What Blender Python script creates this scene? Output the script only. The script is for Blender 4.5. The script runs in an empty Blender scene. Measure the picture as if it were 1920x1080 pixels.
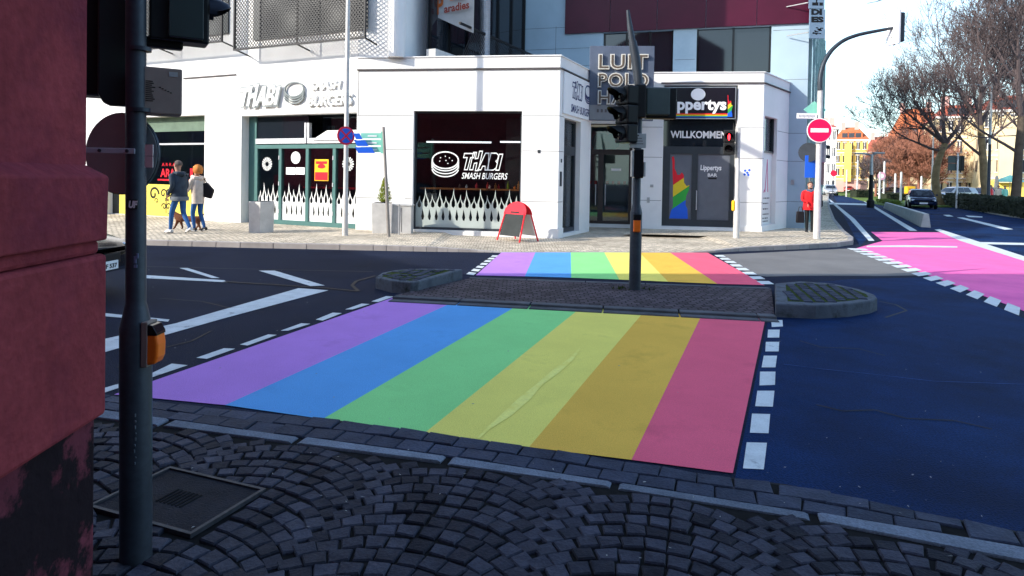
import bpy, bmesh, math, random
from mathutils import Vector, Matrix
random.seed(7)
SC = bpy.context.scene
COL = SC.collection
PI = math.pi
# ------------------------------------------------------------------ camera model (measured from the photograph)
FPX, PITCH, ROLL, CAMZ = 1236.0, math.radians(1.0), math.radians(1.0), 1.62
CY = 336+FPX*math.tan(PITCH)      # the photograph is the lower crop of a level view: the optical axis lies above its centre
RC = Matrix.Rotation(PI/2-PITCH, 3, 'X') @ Matrix.Rotation(ROLL, 3, 'Z')
EYE = Vector((0, 0, CAMZ))
def ray(px, py):
    return RC @ Vector(((px-960)/FPX, -(py-CY)/FPX, -1))
def G(px, py, z=0.0):
    "point of the level z that the photograph shows at this pixel"
    d = ray(px, py); t = (z-CAMZ)/d.z
    return EYE+d*t
class Frame:
    "a vertical plane through two ground points: a = metres along it, z = height, o = metres out towards the street"
    def __init__(s, x0, y0, x1, y1):
        s.O = Vector((x0, y0, 0)); s.d = (Vector((x1, y1, 0))-s.O).normalized(); s.n = Vector((s.d.y, -s.d.x, 0))
        s.L = math.hypot(x1-x0, y1-y0)
    def pt(s, a, z, o=0.0):
        p = s.O+s.d*a+s.n*o; return Vector((p.x, p.y, z))
    def px(s, px, py, o=0.0):
        r = ray(px, py); t = ((s.O+s.n*o)-EYE).dot(s.n)/r.dot(s.n)
        p = EYE+r*t
        return (p-s.O).dot(s.d), p.z
    def rect(s, x0, y0, x1, y1, o=0.0):
        "pixel box -> (a0,a1,z0,z1), corners averaged"
        a = s.px(x0, y0, o); b = s.px(x1, y0, o); c = s.px(x0, y1, o); d = s.px(x1, y1, o)
        return (a[0]+c[0])/2, (b[0]+d[0])/2, (c[1]+d[1])/2, (a[1]+b[1])/2
def facing(x, y):
    return Frame(x, y, x+1, y)
# ------------------------------------------------------------------ materials
def nd(nt, t, **kw):
    n = nt.nodes.new(t)
    for k, v in kw.items():
        if k in n.inputs: n.inputs[k].default_value = v
        else: setattr(n, k, v)
    return n
def mat(name, col, rough=0.7, metal=0.0, var=0.12, scale=3.0, bump=0.0, bscale=60.0, spec=0.22, emit=0.0, coat=0.0, alpha=1.0,
        fine=0.0, island=0.0, stain=None, stain_scale=1.0, stain_lo=0.55, stain_hi=0.75):
    m = bpy.data.materials.new(name); m.use_nodes = True
    nt = m.node_tree; b = nt.nodes['Principled BSDF']
    b.inputs['Roughness'].default_value = rough; b.inputs['Metallic'].default_value = metal
    b.inputs['Specular IOR Level'].default_value = spec
    if coat: b.inputs['Coat Weight'].default_value = coat; b.inputs['Coat Roughness'].default_value = 0.05
    tc = nd(nt, 'ShaderNodeTexCoord')
    out = None
    base = (*col, 1)
    if var > 0 or fine > 0 or island > 0:
        no = nd(nt, 'ShaderNodeTexNoise', Scale=scale, Detail=5.0, Roughness=0.6)
        nt.links.new(tc.outputs['Object'], no.inputs['Vector'])
        mr = nd(nt, 'ShaderNodeMapRange'); mr.inputs[1].default_value = 0.3; mr.inputs[2].default_value = 0.7
        mr.inputs[3].default_value = 1-var; mr.inputs[4].default_value = 1+var
        nt.links.new(no.outputs['Fac'], mr.inputs[0])
        val = mr.outputs[0]
        if fine > 0:
            n2 = nd(nt, 'ShaderNodeTexNoise', Scale=bscale, Detail=3.0)
            nt.links.new(tc.outputs['Object'], n2.inputs['Vector'])
            m2 = nd(nt, 'ShaderNodeMapRange'); m2.inputs[1].default_value = 0.3; m2.inputs[2].default_value = 0.7
            m2.inputs[3].default_value = 1-fine; m2.inputs[4].default_value = 1+fine
            nt.links.new(n2.outputs['Fac'], m2.inputs[0])
            mu = nd(nt, 'ShaderNodeMath', operation='MULTIPLY'); nt.links.new(val, mu.inputs[0]); nt.links.new(m2.outputs[0], mu.inputs[1]); val = mu.outputs[0]
        if island > 0:
            ge = nd(nt, 'ShaderNodeNewGeometry')
            m3 = nd(nt, 'ShaderNodeMapRange'); m3.inputs[3].default_value = 1-island; m3.inputs[4].default_value = 1+island
            nt.links.new(ge.outputs['Random Per Island'], m3.inputs[0])
            mu = nd(nt, 'ShaderNodeMath', operation='MULTIPLY'); nt.links.new(val, mu.inputs[0]); nt.links.new(m3.outputs[0], mu.inputs[1]); val = mu.outputs[0]
        mx = nd(nt, 'ShaderNodeVectorMath', operation='SCALE'); mx.inputs[0].default_value = col
        nt.links.new(val, mx.inputs['Scale']); out = mx.outputs[0]
    if stain is not None:
        ns = nd(nt, 'ShaderNodeTexNoise', Scale=stain_scale, Detail=8.0, Roughness=0.68)
        nt.links.new(tc.outputs['Object'], ns.inputs['Vector'])
        ms = nd(nt, 'ShaderNodeMapRange'); ms.inputs[1].default_value = stain_lo; ms.inputs[2].default_value = stain_hi
        nt.links.new(ns.outputs['Fac'], ms.inputs[0])
        mix = nd(nt, 'ShaderNodeMix', data_type='RGBA'); mix.inputs['B'].default_value = (*stain, 1)
        for i in mix.inputs:
            if i.type == 'RGBA' and i.name == 'A': ca = i
            if i.type == 'RGBA' and i.name == 'B': cb = i
        cb.default_value = (*stain, 1)
        if out: nt.links.new(out, ca)
        else: ca.default_value = base
        nt.links.new(ms.outputs[0], mix.inputs[0])
        out = [o for o in mix.outputs if o.type == 'RGBA'][0]
    if out: nt.links.new(out, b.inputs['Base Color'])
    else: b.inputs['Base Color'].default_value = base
    if bump > 0:
        nb = nd(nt, 'ShaderNodeTexNoise', Scale=bscale, Detail=6.0)
        nt.links.new(tc.outputs['Object'], nb.inputs['Vector'])
        bp = nd(nt, 'ShaderNodeBump', Strength=bump, Distance=0.02)
        nt.links.new(nb.outputs['Fac'], bp.inputs['Height']); nt.links.new(bp.outputs[0], b.inputs['Normal'])
    if emit > 0:
        b.inputs['Emission Color'].default_value = base; b.inputs['Emission Strength'].default_value = emit
    if alpha < 1: b.inputs['Alpha'].default_value = alpha
    return m
def glass_mat(name, tint=(0.35, 0.38, 0.4), refl=0.09):
    m = bpy.data.materials.new(name); m.use_nodes = True
    nt = m.node_tree; nt.nodes.remove(nt.nodes['Principled BSDF']); o = nt.nodes['Material Output']
    t = nd(nt, 'ShaderNodeBsdfTransparent'); t.inputs['Color'].default_value = (*tint, 1)
    g = nd(nt, 'ShaderNodeBsdfGlossy'); g.inputs['Roughness'].default_value = 0.03; g.inputs['Color'].default_value = (0.9, 0.95, 1, 1)
    lw = nd(nt, 'ShaderNodeLayerWeight', Blend=0.35)
    ad = nd(nt, 'ShaderNodeMath', operation='MULTIPLY_ADD'); ad.inputs[1].default_value = 0.6; ad.inputs[2].default_value = refl
    nt.links.new(lw.outputs['Fresnel'], ad.inputs[0])
    mx = nd(nt, 'ShaderNodeMixShader'); nt.links.new(ad.outputs[0], mx.inputs[0]); nt.links.new(t.outputs[0], mx.inputs[1]); nt.links.new(g.outputs[0], mx.inputs[2])
    nt.links.new(mx.outputs[0], o.inputs['Surface'])
    return m
def brick_mat(name, col, mortar, bw=0.11, bh=0.09, rough=0.8, bump=0.6, msize=0.012, var=0.3):
    m = mat(name, col, rough, var=0, spec=0.06); nt = m.node_tree; b = nt.nodes['Principled BSDF']
    tc = nt.nodes.get('Texture Coordinate') or nd(nt, 'ShaderNodeTexCoord')
    nz = nd(nt, 'ShaderNodeTexNoise', Scale=2.5); nt.links.new(tc.outputs['Object'], nz.inputs['Vector'])
    va = nd(nt, 'ShaderNodeVectorMath', operation='SCALE'); va.inputs['Scale'].default_value = 0.12; nt.links.new(nz.outputs['Color'], va.inputs[0])
    vb = nd(nt, 'ShaderNodeVectorMath', operation='ADD'); nt.links.new(tc.outputs['Object'], vb.inputs[0]); nt.links.new(va.outputs[0], vb.inputs[1])
    br = nd(nt, 'ShaderNodeTexBrick', Scale=1.0); br.inputs['Brick Width'].default_value = bw; br.inputs['Row Height'].default_value = bh
    br.inputs['Mortar Size'].default_value = msize; br.inputs['Mortar Smooth'].default_value = 0.4
    br.inputs['Color1'].default_value = (*[c*(1-var) for c in col], 1); br.inputs['Color2'].default_value = (*[min(1, c*(1+var)) for c in col], 1)
    br.inputs['Mortar'].default_value = (*mortar, 1)
    nt.links.new(vb.outputs[0], br.inputs['Vector'])
    n2 = nd(nt, 'ShaderNodeTexNoise', Scale=0.8, Detail=6.0); nt.links.new(tc.outputs['Object'], n2.inputs['Vector'])
    mr = nd(nt, 'ShaderNodeMapRange'); mr.inputs[1].default_value = .3; mr.inputs[2].default_value = .7; mr.inputs[3].default_value = .75; mr.inputs[4].default_value = 1.25
    nt.links.new(n2.outputs['Fac'], mr.inputs[0])
    sc = nd(nt, 'ShaderNodeVectorMath', operation='SCALE'); nt.links.new(br.outputs['Color'], sc.inputs[0]); nt.links.new(mr.outputs[0], sc.inputs['Scale'])
    nt.links.new(sc.outputs[0], b.inputs['Base Color'])
    bp = nd(nt, 'ShaderNodeBump', Strength=bump, Distance=0.01); bp.invert = True
    nt.links.new(br.outputs['Fac'], bp.inputs['Height']); nt.links.new(bp.outputs[0], b.inputs['Normal'])
    return m
# ------------------------------------------------------------------ mesh helpers
class MB:
    def __init__(s): s.v = []; s.f = []; s.mi = []; s.cur = 0
    def add(s, vs, fs):
        b = len(s.v); s.v += [Vector(v) for v in vs]
        for f in fs: s.f.append([b+i for i in f]); s.mi.append(s.cur)
        return s
    def poly(s, pts): return s.add(pts, [list(range(len(pts)))])
    def hexa(s, p):     # 8 points: bottom ring then top ring
        return s.add(p, [(3, 2, 1, 0), (4, 5, 6, 7), (0, 1, 5, 4), (1, 2, 6, 5), (2, 3, 7, 6), (3, 0, 4, 7)])
    def box(s, c, size, M=None):
        x, y, z = [k/2 for k in size]; c = Vector(c)
        p = [Vector(q) for q in ((-x, -y, -z), (x, -y, -z), (x, y, -z), (-x, y, -z), (-x, -y, z), (x, -y, z), (x, y, z), (-x, y, z))]
        if M is not None: p = [M @ q for q in p]
        return s.hexa([q+c for q in p])
    def fbox(s, fr, a0, a1, z0, z1, o0, o1):
        P = fr.pt
        return s.hexa([P(a0, z0, o1), P(a1, z0, o1), P(a1, z0, o0), P(a0, z0, o0), P(a0, z1, o1), P(a1, z1, o1), P(a1, z1, o0), P(a0, z1, o0)])
    def prism(s, pts, ext):
        n = len(pts); ext = Vector(ext); pts = [Vector(p) for p in pts]
        v = pts+[p+ext for p in pts]
        f = [list(range(n))[::-1], list(range(n, 2*n))]+[(i, (i+1) % n, n+(i+1) % n, n+i) for i in range(n)]
        return s.add(v, f)
    def tube(s, path, rad, n=8, cap=True):
        path = [Vector(p) for p in path]
        if not hasattr(rad, '__len__'): rad = [rad]*len(path)
        rings = []; u = None
        for i, p in enumerate(path):
            d = (path[min(i+1, len(path)-1)]-path[max(i-1, 0)])
            d = d.normalized() if d.length > 1e-9 else Vector((0, 0, 1))
            if u is None:
                u = d.orthogonal().normalized()
            else:
                u = (u-d*u.dot(d)); u = u.normalized() if u.length > 1e-6 else d.orthogonal().normalized()
            w = d.cross(u)
            rings.append([p+(u*math.cos(2*PI*k/n)+w*math.sin(2*PI*k/n))*rad[i] for k in range(n)])
        v = [q for r in rings for q in r]; f = []
        for i in range(len(rings)-1):
            for k in range(n):
                f.append((i*n+k, i*n+(k+1) % n, (i+1)*n+(k+1) % n, (i+1)*n+k))
        if cap:
            f.append(list(range(n))[::-1]); f.append([(len(rings)-1)*n+k for k in range(n)])
        return s.add(v, f)
    def lathe(s, prof, c, n=20, M=None):
        c = Vector(c); v = []; f = []
        for r, z in prof:
            for k in range(n):
                q = Vector((r*math.cos(2*PI*k/n), r*math.sin(2*PI*k/n), z))
                if M is not None: q = M @ q
                v.append(q+c)
        for i in range(len(prof)-1):
            for k in range(n):
                f.append((i*n+k, i*n+(k+1) % n, (i+1)*n+(k+1) % n, (i+1)*n+k))
        f.append(list(range(n))[::-1]); f.append([(len(prof)-1)*n+k for k in range(n)])
        return s.add(v, f)
    def disc(s, c, r, nrm, n=24, th=0.004, rx=None):
        nrm = Vector(nrm).normalized(); up = Vector((0, 0, 1)); u = up.cross(nrm)
        u = u.normalized() if u.length > 1e-4 else Vector((1, 0, 0)); w = nrm.cross(u)
        rx = rx or r; c = Vector(c)
        pts = [c+u*(rx*math.cos(2*PI*k/n))+w*(r*math.sin(2*PI*k/n)) for k in range(n)]
        return s.prism(pts, nrm*th)
    def build(s, name, m, parent=None, smooth=False, bevel=0.0, local=False, seg=2, weld=False):
        return build(name, s.v, s.f, m, parent, smooth, bevel, local, s.mi, seg, weld)
def root_loc(o):
    while o.parent: o = o.parent
    return o.location.copy()
def build(name, v, f, m, parent=None, smooth=False, bevel=0.0, local=False, mi=None, seg=2, weld=False):
    me = bpy.data.meshes.new(name)
    if not local:
        if parent: org = root_loc(parent)
        else:
            lo = [min(p[i] for p in v) for i in range(3)]; hi = [max(p[i] for p in v) for i in range(3)]
            org = Vector(((lo[0]+hi[0])/2, (lo[1]+hi[1])/2, lo[2]))
        v = [p-org for p in v]
    else: org = Vector((0, 0, 0))
    me.from_pydata([tuple(p) for p in v], [], f)
    for k in (m if isinstance(m, (list, tuple)) else [m]): me.materials.append(k)
    if mi and isinstance(m, (list, tuple)): me.polygons.foreach_set('material_index', mi)
    bm = bmesh.new(); bm.from_mesh(me)
    if weld: bmesh.ops.remove_doubles(bm, verts=bm.verts, dist=0.0005)
    bmesh.ops.recalc_face_normals(bm, faces=bm.faces)
    if bevel > 0:
        ed = [e for e in bm.edges if len(e.link_faces) == 2 and e.calc_face_angle(0) > 0.6]
        if ed: bmesh.ops.bevel(bm, geom=ed, offset=bevel, segments=seg, affect='EDGES', profile=0.5, clamp_overlap=True)
    bm.to_mesh(me); bm.free()
    if smooth:
        me.polygons.foreach_set('use_smooth', [True]*len(me.polygons))
        try: me.set_sharp_from_angle(angle=math.radians(40))
        except Exception: pass
    me.update()
    o = bpy.data.objects.new(name, me); COL.objects.link(o)
    if parent: o.parent = parent
    else: o.location = org
    return o
def empty(name, loc, label=None, cat=None, group=None, rotz=0.0):
    o = bpy.data.objects.new(name, None); COL.objects.link(o)
    o.location = loc; o.rotation_euler = (0, 0, rotz); o.empty_display_size = 0.2
    tag(o, label, cat, group); return o
def tag(o, label=None, cat=None, group=None, kind=None):
    if label: o['label'] = label
    if cat: o['category'] = cat
    if group: o['group'] = group
    if kind: o['kind'] = kind
    return o
def structure(o): o['kind'] = 'structure'; return o
def dup(root, loc, rotz=None, label=None, group=None):
    r = root.copy(); COL.objects.link(r); r.location = loc
    if rotz is not None: r.rotation_euler = (0, 0, rotz)
    if label: r['label'] = label
    if group: r['group'] = group
    for ch in list(root.children):
        c = ch.copy(); COL.objects.link(c); c.parent = r
        for g in list(ch.children):
            k = g.copy(); COL.objects.link(k); k.parent = c
    return r
def eval_mesh(ob):
    dg = bpy.context.evaluated_depsgraph_get(); dg.update()
    me = bpy.data.meshes.new_from_object(ob.evaluated_get(dg))
    return me
def shape2d(splines):
    "closed outlines (even-odd holes) -> flat triangles: (verts2d, faces)"
    cu = bpy.data.curves.new('tmp', 'CURVE'); cu.dimensions = '2D'; cu.fill_mode = 'BOTH'
    for sp in splines:
        q = cu.splines.new('POLY'); q.points.add(len(sp)-1)
        for i, (x, y) in enumerate(sp): q.points[i].co = (x, y, 0, 1)
        q.use_cyclic_u = True
    ob = bpy.data.objects.new('tmp', cu); COL.objects.link(ob)
    me = eval_mesh(ob); bpy.data.objects.remove(ob)
    return [(p.co.x, p.co.y) for p in me.vertices], [list(p.vertices) for p in me.polygons]
def text2d(txt, size=1.0, shear=0.0, offset=0.0, spacing=1.0, extrude=0.0, res=3):
    cu = bpy.data.curves.new('tmp', 'FONT'); cu.body = txt; cu.size = size; cu.shear = shear; cu.offset = offset
    cu.space_character = spacing; cu.resolution_u = res; cu.extrude = extrude; cu.fill_mode = 'BOTH'
    ob = bpy.data.objects.new('tmp', cu); COL.objects.link(ob)
    me = eval_mesh(ob); bpy.data.objects.remove(ob)
    return [tuple(p.co) for p in me.vertices], [list(p.vertices) for p in me.polygons]
def fit(vs):
    xs = [v[0] for v in vs]; ys = [v[1] for v in vs]
    return min(xs), max(xs), min(ys), max(ys)
def decal(mb, fr, vs, fs, a0, a1, z0, z1, o, th=0.0, box=None):
    "lays a flat 2-D shape on a facade frame, scaled into the rectangle"
    x0, x1, y0, y1 = box or fit(vs)
    def P(v, k=0.0):
        return fr.pt(a0+(v[0]-x0)/(x1-x0)*(a1-a0), z0+(v[1]-y0)/(y1-y0)*(z1-z0), o+k)
    n = len(vs)
    if len(vs[0]) == 3 and th > 0:      # extruded text: z -> depth
        zmax = max(v[2] for v in vs) or 1
        mb.add([P(v, (v[2]/zmax+1)/2*th) for v in vs], fs)
    elif th > 0:
        ed = {}
        for f in fs:
            for i in range(len(f)):
                e = (f[i], f[(i+1) % len(f)]); ed[tuple(sorted(e))] = ed.get(tuple(sorted(e)), [])+[e]
        v2 = [P(v) for v in vs]+[P(v, th) for v in vs]
        f2 = [list(f) for f in fs]+[[i+n for i in f] for f in fs]
        f2 += [(e[0][0], e[0][1], e[0][1]+n, e[0][0]+n) for e in ed.values() if len(e) == 1]
        mb.add(v2, f2)
    else:
        mb.add([P(v) for v in vs], fs)
def text_on(mb, fr, txt, a0, a1, z0, z1, o, th=0.0, shear=0.0, offset=0.0, spacing=1.0):
    vs, fs = text2d(txt, 1.0, shear, offset, spacing, 0.05 if th > 0 else 0.0)
    decal(mb, fr, vs, fs, a0, a1, z0, z1, o, th)
def wall_sheet(mb, fr, a0, a1, z0, z1, holes, depth=0.25, o=0.0):
    "front face of a wall with rectangular openings and their reveals"
    A = sorted({a0, a1, *[h[0] for h in holes], *[h[1] for h in holes]}); Z = sorted({z0, z1, *[h[2] for h in holes], *[h[3] for h in holes]})
    A = [a for a in A if a0 <= a <= a1]; Z = [z for z in Z if z0 <= z <= z1]
    for i in range(len(A)-1):
        for j in range(len(Z)-1):
            ca, cz = (A[i]+A[i+1])/2, (Z[j]+Z[j+1])/2
            if any(h[0] < ca < h[1] and h[2] < cz < h[3] for h in holes): continue
            mb.poly([fr.pt(A[i], Z[j], o), fr.pt(A[i+1], Z[j], o), fr.pt(A[i+1], Z[j+1], o), fr.pt(A[i], Z[j+1], o)])
    for h in holes:
        b0, b1, y0, y1 = max(h[0], a0), min(h[1], a1), max(h[2], z0), min(h[3], z1)
        for p, q in (((b0, y0), (b0, y1)), ((b0, y1), (b1, y1)), ((b1, y1), (b1, y0)), ((b1, y0), (b0, y0))):
            mb.poly([fr.pt(p[0], p[1], o), fr.pt(q[0], q[1], o), fr.pt(q[0], q[1], o-depth), fr.pt(p[0], p[1], o-depth)])
def skin_mesh(verts, edges, radii, root=0, sub=2):
    me = bpy.data.meshes.new('tmp'); me.from_pydata([tuple(v) for v in verts], edges, [])
    ob = bpy.data.objects.new('tmp', me); COL.objects.link(ob)
    sk = ob.modifiers.new('Skin', 'SKIN'); sk.use_smooth_shade = True
    if not me.skin_vertices: raise RuntimeError('no skin layer')
    for i, d in enumerate(me.skin_vertices[0].data):
        r = radii[i]; d.radius = r if hasattr(r, '__len__') else (r, r); d.use_root = (i == root)
    if sub:
        ss = ob.modifiers.new('Sub', 'SUBSURF'); ss.levels = sub; ss.render_levels = sub
    m = eval_mesh(ob); bpy.data.objects.remove(ob)
    return [p.co.copy() for p in m.vertices], [list(p.vertices) for p in m.polygons]
def sheet_px(mb, pts, z):
    "a painted or laid sheet on the ground from photograph pixels"
    mb.poly([G(x, y, 0)+Vector((0, 0, z)) for x, y in pts])
def polyline(pts, step):
    out = [pts[0].copy()]; rest = step
    for a, b in zip(pts, pts[1:]):
        L = (b-a).length; t = rest
        while t <= L: out.append(a.lerp(b, t/L)); t += step
        rest = t-L
    return out
# ------------------------------------------------------------------ light, sky, camera
SUN = Vector((1.0, 0.45, -0.52)).normalized()
sun_el = math.asin(-SUN.z); sun_az = math.atan2(-SUN.x, -SUN.y)
w = bpy.data.worlds.new("World"); SC.world = w; w.use_nodes = True
nt = w.node_tree; bg = nt.nodes['Background']; sky = nt.nodes.new('ShaderNodeTexSky')
sky.sky_type = 'NISHITA'; sky.sun_disc = False; sky.sun_elevation = sun_el; sky.sun_rotation = sun_az % (2*PI)
sky.air_density = 1.0; sky.dust_density = 1.0; sky.ozone_density = 2.0
tcw = nt.nodes.new('ShaderNodeTexCoord'); sx = nt.nodes.new('ShaderNodeSeparateXYZ'); nt.links.new(tcw.outputs['Generated'], sx.inputs[0])
mrw = nt.nodes.new('ShaderNodeMapRange'); mrw.inputs[1].default_value = 0.0; mrw.inputs[2].default_value = 0.36; mrw.inputs[3].default_value = 0.85; mrw.inputs[4].default_value = 0.03; nt.links.new(sx.outputs[2], mrw.inputs[0])
nw = nt.nodes.new('ShaderNodeTexNoise'); nw.inputs['Scale'].default_value = 2.2; nw.inputs['Detail'].default_value = 5; nt.links.new(tcw.outputs['Generated'], nw.inputs['Vector'])
mw = nt.nodes.new('ShaderNodeMath'); mw.operation = 'MULTIPLY_ADD'; mw.inputs[1].default_value = 0.4; mw.inputs[2].default_value = -0.2; nt.links.new(nw.outputs['Fac'], mw.inputs[0])
aw = nt.nodes.new('ShaderNodeMath'); aw.operation = 'ADD'; aw.use_clamp = True; nt.links.new(mrw.outputs[0], aw.inputs[0]); nt.links.new(mw.outputs[0], aw.inputs[1])
xw = nt.nodes.new('ShaderNodeMix'); xw.data_type = 'RGBA'; nt.links.new(aw.outputs[0], xw.inputs[0]); nt.links.new(sky.outputs[0], [i for i in xw.inputs if i.type == 'RGBA' and i.name == 'A'][0])
[i for i in xw.inputs if i.type == 'RGBA' and i.name == 'B'][0].default_value = (2.9, 4.0, 3.85, 1)
nt.links.new([o for o in xw.outputs if o.type == 'RGBA'][0], bg.inputs[0]); bg.inputs[1].default_value = 0.15
L = bpy.data.lights.new('sun', 'SUN'); L.energy = 2.0; L.angle = math.radians(0.5); L.color = (1, 0.94, 0.84)
lo = bpy.data.objects.new('sun', L); COL.objects.link(lo); lo.rotation_euler = SUN.to_track_quat('-Z', 'Y').to_euler(); lo.location = (-30, -8, 20)
cd = bpy.data.cameras.new('camera'); cam = bpy.data.objects.new('camera', cd); COL.objects.link(cam)
cam.matrix_world = Matrix.Translation(EYE) @ RC.to_4x4()
cd.sensor_width = 36; cd.lens = FPX/1920*36; cd.shift_y = -(540-CY)/1920; cd.clip_end = 2000; cd.clip_start = 0.05
SC.camera = cam
SC.view_settings.view_transform = 'Standard'; SC.view_settings.look = 'None'; SC.view_settings.gamma = 1
SC.view_settings.exposure = 1.62
SC.cycles.max_bounces = 6; SC.cycles.use_denoising = True
# ------------------------------------------------------------------ palette
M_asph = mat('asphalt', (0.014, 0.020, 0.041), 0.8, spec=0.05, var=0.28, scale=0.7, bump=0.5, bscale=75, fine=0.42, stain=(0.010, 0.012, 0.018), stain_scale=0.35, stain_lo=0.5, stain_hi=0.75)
M_asph2 = mat('sunlit_asphalt', (0.19, 0.185, 0.18), 0.85, spec=0.05, var=0.15, scale=0.8, bump=0.3, bscale=160, fine=0.2)  # paler asphalt: sunlight on the road is put into the colour
M_seal = mat('bitumen_seam', (0.012, 0.013, 0.017), 0.5, spec=0.05, var=0.2)
M_mark = mat('road_paint', (0.62, 0.66, 0.66), 0.7, spec=0.05, var=0.12, scale=6, fine=0.1, bscale=90, stain=(0.09, 0.1, 0.12), stain_scale=4.0, stain_lo=0.6, stain_hi=0.72)
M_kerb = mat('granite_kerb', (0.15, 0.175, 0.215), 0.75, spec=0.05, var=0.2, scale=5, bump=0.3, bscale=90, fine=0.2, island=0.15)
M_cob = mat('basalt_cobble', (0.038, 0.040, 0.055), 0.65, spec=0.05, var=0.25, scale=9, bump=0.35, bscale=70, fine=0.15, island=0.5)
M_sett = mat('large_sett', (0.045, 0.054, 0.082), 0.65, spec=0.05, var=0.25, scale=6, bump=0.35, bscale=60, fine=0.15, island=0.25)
M_joint = mat('joint_sand', (0.014, 0.014, 0.014), 0.95, spec=0.05, var=0.3, scale=20)
M_pave = brick_mat('far_paving', (0.62, 0.535, 0.41), (0.22, 0.19, 0.15), 0.14, 0.11, 0.85, 0.8, 0.014, 0.25)
M_isl = brick_mat('island_paving', (0.085, 0.070, 0.080), (0.02, 0.02, 0.022), 0.12, 0.1, 0.7, 0.9, 0.012, 0.35)
M_white = mat('white_stone', (0.80, 0.79, 0.77), 0.6, var=0.05, scale=0.9, bump=0.05, bscale=40, stain=(0.62, 0.60, 0.57), stain_scale=0.7, stain_lo=0.62, stain_hi=0.9)
M_conc = mat('pale_concrete', (0.52, 0.51, 0.49), 0.8, var=0.12, scale=4, bump=0.15, bscale=60)
M_line = mat('dark_joint', (0.10, 0.09, 0.09), 0.8, var=0.1)
M_pink = mat('red_sandstone', (0.235, 0.042, 0.050), 0.85, spec=0.05, var=0.22, scale=3.0, bump=0.35, bscale=35, fine=0.12, stain=(0.11, 0.022, 0.045), stain_scale=1.6, stain_lo=0.5, stain_hi=0.8)
M_pinkd = mat('weathered_sandstone', (0.14, 0.035, 0.05), 0.9, spec=0.05, var=0.3, scale=5, bump=0.7, bscale=14, stain=(0.018, 0.012, 0.015), stain_scale=3.2, stain_lo=0.47, stain_hi=0.53)
M_steel = mat('grey_green_steel', (0.045, 0.055, 0.070), 0.45, 0.3, var=0.2, scale=6, fine=0.1, bscale=40, stain=(0.03, 0.032, 0.036), stain_scale=6, stain_lo=0.55, stain_hi=0.8)
M_galv = mat('galvanised_steel', (0.42, 0.43, 0.44), 0.45, 0.7, var=0.15, scale=10)
M_galvm = mat('light_grey_post', (0.55, 0.54, 0.52), 0.5, 0.2, var=0.1, scale=8)
M_black = mat('black_plastic', (0.010, 0.011, 0.012), 0.5, var=0.2, scale=5)
M_dkgreen = mat('dark_green_plastic', (0.022, 0.034, 0.034), 0.45, var=0.15, scale=3)
M_greyp = mat('grey_green_plastic', (0.060, 0.085, 0.085), 0.45, var=0.12, scale=3)
M_beige = mat('dusty_beige_box', (0.24, 0.19, 0.165), 0.6, var=0.2, scale=5, stain=(0.03, 0.025, 0.02), stain_scale=9, stain_lo=0.66, stain_hi=0.72)
M_orange = mat('orange_plastic', (0.85, 0.16, 0.015), 0.35, var=0.08, scale=8)
M_blackg = mat('black_gloss', (0.010, 0.010, 0.012), 0.12, var=0.1)
M_red = mat('signal_red', (0.75, 0.02, 0.07), 0.4, var=0.08)
M_redp = mat('red_paint', (0.70, 0.020, 0.035), 0.35, var=0.08)
M_wsign = mat('sign_white', (0.85, 0.85, 0.85), 0.4, var=0.03)
M_blue = mat('sign_blue', (0.02, 0.12, 0.65), 0.4, var=0.05)
M_turq = mat('sign_turquoise', (0.25, 0.62, 0.50), 0.4, var=0.05)
M_anth = mat('anthracite_frame', (0.045, 0.052, 0.060), 0.35, 0.2, var=0.08)
M_teal = mat('teal_door_frame', (0.075, 0.17, 0.16), 0.4, 0.1, var=0.08)
M_alu = mat('pale_aluminium', (0.62, 0.63, 0.66), 0.35, 0.5, var=0.05)
M_glass = glass_mat('shop_glass', (.74, .76, .76), .025)
M_glassd = mat('dark_window_glass', (0.012, 0.016, 0.022), 0.04, var=0.0, spec=0.7)
M_room = mat('dim_shop_interior', (0.030, 0.038, 0.040), 0.8, var=0.5, scale=0.9)
M_film = mat('white_window_film', (0.78, 0.80, 0.78), 0.6, var=0.04, scale=2)
M_film2 = mat('frosted_window_film', (0.42, 0.47, 0.44), 0.6, var=0.1, scale=1.2)
M_maroon = mat('maroon_cladding', (0.060, 0.005, 0.020), 0.4, var=0.2, scale=0.8)
M_meshb = mat('black_expanded_metal', (0.020, 0.020, 0.022), 0.5, 0.2, var=0.1)
M_grass = mat('verge_grass', (0.10, 0.15, 0.02), 0.9, var=0.4, scale=1.5, fine=0.4, bscale=25, bump=0.6)
M_moss = mat('moss', (0.035, 0.055, 0.012), 0.95, spec=0.05, var=0.4, scale=15)
M_hedge = mat('hedge_leaf', (0.022, 0.028, 0.014), 0.8, var=0.4, scale=2)
RB = [('violet', (0.50, 0.24, 0.66)), ('blue', (0.12, 0.37, 0.72)), ('green', (0.29, 0.74, 0.26)), ('yellow', (0.86, 0.76, 0.17)), ('orange', (0.82, 0.49, 0.085)), ('red', (0.85, 0.14, 0.215))]
M_rb = {n: mat(n+'_road_paint', c, 0.85, spec=0.04, var=0.06, scale=1.2, fine=0.11, bscale=140, bump=0.35, stain=tuple(k*0.6 for k in c), stain_scale=1.3, stain_lo=0.56, stain_hi=0.95) for n, c in RB}
M_mag = mat('magenta_road_paint', (0.85, 0.165, 0.42), 0.8, spec=0.05, var=0.1, scale=1.0, fine=0.1, bscale=110, bump=0.15, stain=(0.70, 0.11, 0.36), stain_scale=0.9, stain_lo=0.5, stain_hi=0.8)
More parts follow.
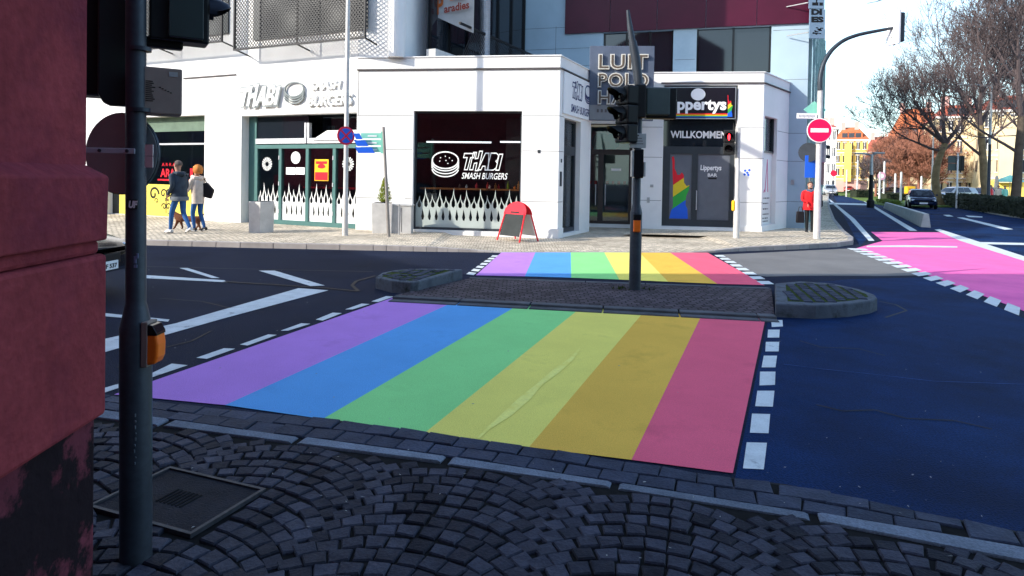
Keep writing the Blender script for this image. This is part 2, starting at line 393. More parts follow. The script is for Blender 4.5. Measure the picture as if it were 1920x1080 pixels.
# ------------------------------------------------------------------ roads, pavements, markings
mb = MB(); mb.poly([Vector(p) for p in ((-400, -300, 0), (900, -300, 0), (900, 1100, 0), (-400, 1100, 0))])
structure(mb.build('road', M_asph))
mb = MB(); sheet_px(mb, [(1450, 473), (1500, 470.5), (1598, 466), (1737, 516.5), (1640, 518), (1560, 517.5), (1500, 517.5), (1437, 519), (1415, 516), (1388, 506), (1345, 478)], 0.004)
structure(mb.build('sunlit_asphalt_patch', M_asph2))  # sunlit tone painted in, sheet ends along the shadow edge
M_asph3 = mat('shade_blue_asphalt', (0.0055, 0.026, 0.092), 0.75, spec=0.05, var=0.32, scale=0.6, bump=0.5, bscale=75, fine=0.42, stain=(0.005, 0.010, 0.030), stain_scale=0.45, stain_lo=0.45, stain_hi=0.7)  # asphalt with the blue of the shade put into its colour
mb = MB(); sheet_px(mb, [(1378, 898), (1440, 600), (1470, 545), (1452, 536), (1590, 524), (1747, 520), (1925, 600), (2500, 640), (2500, 1140), (1920, 1008), (1742, 972), (1617, 946), (1473, 916)], 0.003)
structure(mb.build('shade_blue_lane', M_asph3))  # painted shade blue, starting at the shadow edge
mb = MB(); sheet_px(mb, [(1612, 462), (1560, 362), (1800, 372), (2600, 440), (2600, 520), (1925, 484), (1765, 432), (1640, 434)], 0.003)
structure(mb.build('side_street_surface', M_asph3))  # side street in the same painted shade blue
SEAM = MB()
def seam(pts, w=0.05, z=0.006):
    P = [G(x, y, 0) for x, y in pts]
    for a, b in zip(P, P[1:]):
        n = (b-a).cross(Vector((0, 0, 1))).normalized()*w/2; u = Vector((0, 0, z))
        SEAM.poly([a-n+u, b-n+u, b+n+u, a+n+u])
seam([(268, 500), (420, 504), (560, 507), (700, 510)], 0.03)
seam([(420, 529), (520, 535), (610, 541), (672, 547), (660, 536), (668, 528), (704, 518)], 0.05, 0.010)
seam([(1650, 566), (1680, 572), (1700, 583), (1660, 596)], 0.03)
seam([(1530, 760), (1580, 772), (1640, 770), (1700, 786), (1790, 790), (1860, 806)], 0.018)
seam([(1500, 640), (1540, 652), (1610, 655), (1660, 668)], 0.016)
seam([(220, 690), (270, 672), (300, 655), (360, 640), (395, 622)], 0.018)
seam([(300, 560), (380, 566), (430, 578), (520, 574)], 0.018)
structure(SEAM.build('bitumen_seams', M_seal))
SEAM = MB(); seam([(1470, 684), (1540, 693), (1620, 701), (1750, 716), (1925, 722)], 0.012, 0.007)
structure(SEAM.build('scratch_line', mat('pale_scratch', (0.03, 0.07, 0.20), .8, spec=.05, var=.5, scale=4)))
# near footway: joint bed, two rows of setts, granite strip, fan-laid cobbles
edge = [G(x, y, 0.0) for x, y in ((-260, 684), (0, 720), (180, 746), (290, 762), (640, 797), (992, 847), (1280, 893), (1376, 906), (1473, 918), (1617, 948), (1742, 974), (1920, 1010), (2300, 1095))]
st_t = [G(x, y, 0.0) for x, y in ((-260, 715), (0, 752), (180, 776), (290, 792), (463, 818), (640, 838), (770, 855), (880, 873), (1013, 892), (1193, 922), (1374, 952), (1569, 980), (1805, 1018), (1920, 1038), (2300, 1125))]
st_b = [G(x, y, 0.0) for x, y in ((-260, 732), (0, 768), (180, 792), (369, 816), (567, 843), (640, 853), (763, 869), (873, 884), (1007, 902), (1190, 932), (1367, 964), (1559, 992), (1790, 1031), (1920, 1063), (2300, 1155))]
ZF = 0.035
bed = [p+Vector((0, 0, 0.006)) for p in edge]+[Vector((5.5, -6, 0.006)), Vector((-9, -6, 0.006))]
mb = MB(); mb.prism(bed, (0, 0, ZF-0.014-0.006)); structure(mb.build('footway_bed', M_joint))
def stone(mb, q, z0, z1, inset=0.006, rnd=0.006):
    "one paving stone from its four corners"
    c = sum(q, Vector())/4
    q = [p+(c-p)*0.03+Vector((random.uniform(-rnd, rnd), random.uniform(-rnd, rnd), 0)) for p in q]
    tilt = [random.uniform(-0.004, 0.004) for _ in range(4)]; dz = random.uniform(-0.004, 0.004)
    b = [Vector((p.x, p.y, z0)) for p in q]
    m_ = [Vector((p.x, p.y, z1-0.007+dz+t)) for p, t in zip(q, tilt)]
    t_ = [Vector((p.x+(c.x-p.x)*inset/0.05, p.y+(c.y-p.y)*inset/0.05, z1+dz+t)) for p, t in zip(q, tilt)]
    mb.add(b+m_+t_, [(8, 9, 10, 11)]+[(i, (i+1) % 4, 4+(i+1) % 4, 4+i) for i in range(4)]+[(4+i, 4+(i+1) % 4, 8+(i+1) % 4, 8+i) for i in range(4)])
def at_frac(line, t):
    Ls = [0]
    for a, b in zip(line, line[1:]): Ls.append(Ls[-1]+(b-a).length)
    d = t*Ls[-1]
    for i in range(len(line)-1):
        if d <= Ls[i+1]: return line[i].lerp(line[i+1], (d-Ls[i])/(Ls[i+1]-Ls[i]))
    return line[-1]
def nearest(line, p):
    best = None
    for a, b in zip(line, line[1:]):
        d = b-a; t = max(0, min(1, (p-a).dot(d)/d.length_squared)); q = a+d*t
        if best is None or (q-p).length < best[0]: best = ((q-p).length, q, d.normalized())
    return best
tl = polyline(st_t, 0.20)
def off_edge(p):    # matching point on the road edge
    n, q, d = nearest(edge, p); return q
setts = MB()
for i in range(len(tl)-1):
    p0, p1 = tl[i], tl[i+1]; e0, e1 = off_edge(p0), off_edge(p1)
    W = (e0-p0).length
    rows = 2 if W > 0.2 else 1
    for r in range(rows):
        sh = 0.5 if r == 0 else 0.0
        pa, pb = p0.lerp(p1, sh), p1 + (p1-p0)*sh
        ea, eb = e0.lerp(e1, sh), e1+(e1-e0)*sh
        f0, f1 = r/rows+0.012, (r+1)/rows-0.012
        if W < 0.06: continue
        stone(setts, [ea.lerp(pa, f0), eb.lerp(pb, f0), eb.lerp(pb, f1), ea.lerp(pa, f1)], 0.0, ZF+0.001, 0.003, 0.004)
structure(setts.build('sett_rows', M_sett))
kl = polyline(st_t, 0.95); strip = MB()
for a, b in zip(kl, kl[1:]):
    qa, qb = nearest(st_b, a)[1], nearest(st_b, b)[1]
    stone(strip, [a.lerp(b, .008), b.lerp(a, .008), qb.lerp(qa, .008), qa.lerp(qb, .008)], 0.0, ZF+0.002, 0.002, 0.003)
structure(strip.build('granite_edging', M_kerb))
cob = MB()
P0 = G(900, 885, 0); kd = (G(1193, 922, 0)-G(463, 818, 0)).normalized(); kn = Vector((kd.y, -kd.x, 0))   # towards the camera
W_ = 0.98; R_ = W_/2/math.sin(math.radians(48)); rowp = 0.098
cover_c = G(336, 935, ZF); cvx = Vector((0.93, -0.36, 0)).normalized(); cvy = Vector((-cvx.y, cvx.x, 0))
def in_view(p):
    q = RC.transposed() @ (p-EYE)
    if q.z > -0.5: return False
    x, y = 960+FPX*q.x/-q.z, CY-FPX*q.y/-q.z
    return -500 < x < 2400 and y < 1500
for col in range(-7, 7):
    for row in range(-9, 34):
        nst = 11
        for k in range(nst):
            t0, t1 = math.radians(-48+96*k/nst), math.radians(-48+96*(k+1)/nst)
            jit = random.uniform(-0.006, 0.006)
            def pt(t, dr):
                r = R_+dr
                return P0+kd*(col*W_+math.sin(t)*r*(1.0))+kn*(row*rowp*1.06-(math.cos(t))*r+R_*0.67+jit)
            q = [pt(t0+.006, rowp/2-0.006), pt(t1-.006, rowp/2-0.006), pt(t1-.006, -rowp/2+0.006), pt(t0+.006, -rowp/2+0.006)]
            c = sum(q, Vector())/4
            nb = nearest(st_b, c)
            if (c-nb[1]).dot(kn) < 0.045: continue
            if not in_view(c): continue
            r = c-cover_c
            if abs(r.dot(cvx)) < 0.335 and abs(r.dot(cvy)) < 0.245: continue
            stone(cob, q, 0.0, ZF, 0.006, 0.007)
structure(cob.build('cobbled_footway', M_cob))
# gutter channel under the rainbow
mb = MB()
for a, b in zip(edge, edge[1:]):
    n = Vector((kd.y, -kd.x, 0))
    mb.poly([a+Vector((0, 0, .008)), b+Vector((0, 0, .008)), b-n*0.05+Vector((0, 0, .008)), a-n*0.05+Vector((0, 0, .008))])
structure(mb.build('gutter_channel', M_seal))
# inspection cover
cv = empty('inspection_cover', (cover_c.x, cover_c.y, ZF-0.02), 'dark rectangular inspection cover let into the cobbles beside the near signal pole', 'manhole cover')
M3 = Matrix((cvx, cvy, Vector((0, 0, 1)))).transposed()
mb = MB(); mb.box(cover_c+Vector((0, 0, -0.008)), (0.61, 0.43, 0.02), M3)
mb.build('plate', mat('cast_cover', (0.014, 0.016, 0.023), 0.7, spec=.06, var=0.35, scale=6, bump=0.4, bscale=90), cv, bevel=0.004)
mb = MB()
for sx in (-1, 1): mb.box(cover_c+cvx*(sx*0.315), (0.018, 0.466, 0.021), M3)
for sy in (-1, 1): mb.box(cover_c+cvy*(sy*0.224), (0.612, 0.018, 0.021), M3)
mb.build('frame', mat('worn_steel', (0.035, 0.037, 0.045), 0.6, var=0.4, scale=30), cv)
mb = MB()
for k in range(7): mb.box(cover_c+cvx*(-0.075+0.025*k)+Vector((0, 0, 0.0035)), (0.010, 0.13, 0.003), M3)
mb.build('grate', M_joint, cv)
# painted markings
MK = 0.006
def marking(name, polys, z=MK, m=None):
    mb = MB()
    for p in polys: sheet_px(mb, p, z)
    return structure(mb.build(name, m or M_mark))
marking('edge_line', [[(178, 734), (185, 741), (222, 729), (222, 721)], [(276, 705), (284, 709), (352, 686), (322, 683)], [(368, 672), (388, 674), (441, 655), (420, 654)], [(450, 647), (464, 649), (519, 629), (503, 628)],
     [(526, 621), (540, 621), (582, 608), (565, 607)], [(592, 600), (605, 602), (641, 588), (624, 587)], [(647, 581), (661, 581), (693, 571), (678, 570)], [(696, 566), (709, 567), (738, 557), (724, 556)]])
marking('edge_line', [[(1446, 601), (1467, 601), (1468, 613), (1447, 614)], [(1440, 619), (1462, 619), (1461, 634), (1439, 634)], [(1436, 642), (1461, 642), (1460, 660), (1435, 660)], [(1432, 668), (1457, 668), (1454, 690), (1428, 690)],
     [(1425, 698), (1454, 698), (1453, 723), (1424, 724)], [(1420, 734), (1452, 734), (1449, 764), (1416, 763)], [(1410, 777), (1444, 778), (1441, 814), (1406, 813)], [(1400, 831), (1438, 832), (1432, 882), (1393, 880)]])
def dashes(p0, p1, q0, q1, n, fill=0.62):
    "n dashes between edge p0-p1 and edge q0-q1 (ground points spaced evenly on the road)"
    a0, a1, b0, b1 = [G(*k, 0) for k in (p0, p1, q0, q1)]; out = MB()
    for i in range(n):
        t0, t1 = i/n, (i+fill)/n; u = Vector((0, 0, 0.010))
        out.poly([a0.lerp(a1, t0)+u, a0.lerp(a1, t1)+u, b0.lerp(b1, t1)+u, b0.lerp(b1, t0)+u])
    return out
structure(dashes((1428, 534), (1336, 477), (1452, 534), (1352, 477), 8).build('edge_line', M_mark))
structure(dashes((874, 515), (926, 478), (888, 517), (936, 478), 7).build('edge_line', M_mark))
structure(dashes((1588, 466), (1926, 599), (1622, 467), (1926, 583), 15, 0.66).build('edge_line', M_mark))
marking('hatched_area', [[(268, 516), (268, 522), (427, 530), (420, 526)], [(336, 503), (352, 503), (412, 522), (397, 522)], [(485, 508), (515, 508), (609, 536), (582, 537)],
     [(180, 640), (330, 607), (413, 583), (560, 541), (616, 545), (419, 598), (180, 666)], [(186, 587), (318, 600), (315, 604), (186, 593)], [(60, 575), (186, 587), (186, 593), (60, 580)]])
marking('lane_line', [[(1550, 372), (1554, 372), (1602, 410), (1640, 452), (1629, 452), (1594, 412)], [(1604, 368), (1608, 368), (1720, 433), (1706, 433)], [(1543, 380), (1627, 382), (1627, 385), (1543, 383)], [(1655, 383), (1766, 382), (1766, 385), (1655, 386)],
     [(1794, 408), (1806, 408), (1900, 430), (1884, 431)], [(1768, 403), (1780, 403), (1788, 406), (1776, 406)], [(1810, 404), (1842, 406), (1842, 408), (1816, 407)], [(1832, 454), (1926, 456), (1926, 460), (1840, 458)], [(1575, 364), (1600, 365), (1600, 366.5), (1575, 365.5)]])
marking('cycle_crossing', [[(1605, 466), (1655, 452), (1633, 435), (1765, 436), (1808, 450), (1926, 490), (1926, 586)]], 0.005, M_mag)
marking('lane_line', [[(1752, 431), (1762, 430), (1830, 452), (1926, 483), (1926, 492), (1800, 452)], [(1625, 461.5), (1700, 460.5), (1795, 462.5), (1795, 465), (1700, 464), (1625, 464)]], 0.010)
near = [(214, 741), (422, 761), (605, 787), (798, 812), (992, 840), (1184, 864), (1374, 889)]
far = [(745, 556), (862, 562), (975, 571), (1090, 577), (1207, 586), (1316, 591), (1435, 599)]
c0 = sum((G(x, y) for x, y in near+far), Vector())/14
rc = empty('rainbow_crosswalk', (c0.x, c0.y, 0), 'large rainbow striped crosswalk painted on the road between the near footway and the traffic island', 'crosswalk')
for i, (n, _) in enumerate(RB):
    mb = MB(); sheet_px(mb, [near[i], near[i+1], far[i+1], far[i]], MK)
    tag(mb.build('stripe', M_rb[n], rc), 'broad %s stripe' % n)
yp = MB(); cl = [G(x, y, 0) for x, y in ((1087, 655), (1070, 676), (1040, 700), (1012, 722), (985, 748), (950, 780), (915, 806), (897, 824))]
for a, b in zip(cl, cl[1:]):
    n = (b-a).cross(Vector((0, 0, 1))).normalized(); i_ = cl.index(a); wa, wb = .008+.028*math.sin(PI*i_/7)*(1.3 if i_ % 3 else .5), .008+.028*math.sin(PI*(i_+1)/7)*(1.3 if (i_+1) % 3 else .5); u = Vector((0, 0, .0092))
    yp.poly([a-n*wa+u, b-n*wb+u, b+n*wb+u, a+n*wa+u])
yp.build('brush_streak', mat('thick_yellow_paint', (0.89, 0.82, 0.22), 0.85, spec=0.04, var=0.05, scale=3, fine=.08, stain=(0.86, 0.76, 0.17), stain_scale=5, stain_lo=.5, stain_hi=.6), rc.children[3])
near2 = [(892, 517), (984, 519), (1071, 521.5), (1161, 525), (1253, 529), (1345, 533), (1434, 535.5)]
far2 = [(940, 474), (1004, 474), (1070, 474), (1133, 474), (1199, 474), (1256, 474), (1327, 474.5)]
c0 = sum((G(x, y) for x, y in near2+far2), Vector())/14
rc = empty('rainbow_crosswalk', (c0.x, c0.y, 0), 'smaller sunlit rainbow crosswalk beyond the traffic island, reaching the far pavement', 'crosswalk')
for i, (n, _) in enumerate(RB):
    mb = MB(); sheet_px(mb, [near2[i], near2[i+1], far2[i+1], far2[i]], 0.008)
    tag(mb.build('stripe', M_rb[n], rc), 'short %s stripe' % n)
# far pavement: kerb line with a dropped part at the crossing
kp = [(-330, 441, .12), (-60, 450, .12), (120, 455, .12), (270, 460, .12), (450, 464.5, .12), (700, 470, .12), (800, 472, .11), (880, 473, .06), (938, 474, .012), (1100, 474, .012), (1290, 474.5, .012), (1340, 473.5, .05), (1400, 471, .10), (1500, 467.5, .12), (1570, 463.5, .12), (1600, 459, .12), (1601, 452, .12), (1584, 438, .12), (1566, 415, .12), (1556, 390, .12), (1554, 372, .12), (1555, 362, .12)]
kpts = []
for i in range(len(kp)-1):
    a, b = kp[i], kp[i+1]
    for t in (0, 0.25, 0.5, 0.75):
        p = G(a[0], a[1], 0).lerp(G(b[0], b[1], 0), t); kpts.append((p, a[2]+(b[2]-a[2])*t))
kpts.append((G(kp[-1][0], kp[-1][1], 0), .12))
mbk = MB(); mbp = MB(); inn = []
for i, (p, z) in enumerate(kpts):
    d = (kpts[min(i+1, len(kpts)-1)][0]-kpts[max(i-1, 0)][0]).normalized(); n = Vector((-d.y, d.x, 0))
    inn.append((p+n*0.15, z))
for i in range(len(kpts)-1):
    (a, za), (b, zb) = kpts[i], kpts[i+1]; (c, zc), (d, zd) = inn[i], inn[i+1]
    L_ = (b-a).length; nseg = max(1, round(L_/1.0))
    for k in range(nseg):
        t0, t1 = (k+0.006)/nseg, (k+1-0.006)/nseg
        A, B, C_, D = a.lerp(b, t0), a.lerp(b, t1), c.lerp(d, t1), c.lerp(d, t0)
        z0, z1 = za+(zb-za)*t0, za+(zb-za)*t1
        v = lambda q, z: Vector((q.x, q.y, z))
        mbk.hexa([v(A, -.1), v(B, -.1), v(C_, -.1), v(D, -.1), v(A.lerp(D, .12), z0), v(B.lerp(C_, .12), z1), v(C_, z1), v(D, z0)])
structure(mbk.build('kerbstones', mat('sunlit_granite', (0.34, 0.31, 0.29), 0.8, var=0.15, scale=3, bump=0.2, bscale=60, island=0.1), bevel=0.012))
def zpave(u): return u
for i in range(len(inn)-1):
    (a, za), (b, zb) = inn[i], inn[i+1]
    # pavement strip going back under the buildings; dropped zone rises gently
    def back(p, z):
        bk = []
        for s_, zz in ((0.0, z-0.004), (1.2, min(.12, z*0.5+.02) if z < .1 else .12), (4.2, .03 if z < .1 else .10), (40, .10)):
            bk.append(Vector((p.x, p.y+s_ if s_ < 40 else p.y+14, zz)))
        return bk
    A, B = back(a, za), back(b, zb)
    if i >= 60: # side street: pavement runs towards the building line
        A = [Vector((a.x, a.y, za-.004)), Vector((a.x-6, a.y+1.0, .11))]; B = [Vector((b.x, b.y, zb-.004)), Vector((b.x-6, b.y+1.0, .11))]
    for k in range(len(A)-1): mbp.poly([A[k], B[k], B[k+1], A[k+1]])
structure(mbp.build('far_pavement', M_pave))
# ------------------------------------------------------------------ traffic island
isl = empty('traffic_island', (1.5, 9.6, 0), 'cobbled traffic island between the two rainbow crosswalks, with raised kerbed noses', 'traffic island')
mid = [G(x, y, 0.05) for x, y in ((742, 552), (1452, 588), (1446, 541), (878, 521))]
mb = MB(); mb.prism([Vector((p.x, p.y, -.02)) for p in mid], (0, 0, .062)); mb.build('paving', M_isl, isl)
mb = MB()
f0, f1 = mid[0], mid[1]; nrm = (f1-f0).cross(Vector((0, 0, 1))).normalized()
kk = polyline([f0, f1], 0.92)+[f1]
for a, b in zip(kk, kk[1:]):
    for r in range(2):
        o0, o1 = nrm*(0.005+0.155*r), nrm*(0.15+0.155*r); h = .046 if r == 0 else .02
        q = [a.lerp(b, .01)+o0, b.lerp(a, .01)+o0, b.lerp(a, .01)+o1, a.lerp(b, .01)+o1]
        mb.hexa([Vector((p.x, p.y, -.02)) for p in q]+[Vector((p.x, p.y, h)) for p in q])
fk = mb; mb = MB()
b0, b1 = mid[3], mid[2]; nb_ = (b0-b1).cross(Vector((0, 0, 1))).normalized()
kk = polyline([b0, b1], 0.92)+[b1]
for a, b in zip(kk, kk[1:]):
    q = [a.lerp(b, .01), b.lerp(a, .01), b.lerp(a, .01)+nb_*.12, a.lerp(b, .01)+nb_*.12]
    mb.hexa([Vector((p.x, p.y, -.02)) for p in q]+[Vector((p.x, p.y, .048)) for p in q])
M_dkg = mat('dark_granite', (0.10, 0.105, 0.115), 0.7, spec=0.05, var=0.25, scale=4, bump=0.3, bscale=60, island=0.15)
mb.build('kerb', M_dkg, isl, bevel=0.01); fk.build('kerb', M_dkg, isl, bevel=0.01)
M_nosek = mat('weathered_kerb', (0.115, 0.13, 0.155), 0.8, spec=0.05, var=0.3, scale=3, bump=0.35, bscale=40, stain=(0.022, 0.026, 0.018), stain_scale=3, stain_lo=.5, stain_hi=.7)
def nose(px_top, name, stones):
    top = [G(x, y, 0.17) for x, y in px_top]
    mb = MB(); mb.prism([Vector((p.x, p.y, -.02)) for p in top], (0, 0, .19)); o = mb.build('nose_kerb', M_nosek, isl, bevel=0.02)
    c = sum(top, Vector())/len(top); inner = [c+(p-c)*0.80 for p in top]
    mb = MB(); mb.prism([Vector((p.x, p.y, .165)) for p in inner], (0, 0, .008)); mb.build('moss_bed', M_moss, isl)
    mb = MB()
    d = Vector((math.cos(0.25), -math.sin(0.25), 0)); e = Vector((d.y*-1, d.x, 0))
    def inside(p):
        k = False; n = len(inner)
        for i in range(n):
            a, b = inner[i], inner[(i+1) % n]
            if (a.y > p.y) != (b.y > p.y) and p.x < (b.x-a.x)*(p.y-a.y)/(b.y-a.y)+a.x: k = not k
        return k
    for i in range(-12, 13):
        for j in range(-14, 15):
            p = c+d*(i*0.145)+e*(j*0.105+(0.05 if i % 2 else 0))
            if not inside(p) or random.random() > stones: continue
            q = [p+d*sx*0.052+e*sy*0.046 for sx, sy in ((-1, -1), (1, -1), (1, 1), (-1, 1))]
            stone(mb, q, .165, .183, .004, .004)
    mb.build('nose_paving', M_sett, isl)
nose([(704, 519), (716, 511), (742, 506), (790, 503.5), (868, 504.5), (784, 528), (770, 529), (735, 526)], 'left', 0.75)
nose([(1453, 531), (1500, 527), (1560, 531), (1612, 542), (1640, 552), (1645, 558), (1632, 563), (1590, 569), (1530, 572), (1454, 569)], 'right', 1.0)
mb = MB()
for k in range(26):
    a = random.uniform(0, 2*PI); r = random.uniform(.1, .28); c = G(1188, 541, .05)
    p = Vector((c.x+r*math.cos(a)*1.3, c.y+r*math.sin(a)*.5, .04)); h = random.uniform(.02, .06)
    mb.add([p, p+Vector((.02, 0, 0)), p+Vector((.01+random.uniform(-.03, .03), .01, h))], [(0, 1, 2)])
    mb.add([p, p+Vector((.0, .02, 0)), p+Vector((.01, random.uniform(-.03, .03), h))], [(0, 1, 2)])
tag(mb.build('weeds', M_moss), None, None, None, 'stuff')

mb = MB()
for k in range(150):
    x, y = random.choice(((random.uniform(1460, 1920), random.uniform(600, 960)), (random.uniform(300, 1400), random.uniform(600, 900)), (random.uniform(200, 700), random.uniform(480, 640)), (random.uniform(300, 1900), random.uniform(880, 1070))))
    p = G(x, y, 0)+Vector((0, 0, .042 if y > 790+(x-290)*.125 else .0105)); s_ = random.uniform(.004, .013); a = random.uniform(0, PI)
    d = Vector((math.cos(a), math.sin(a), 0))*s_; e_ = Vector((-math.sin(a), math.cos(a), .3))*s_*.5; mb.add([p-d, p+e_, p+d, p-e_*.4], [(0, 1, 2, 3)])
tag(mb.build('litter_flecks', mat('pale_litter', (.30, .30, .28), .8, var=.4, scale=30)), None, None, None, 'stuff')
# ------------------------------------------------------------------ corner shopping building: frames of its facades
FA = Frame(-4.44, 18.8, -4.44+.901, 18.8-.4335)         # long left shop front (a < 0 to the left)
FC = Frame(-4.44, 18.8, 1.25, 17.9)                     # burger shop box, front
FD = Frame(1.25, 17.9, 2.42, 20.5)                      # burger shop box, side to the entrance
FE = Frame(2.30, 22.3, 5.2, 21.95)                      # recessed entrance doors
FL = Frame(4.0, 21.13, 7.8, 20.6)                       # bar box, front
FS = Frame(7.8, 20.6, 9.45, 22.65)                      # bar box, side
FB = Frame(.35, 25.27, 10.0, 22.5)                      # upper storeys set back
FR = Frame(-2.78, 18.6, .35, 25.27)                     # side of the upper left block
FT = Frame(10.0, 22.5, 10+.437*40, 22.5+.9*40)          # facade along the side street
ZT = 4.98
bl = empty('shopping_building', (0, 21, 0), 'white stone corner building with burger shop box and dark maroon cladding above', 'building')
TOP = 15.0
hA1 = FA.rect(196, 219, 383, 409); hA2 = FA.rect(452, 214, 668, 424)
wins = []
W = MB()
wall_sheet(W, FA, -16, 0.0, -.1, TOP, [hA1, hA2], 0.35)
cwin = FC.rect(774, 208, 977, 433)
wall_sheet(W, FC, 0, FC.L, -.15, ZT, [cwin], 0.22)
# upper left block: continues above the box in the plane of the box, then turns back
aU = FC.px(752, 60)[0]
W.poly([FC.pt(0, ZT), FC.pt(aU, ZT), FC.pt(aU, TOP), FC.pt(0, TOP)])
dD = FD.rect(1057, 222, 1088, 425); dD = (FD.px(1057, 300)[0], FD.px(1088, 300)[0], .12, 3.35)
wall_sheet(W, FD, 0, FD.L, -.15, ZT, [dD], 0.25)
p_up = FC.pt(aU, ZT)
W.poly([Vector((p_up.x, p_up.y, ZT)), Vector((.35, 25.27, ZT)), Vector((.35, 25.27, TOP)), Vector((p_up.x, p_up.y, TOP))])
# roof of the box, parapet
W.poly([FC.pt(0, ZT-.001), FC.pt(FC.L, ZT-.001), Vector((2.42, 20.5, ZT-.001)), Vector((2.42, 26, ZT-.001)), Vector((-4, 26, ZT-.001))])
# entrance: side wall, ceiling, back
W.poly([Vector((2.42, 20.5, -.1)), Vector((2.30, 22.3, -.1)), Vector((2.30, 22.3, ZT)), Vector((2.42, 20.5, ZT))])
hE = FE.rect(1098, 232, 1185, 420)
wall_sheet(W, FE, 0, FE.L, -.1, ZT-.01, [hE], 0.15)
W.poly([Vector((4.0, 21.13, -.1)), Vector((4.15, 22.1, -.1)), Vector((4.15, 22.1, ZT)), Vector((4.0, 21.13, ZT))])
hL = FL.rect(1243, 160, 1381, 426)
ZL = 5.08
wall_sheet(W, FL, 0, FL.L, -.15, ZL, [hL], 0.45)
hS = (.14, FS.px(1456, 300)[0], .3, 3.75)
wall_sheet(W, FS, 0, FS.L, -.15, ZL, [hS], 0.2)
W.poly([FL.pt(0, ZL-.001), FL.pt(FL.L, ZL-.001), FS.pt(FS.L, ZL-.001), Vector((3.4, 25.5, ZL-.001)), Vector((3.4, 22, ZL-.001))])
hB1 = FB.rect(1131, 62, 1262, 141); hB2 = FB.rect(1306, 55, 1446, 138)
zM = FB.px(1285, 54)[1]
hB1 = (hB1[0], hB1[1], hB1[2], zM-.02); hB2 = (hB2[0], hB2[1], hB2[2], zM-.02)
W.build('wall', M_white, bl)
W = MB(); wall_sheet(W, FB, 0, FB.L, -.15, 13.5, [hB1, hB2], 0.25)
W.build('wall', mat('shade_blue_stone', (.36, .47, .54), .6, var=.07, scale=.8, bump=.05, bscale=40, stain=(.28, .38, .45), stain_scale=.6, stain_lo=.55, stain_hi=.85), bl)  # white wall with the blue of its shade put into the colour
# flat roof over the upper storeys (keeps the light out)
R_ = MB()
R_.prism([Vector((-17, 24.9, TOP)), FA.pt(0, TOP), FC.pt(aU, TOP), Vector((.35, 25.27, TOP)), Vector((.35, 34, TOP)), Vector((-17, 34, TOP))], (0, 0, .25))
R_.prism([Vector((.35, 25.27, 13.5)), Vector((10, 22.5, 13.5)), FT.pt(38, 13.5), Vector((.35, 50, 13.5))], (0, 0, .25))
R_.build('roof', M_conc, bl)
# stone joints and eaves gutters
J = MB()
def joint(fr, px0, px1, o=0.003, w=0.014):
    a, z = fr.px(*px0); b, z2 = fr.px(*px1)
    if abs(a-b) > abs(z-z2): J.fbox(fr, a, b, (z+z2)/2-w/2, (z+z2)/2+w/2, 0, o)
    else: J.fbox(fr, (a+b)/2-w/2, (a+b)/2+w/2, min(z, z2), max(z, z2), 0, o)
def zjoint(fr, a0, a1, z, w=0.012): J.fbox(fr, a0, a1, z-w/2, z+w/2, 0, .003)
for z in (3.36, 2.40, 1.02):
    zjoint(FC, cwin[1]+.02, FC.L, z); zjoint(FD, 0, dD[0]-.03, z); zjoint(FL, hL[1]+.03, FL.L, z); zjoint(FL, 0.0, hL[0]-.03, z)
    zjoint(FS, 0, hS[0]-.02, z); zjoint(FS, hS[1]+.02, FS.L, z); zjoint(FB, FB.L-1.0, FB.L, z); zjoint(FC, 0, cwin[0]-.02, z); zjoint(FA, hA2[0]-1.4, hA2[0]-.02, z)
for z in (5.9, 6.55, 7.35): zjoint(FB, 0, hB1[0]-.1 if z < 7 else FB.L, z)
for z in (6.0,): zjoint(FB, hB1[1]+.05, hB2[0]-.05, z)
for a in (1.25,): J.fbox(FB, a-.006, a+.006, ZT, 7.4, 0, .003)
zjoint(FB, hB2[1]+.05, FB.L, 6.9); zjoint(FB, hB2[1]+.05, FB.L, 5.2)
J.fbox(FC, 0.02, .034, 3.36, 4.62, 0, .003)
J.build('joint', M_line, bl)
E_ = MB()
for fr, a0, a1, z in ((FC, -.02, FC.L+.02, 4.63), (FD, .02, FD.L, 4.63), (FL, .7, FL.L+.02, 4.74), (FS, .02, FS.L, 4.74)):
    E_.fbox(fr, a0, a1, z, z+.035, -.0, .05); E_.build('gutter', M_line, bl); E_ = MB()
a0, z0 = FA.px(345, 147); a1, z1 = FA.px(443, 144); E_.fbox(FA, a0, a1, z0-.02, z0+.015, 0, .04)
E_.build('gutter', M_line, bl)
E_ = MB()
E_.fbox(FC, -.02, FC.L+.03, ZT, ZT+.03, -.25, .03); E_.fbox(FL, 0, FL.L+.03, ZL, ZL+.03, -.25, .03); E_.fbox(FD, .035, FD.L, ZT, ZT+.028, -.2, .03); E_.fbox(FS, .035, FS.L, ZL, ZL+.028, -.2, .03)
E_.build('coping', M_white, bl)
# plinths
E_ = MB()
E_.fbox(FC, cwin[1]+.0, FC.L+.04, -.1, .30, -.1, .035); E_.fbox(FD, .0, dD[0]-.02, -.1, .30, -.1, .035); E_.build('plinth', M_white, bl, bevel=.01); E_ = MB()
E_.fbox(FL, hL[1]+.0, FL.L+.03, -.1, .28, -.1, .03); E_.fbox(FS, 0.0, hS[0]+.5, -.1, .28, -.1, .03)
E_.build('plinth', M_white, bl, bevel=.01)
# rounded column at the corner of the upper block
E_ = MB(); c = FC.pt(aU-.12, 0); E_.lathe([(.24, ZT), (.24, TOP)], (c.x, c.y-.02, 0), 20); E_.build('column', M_white, bl, smooth=True)
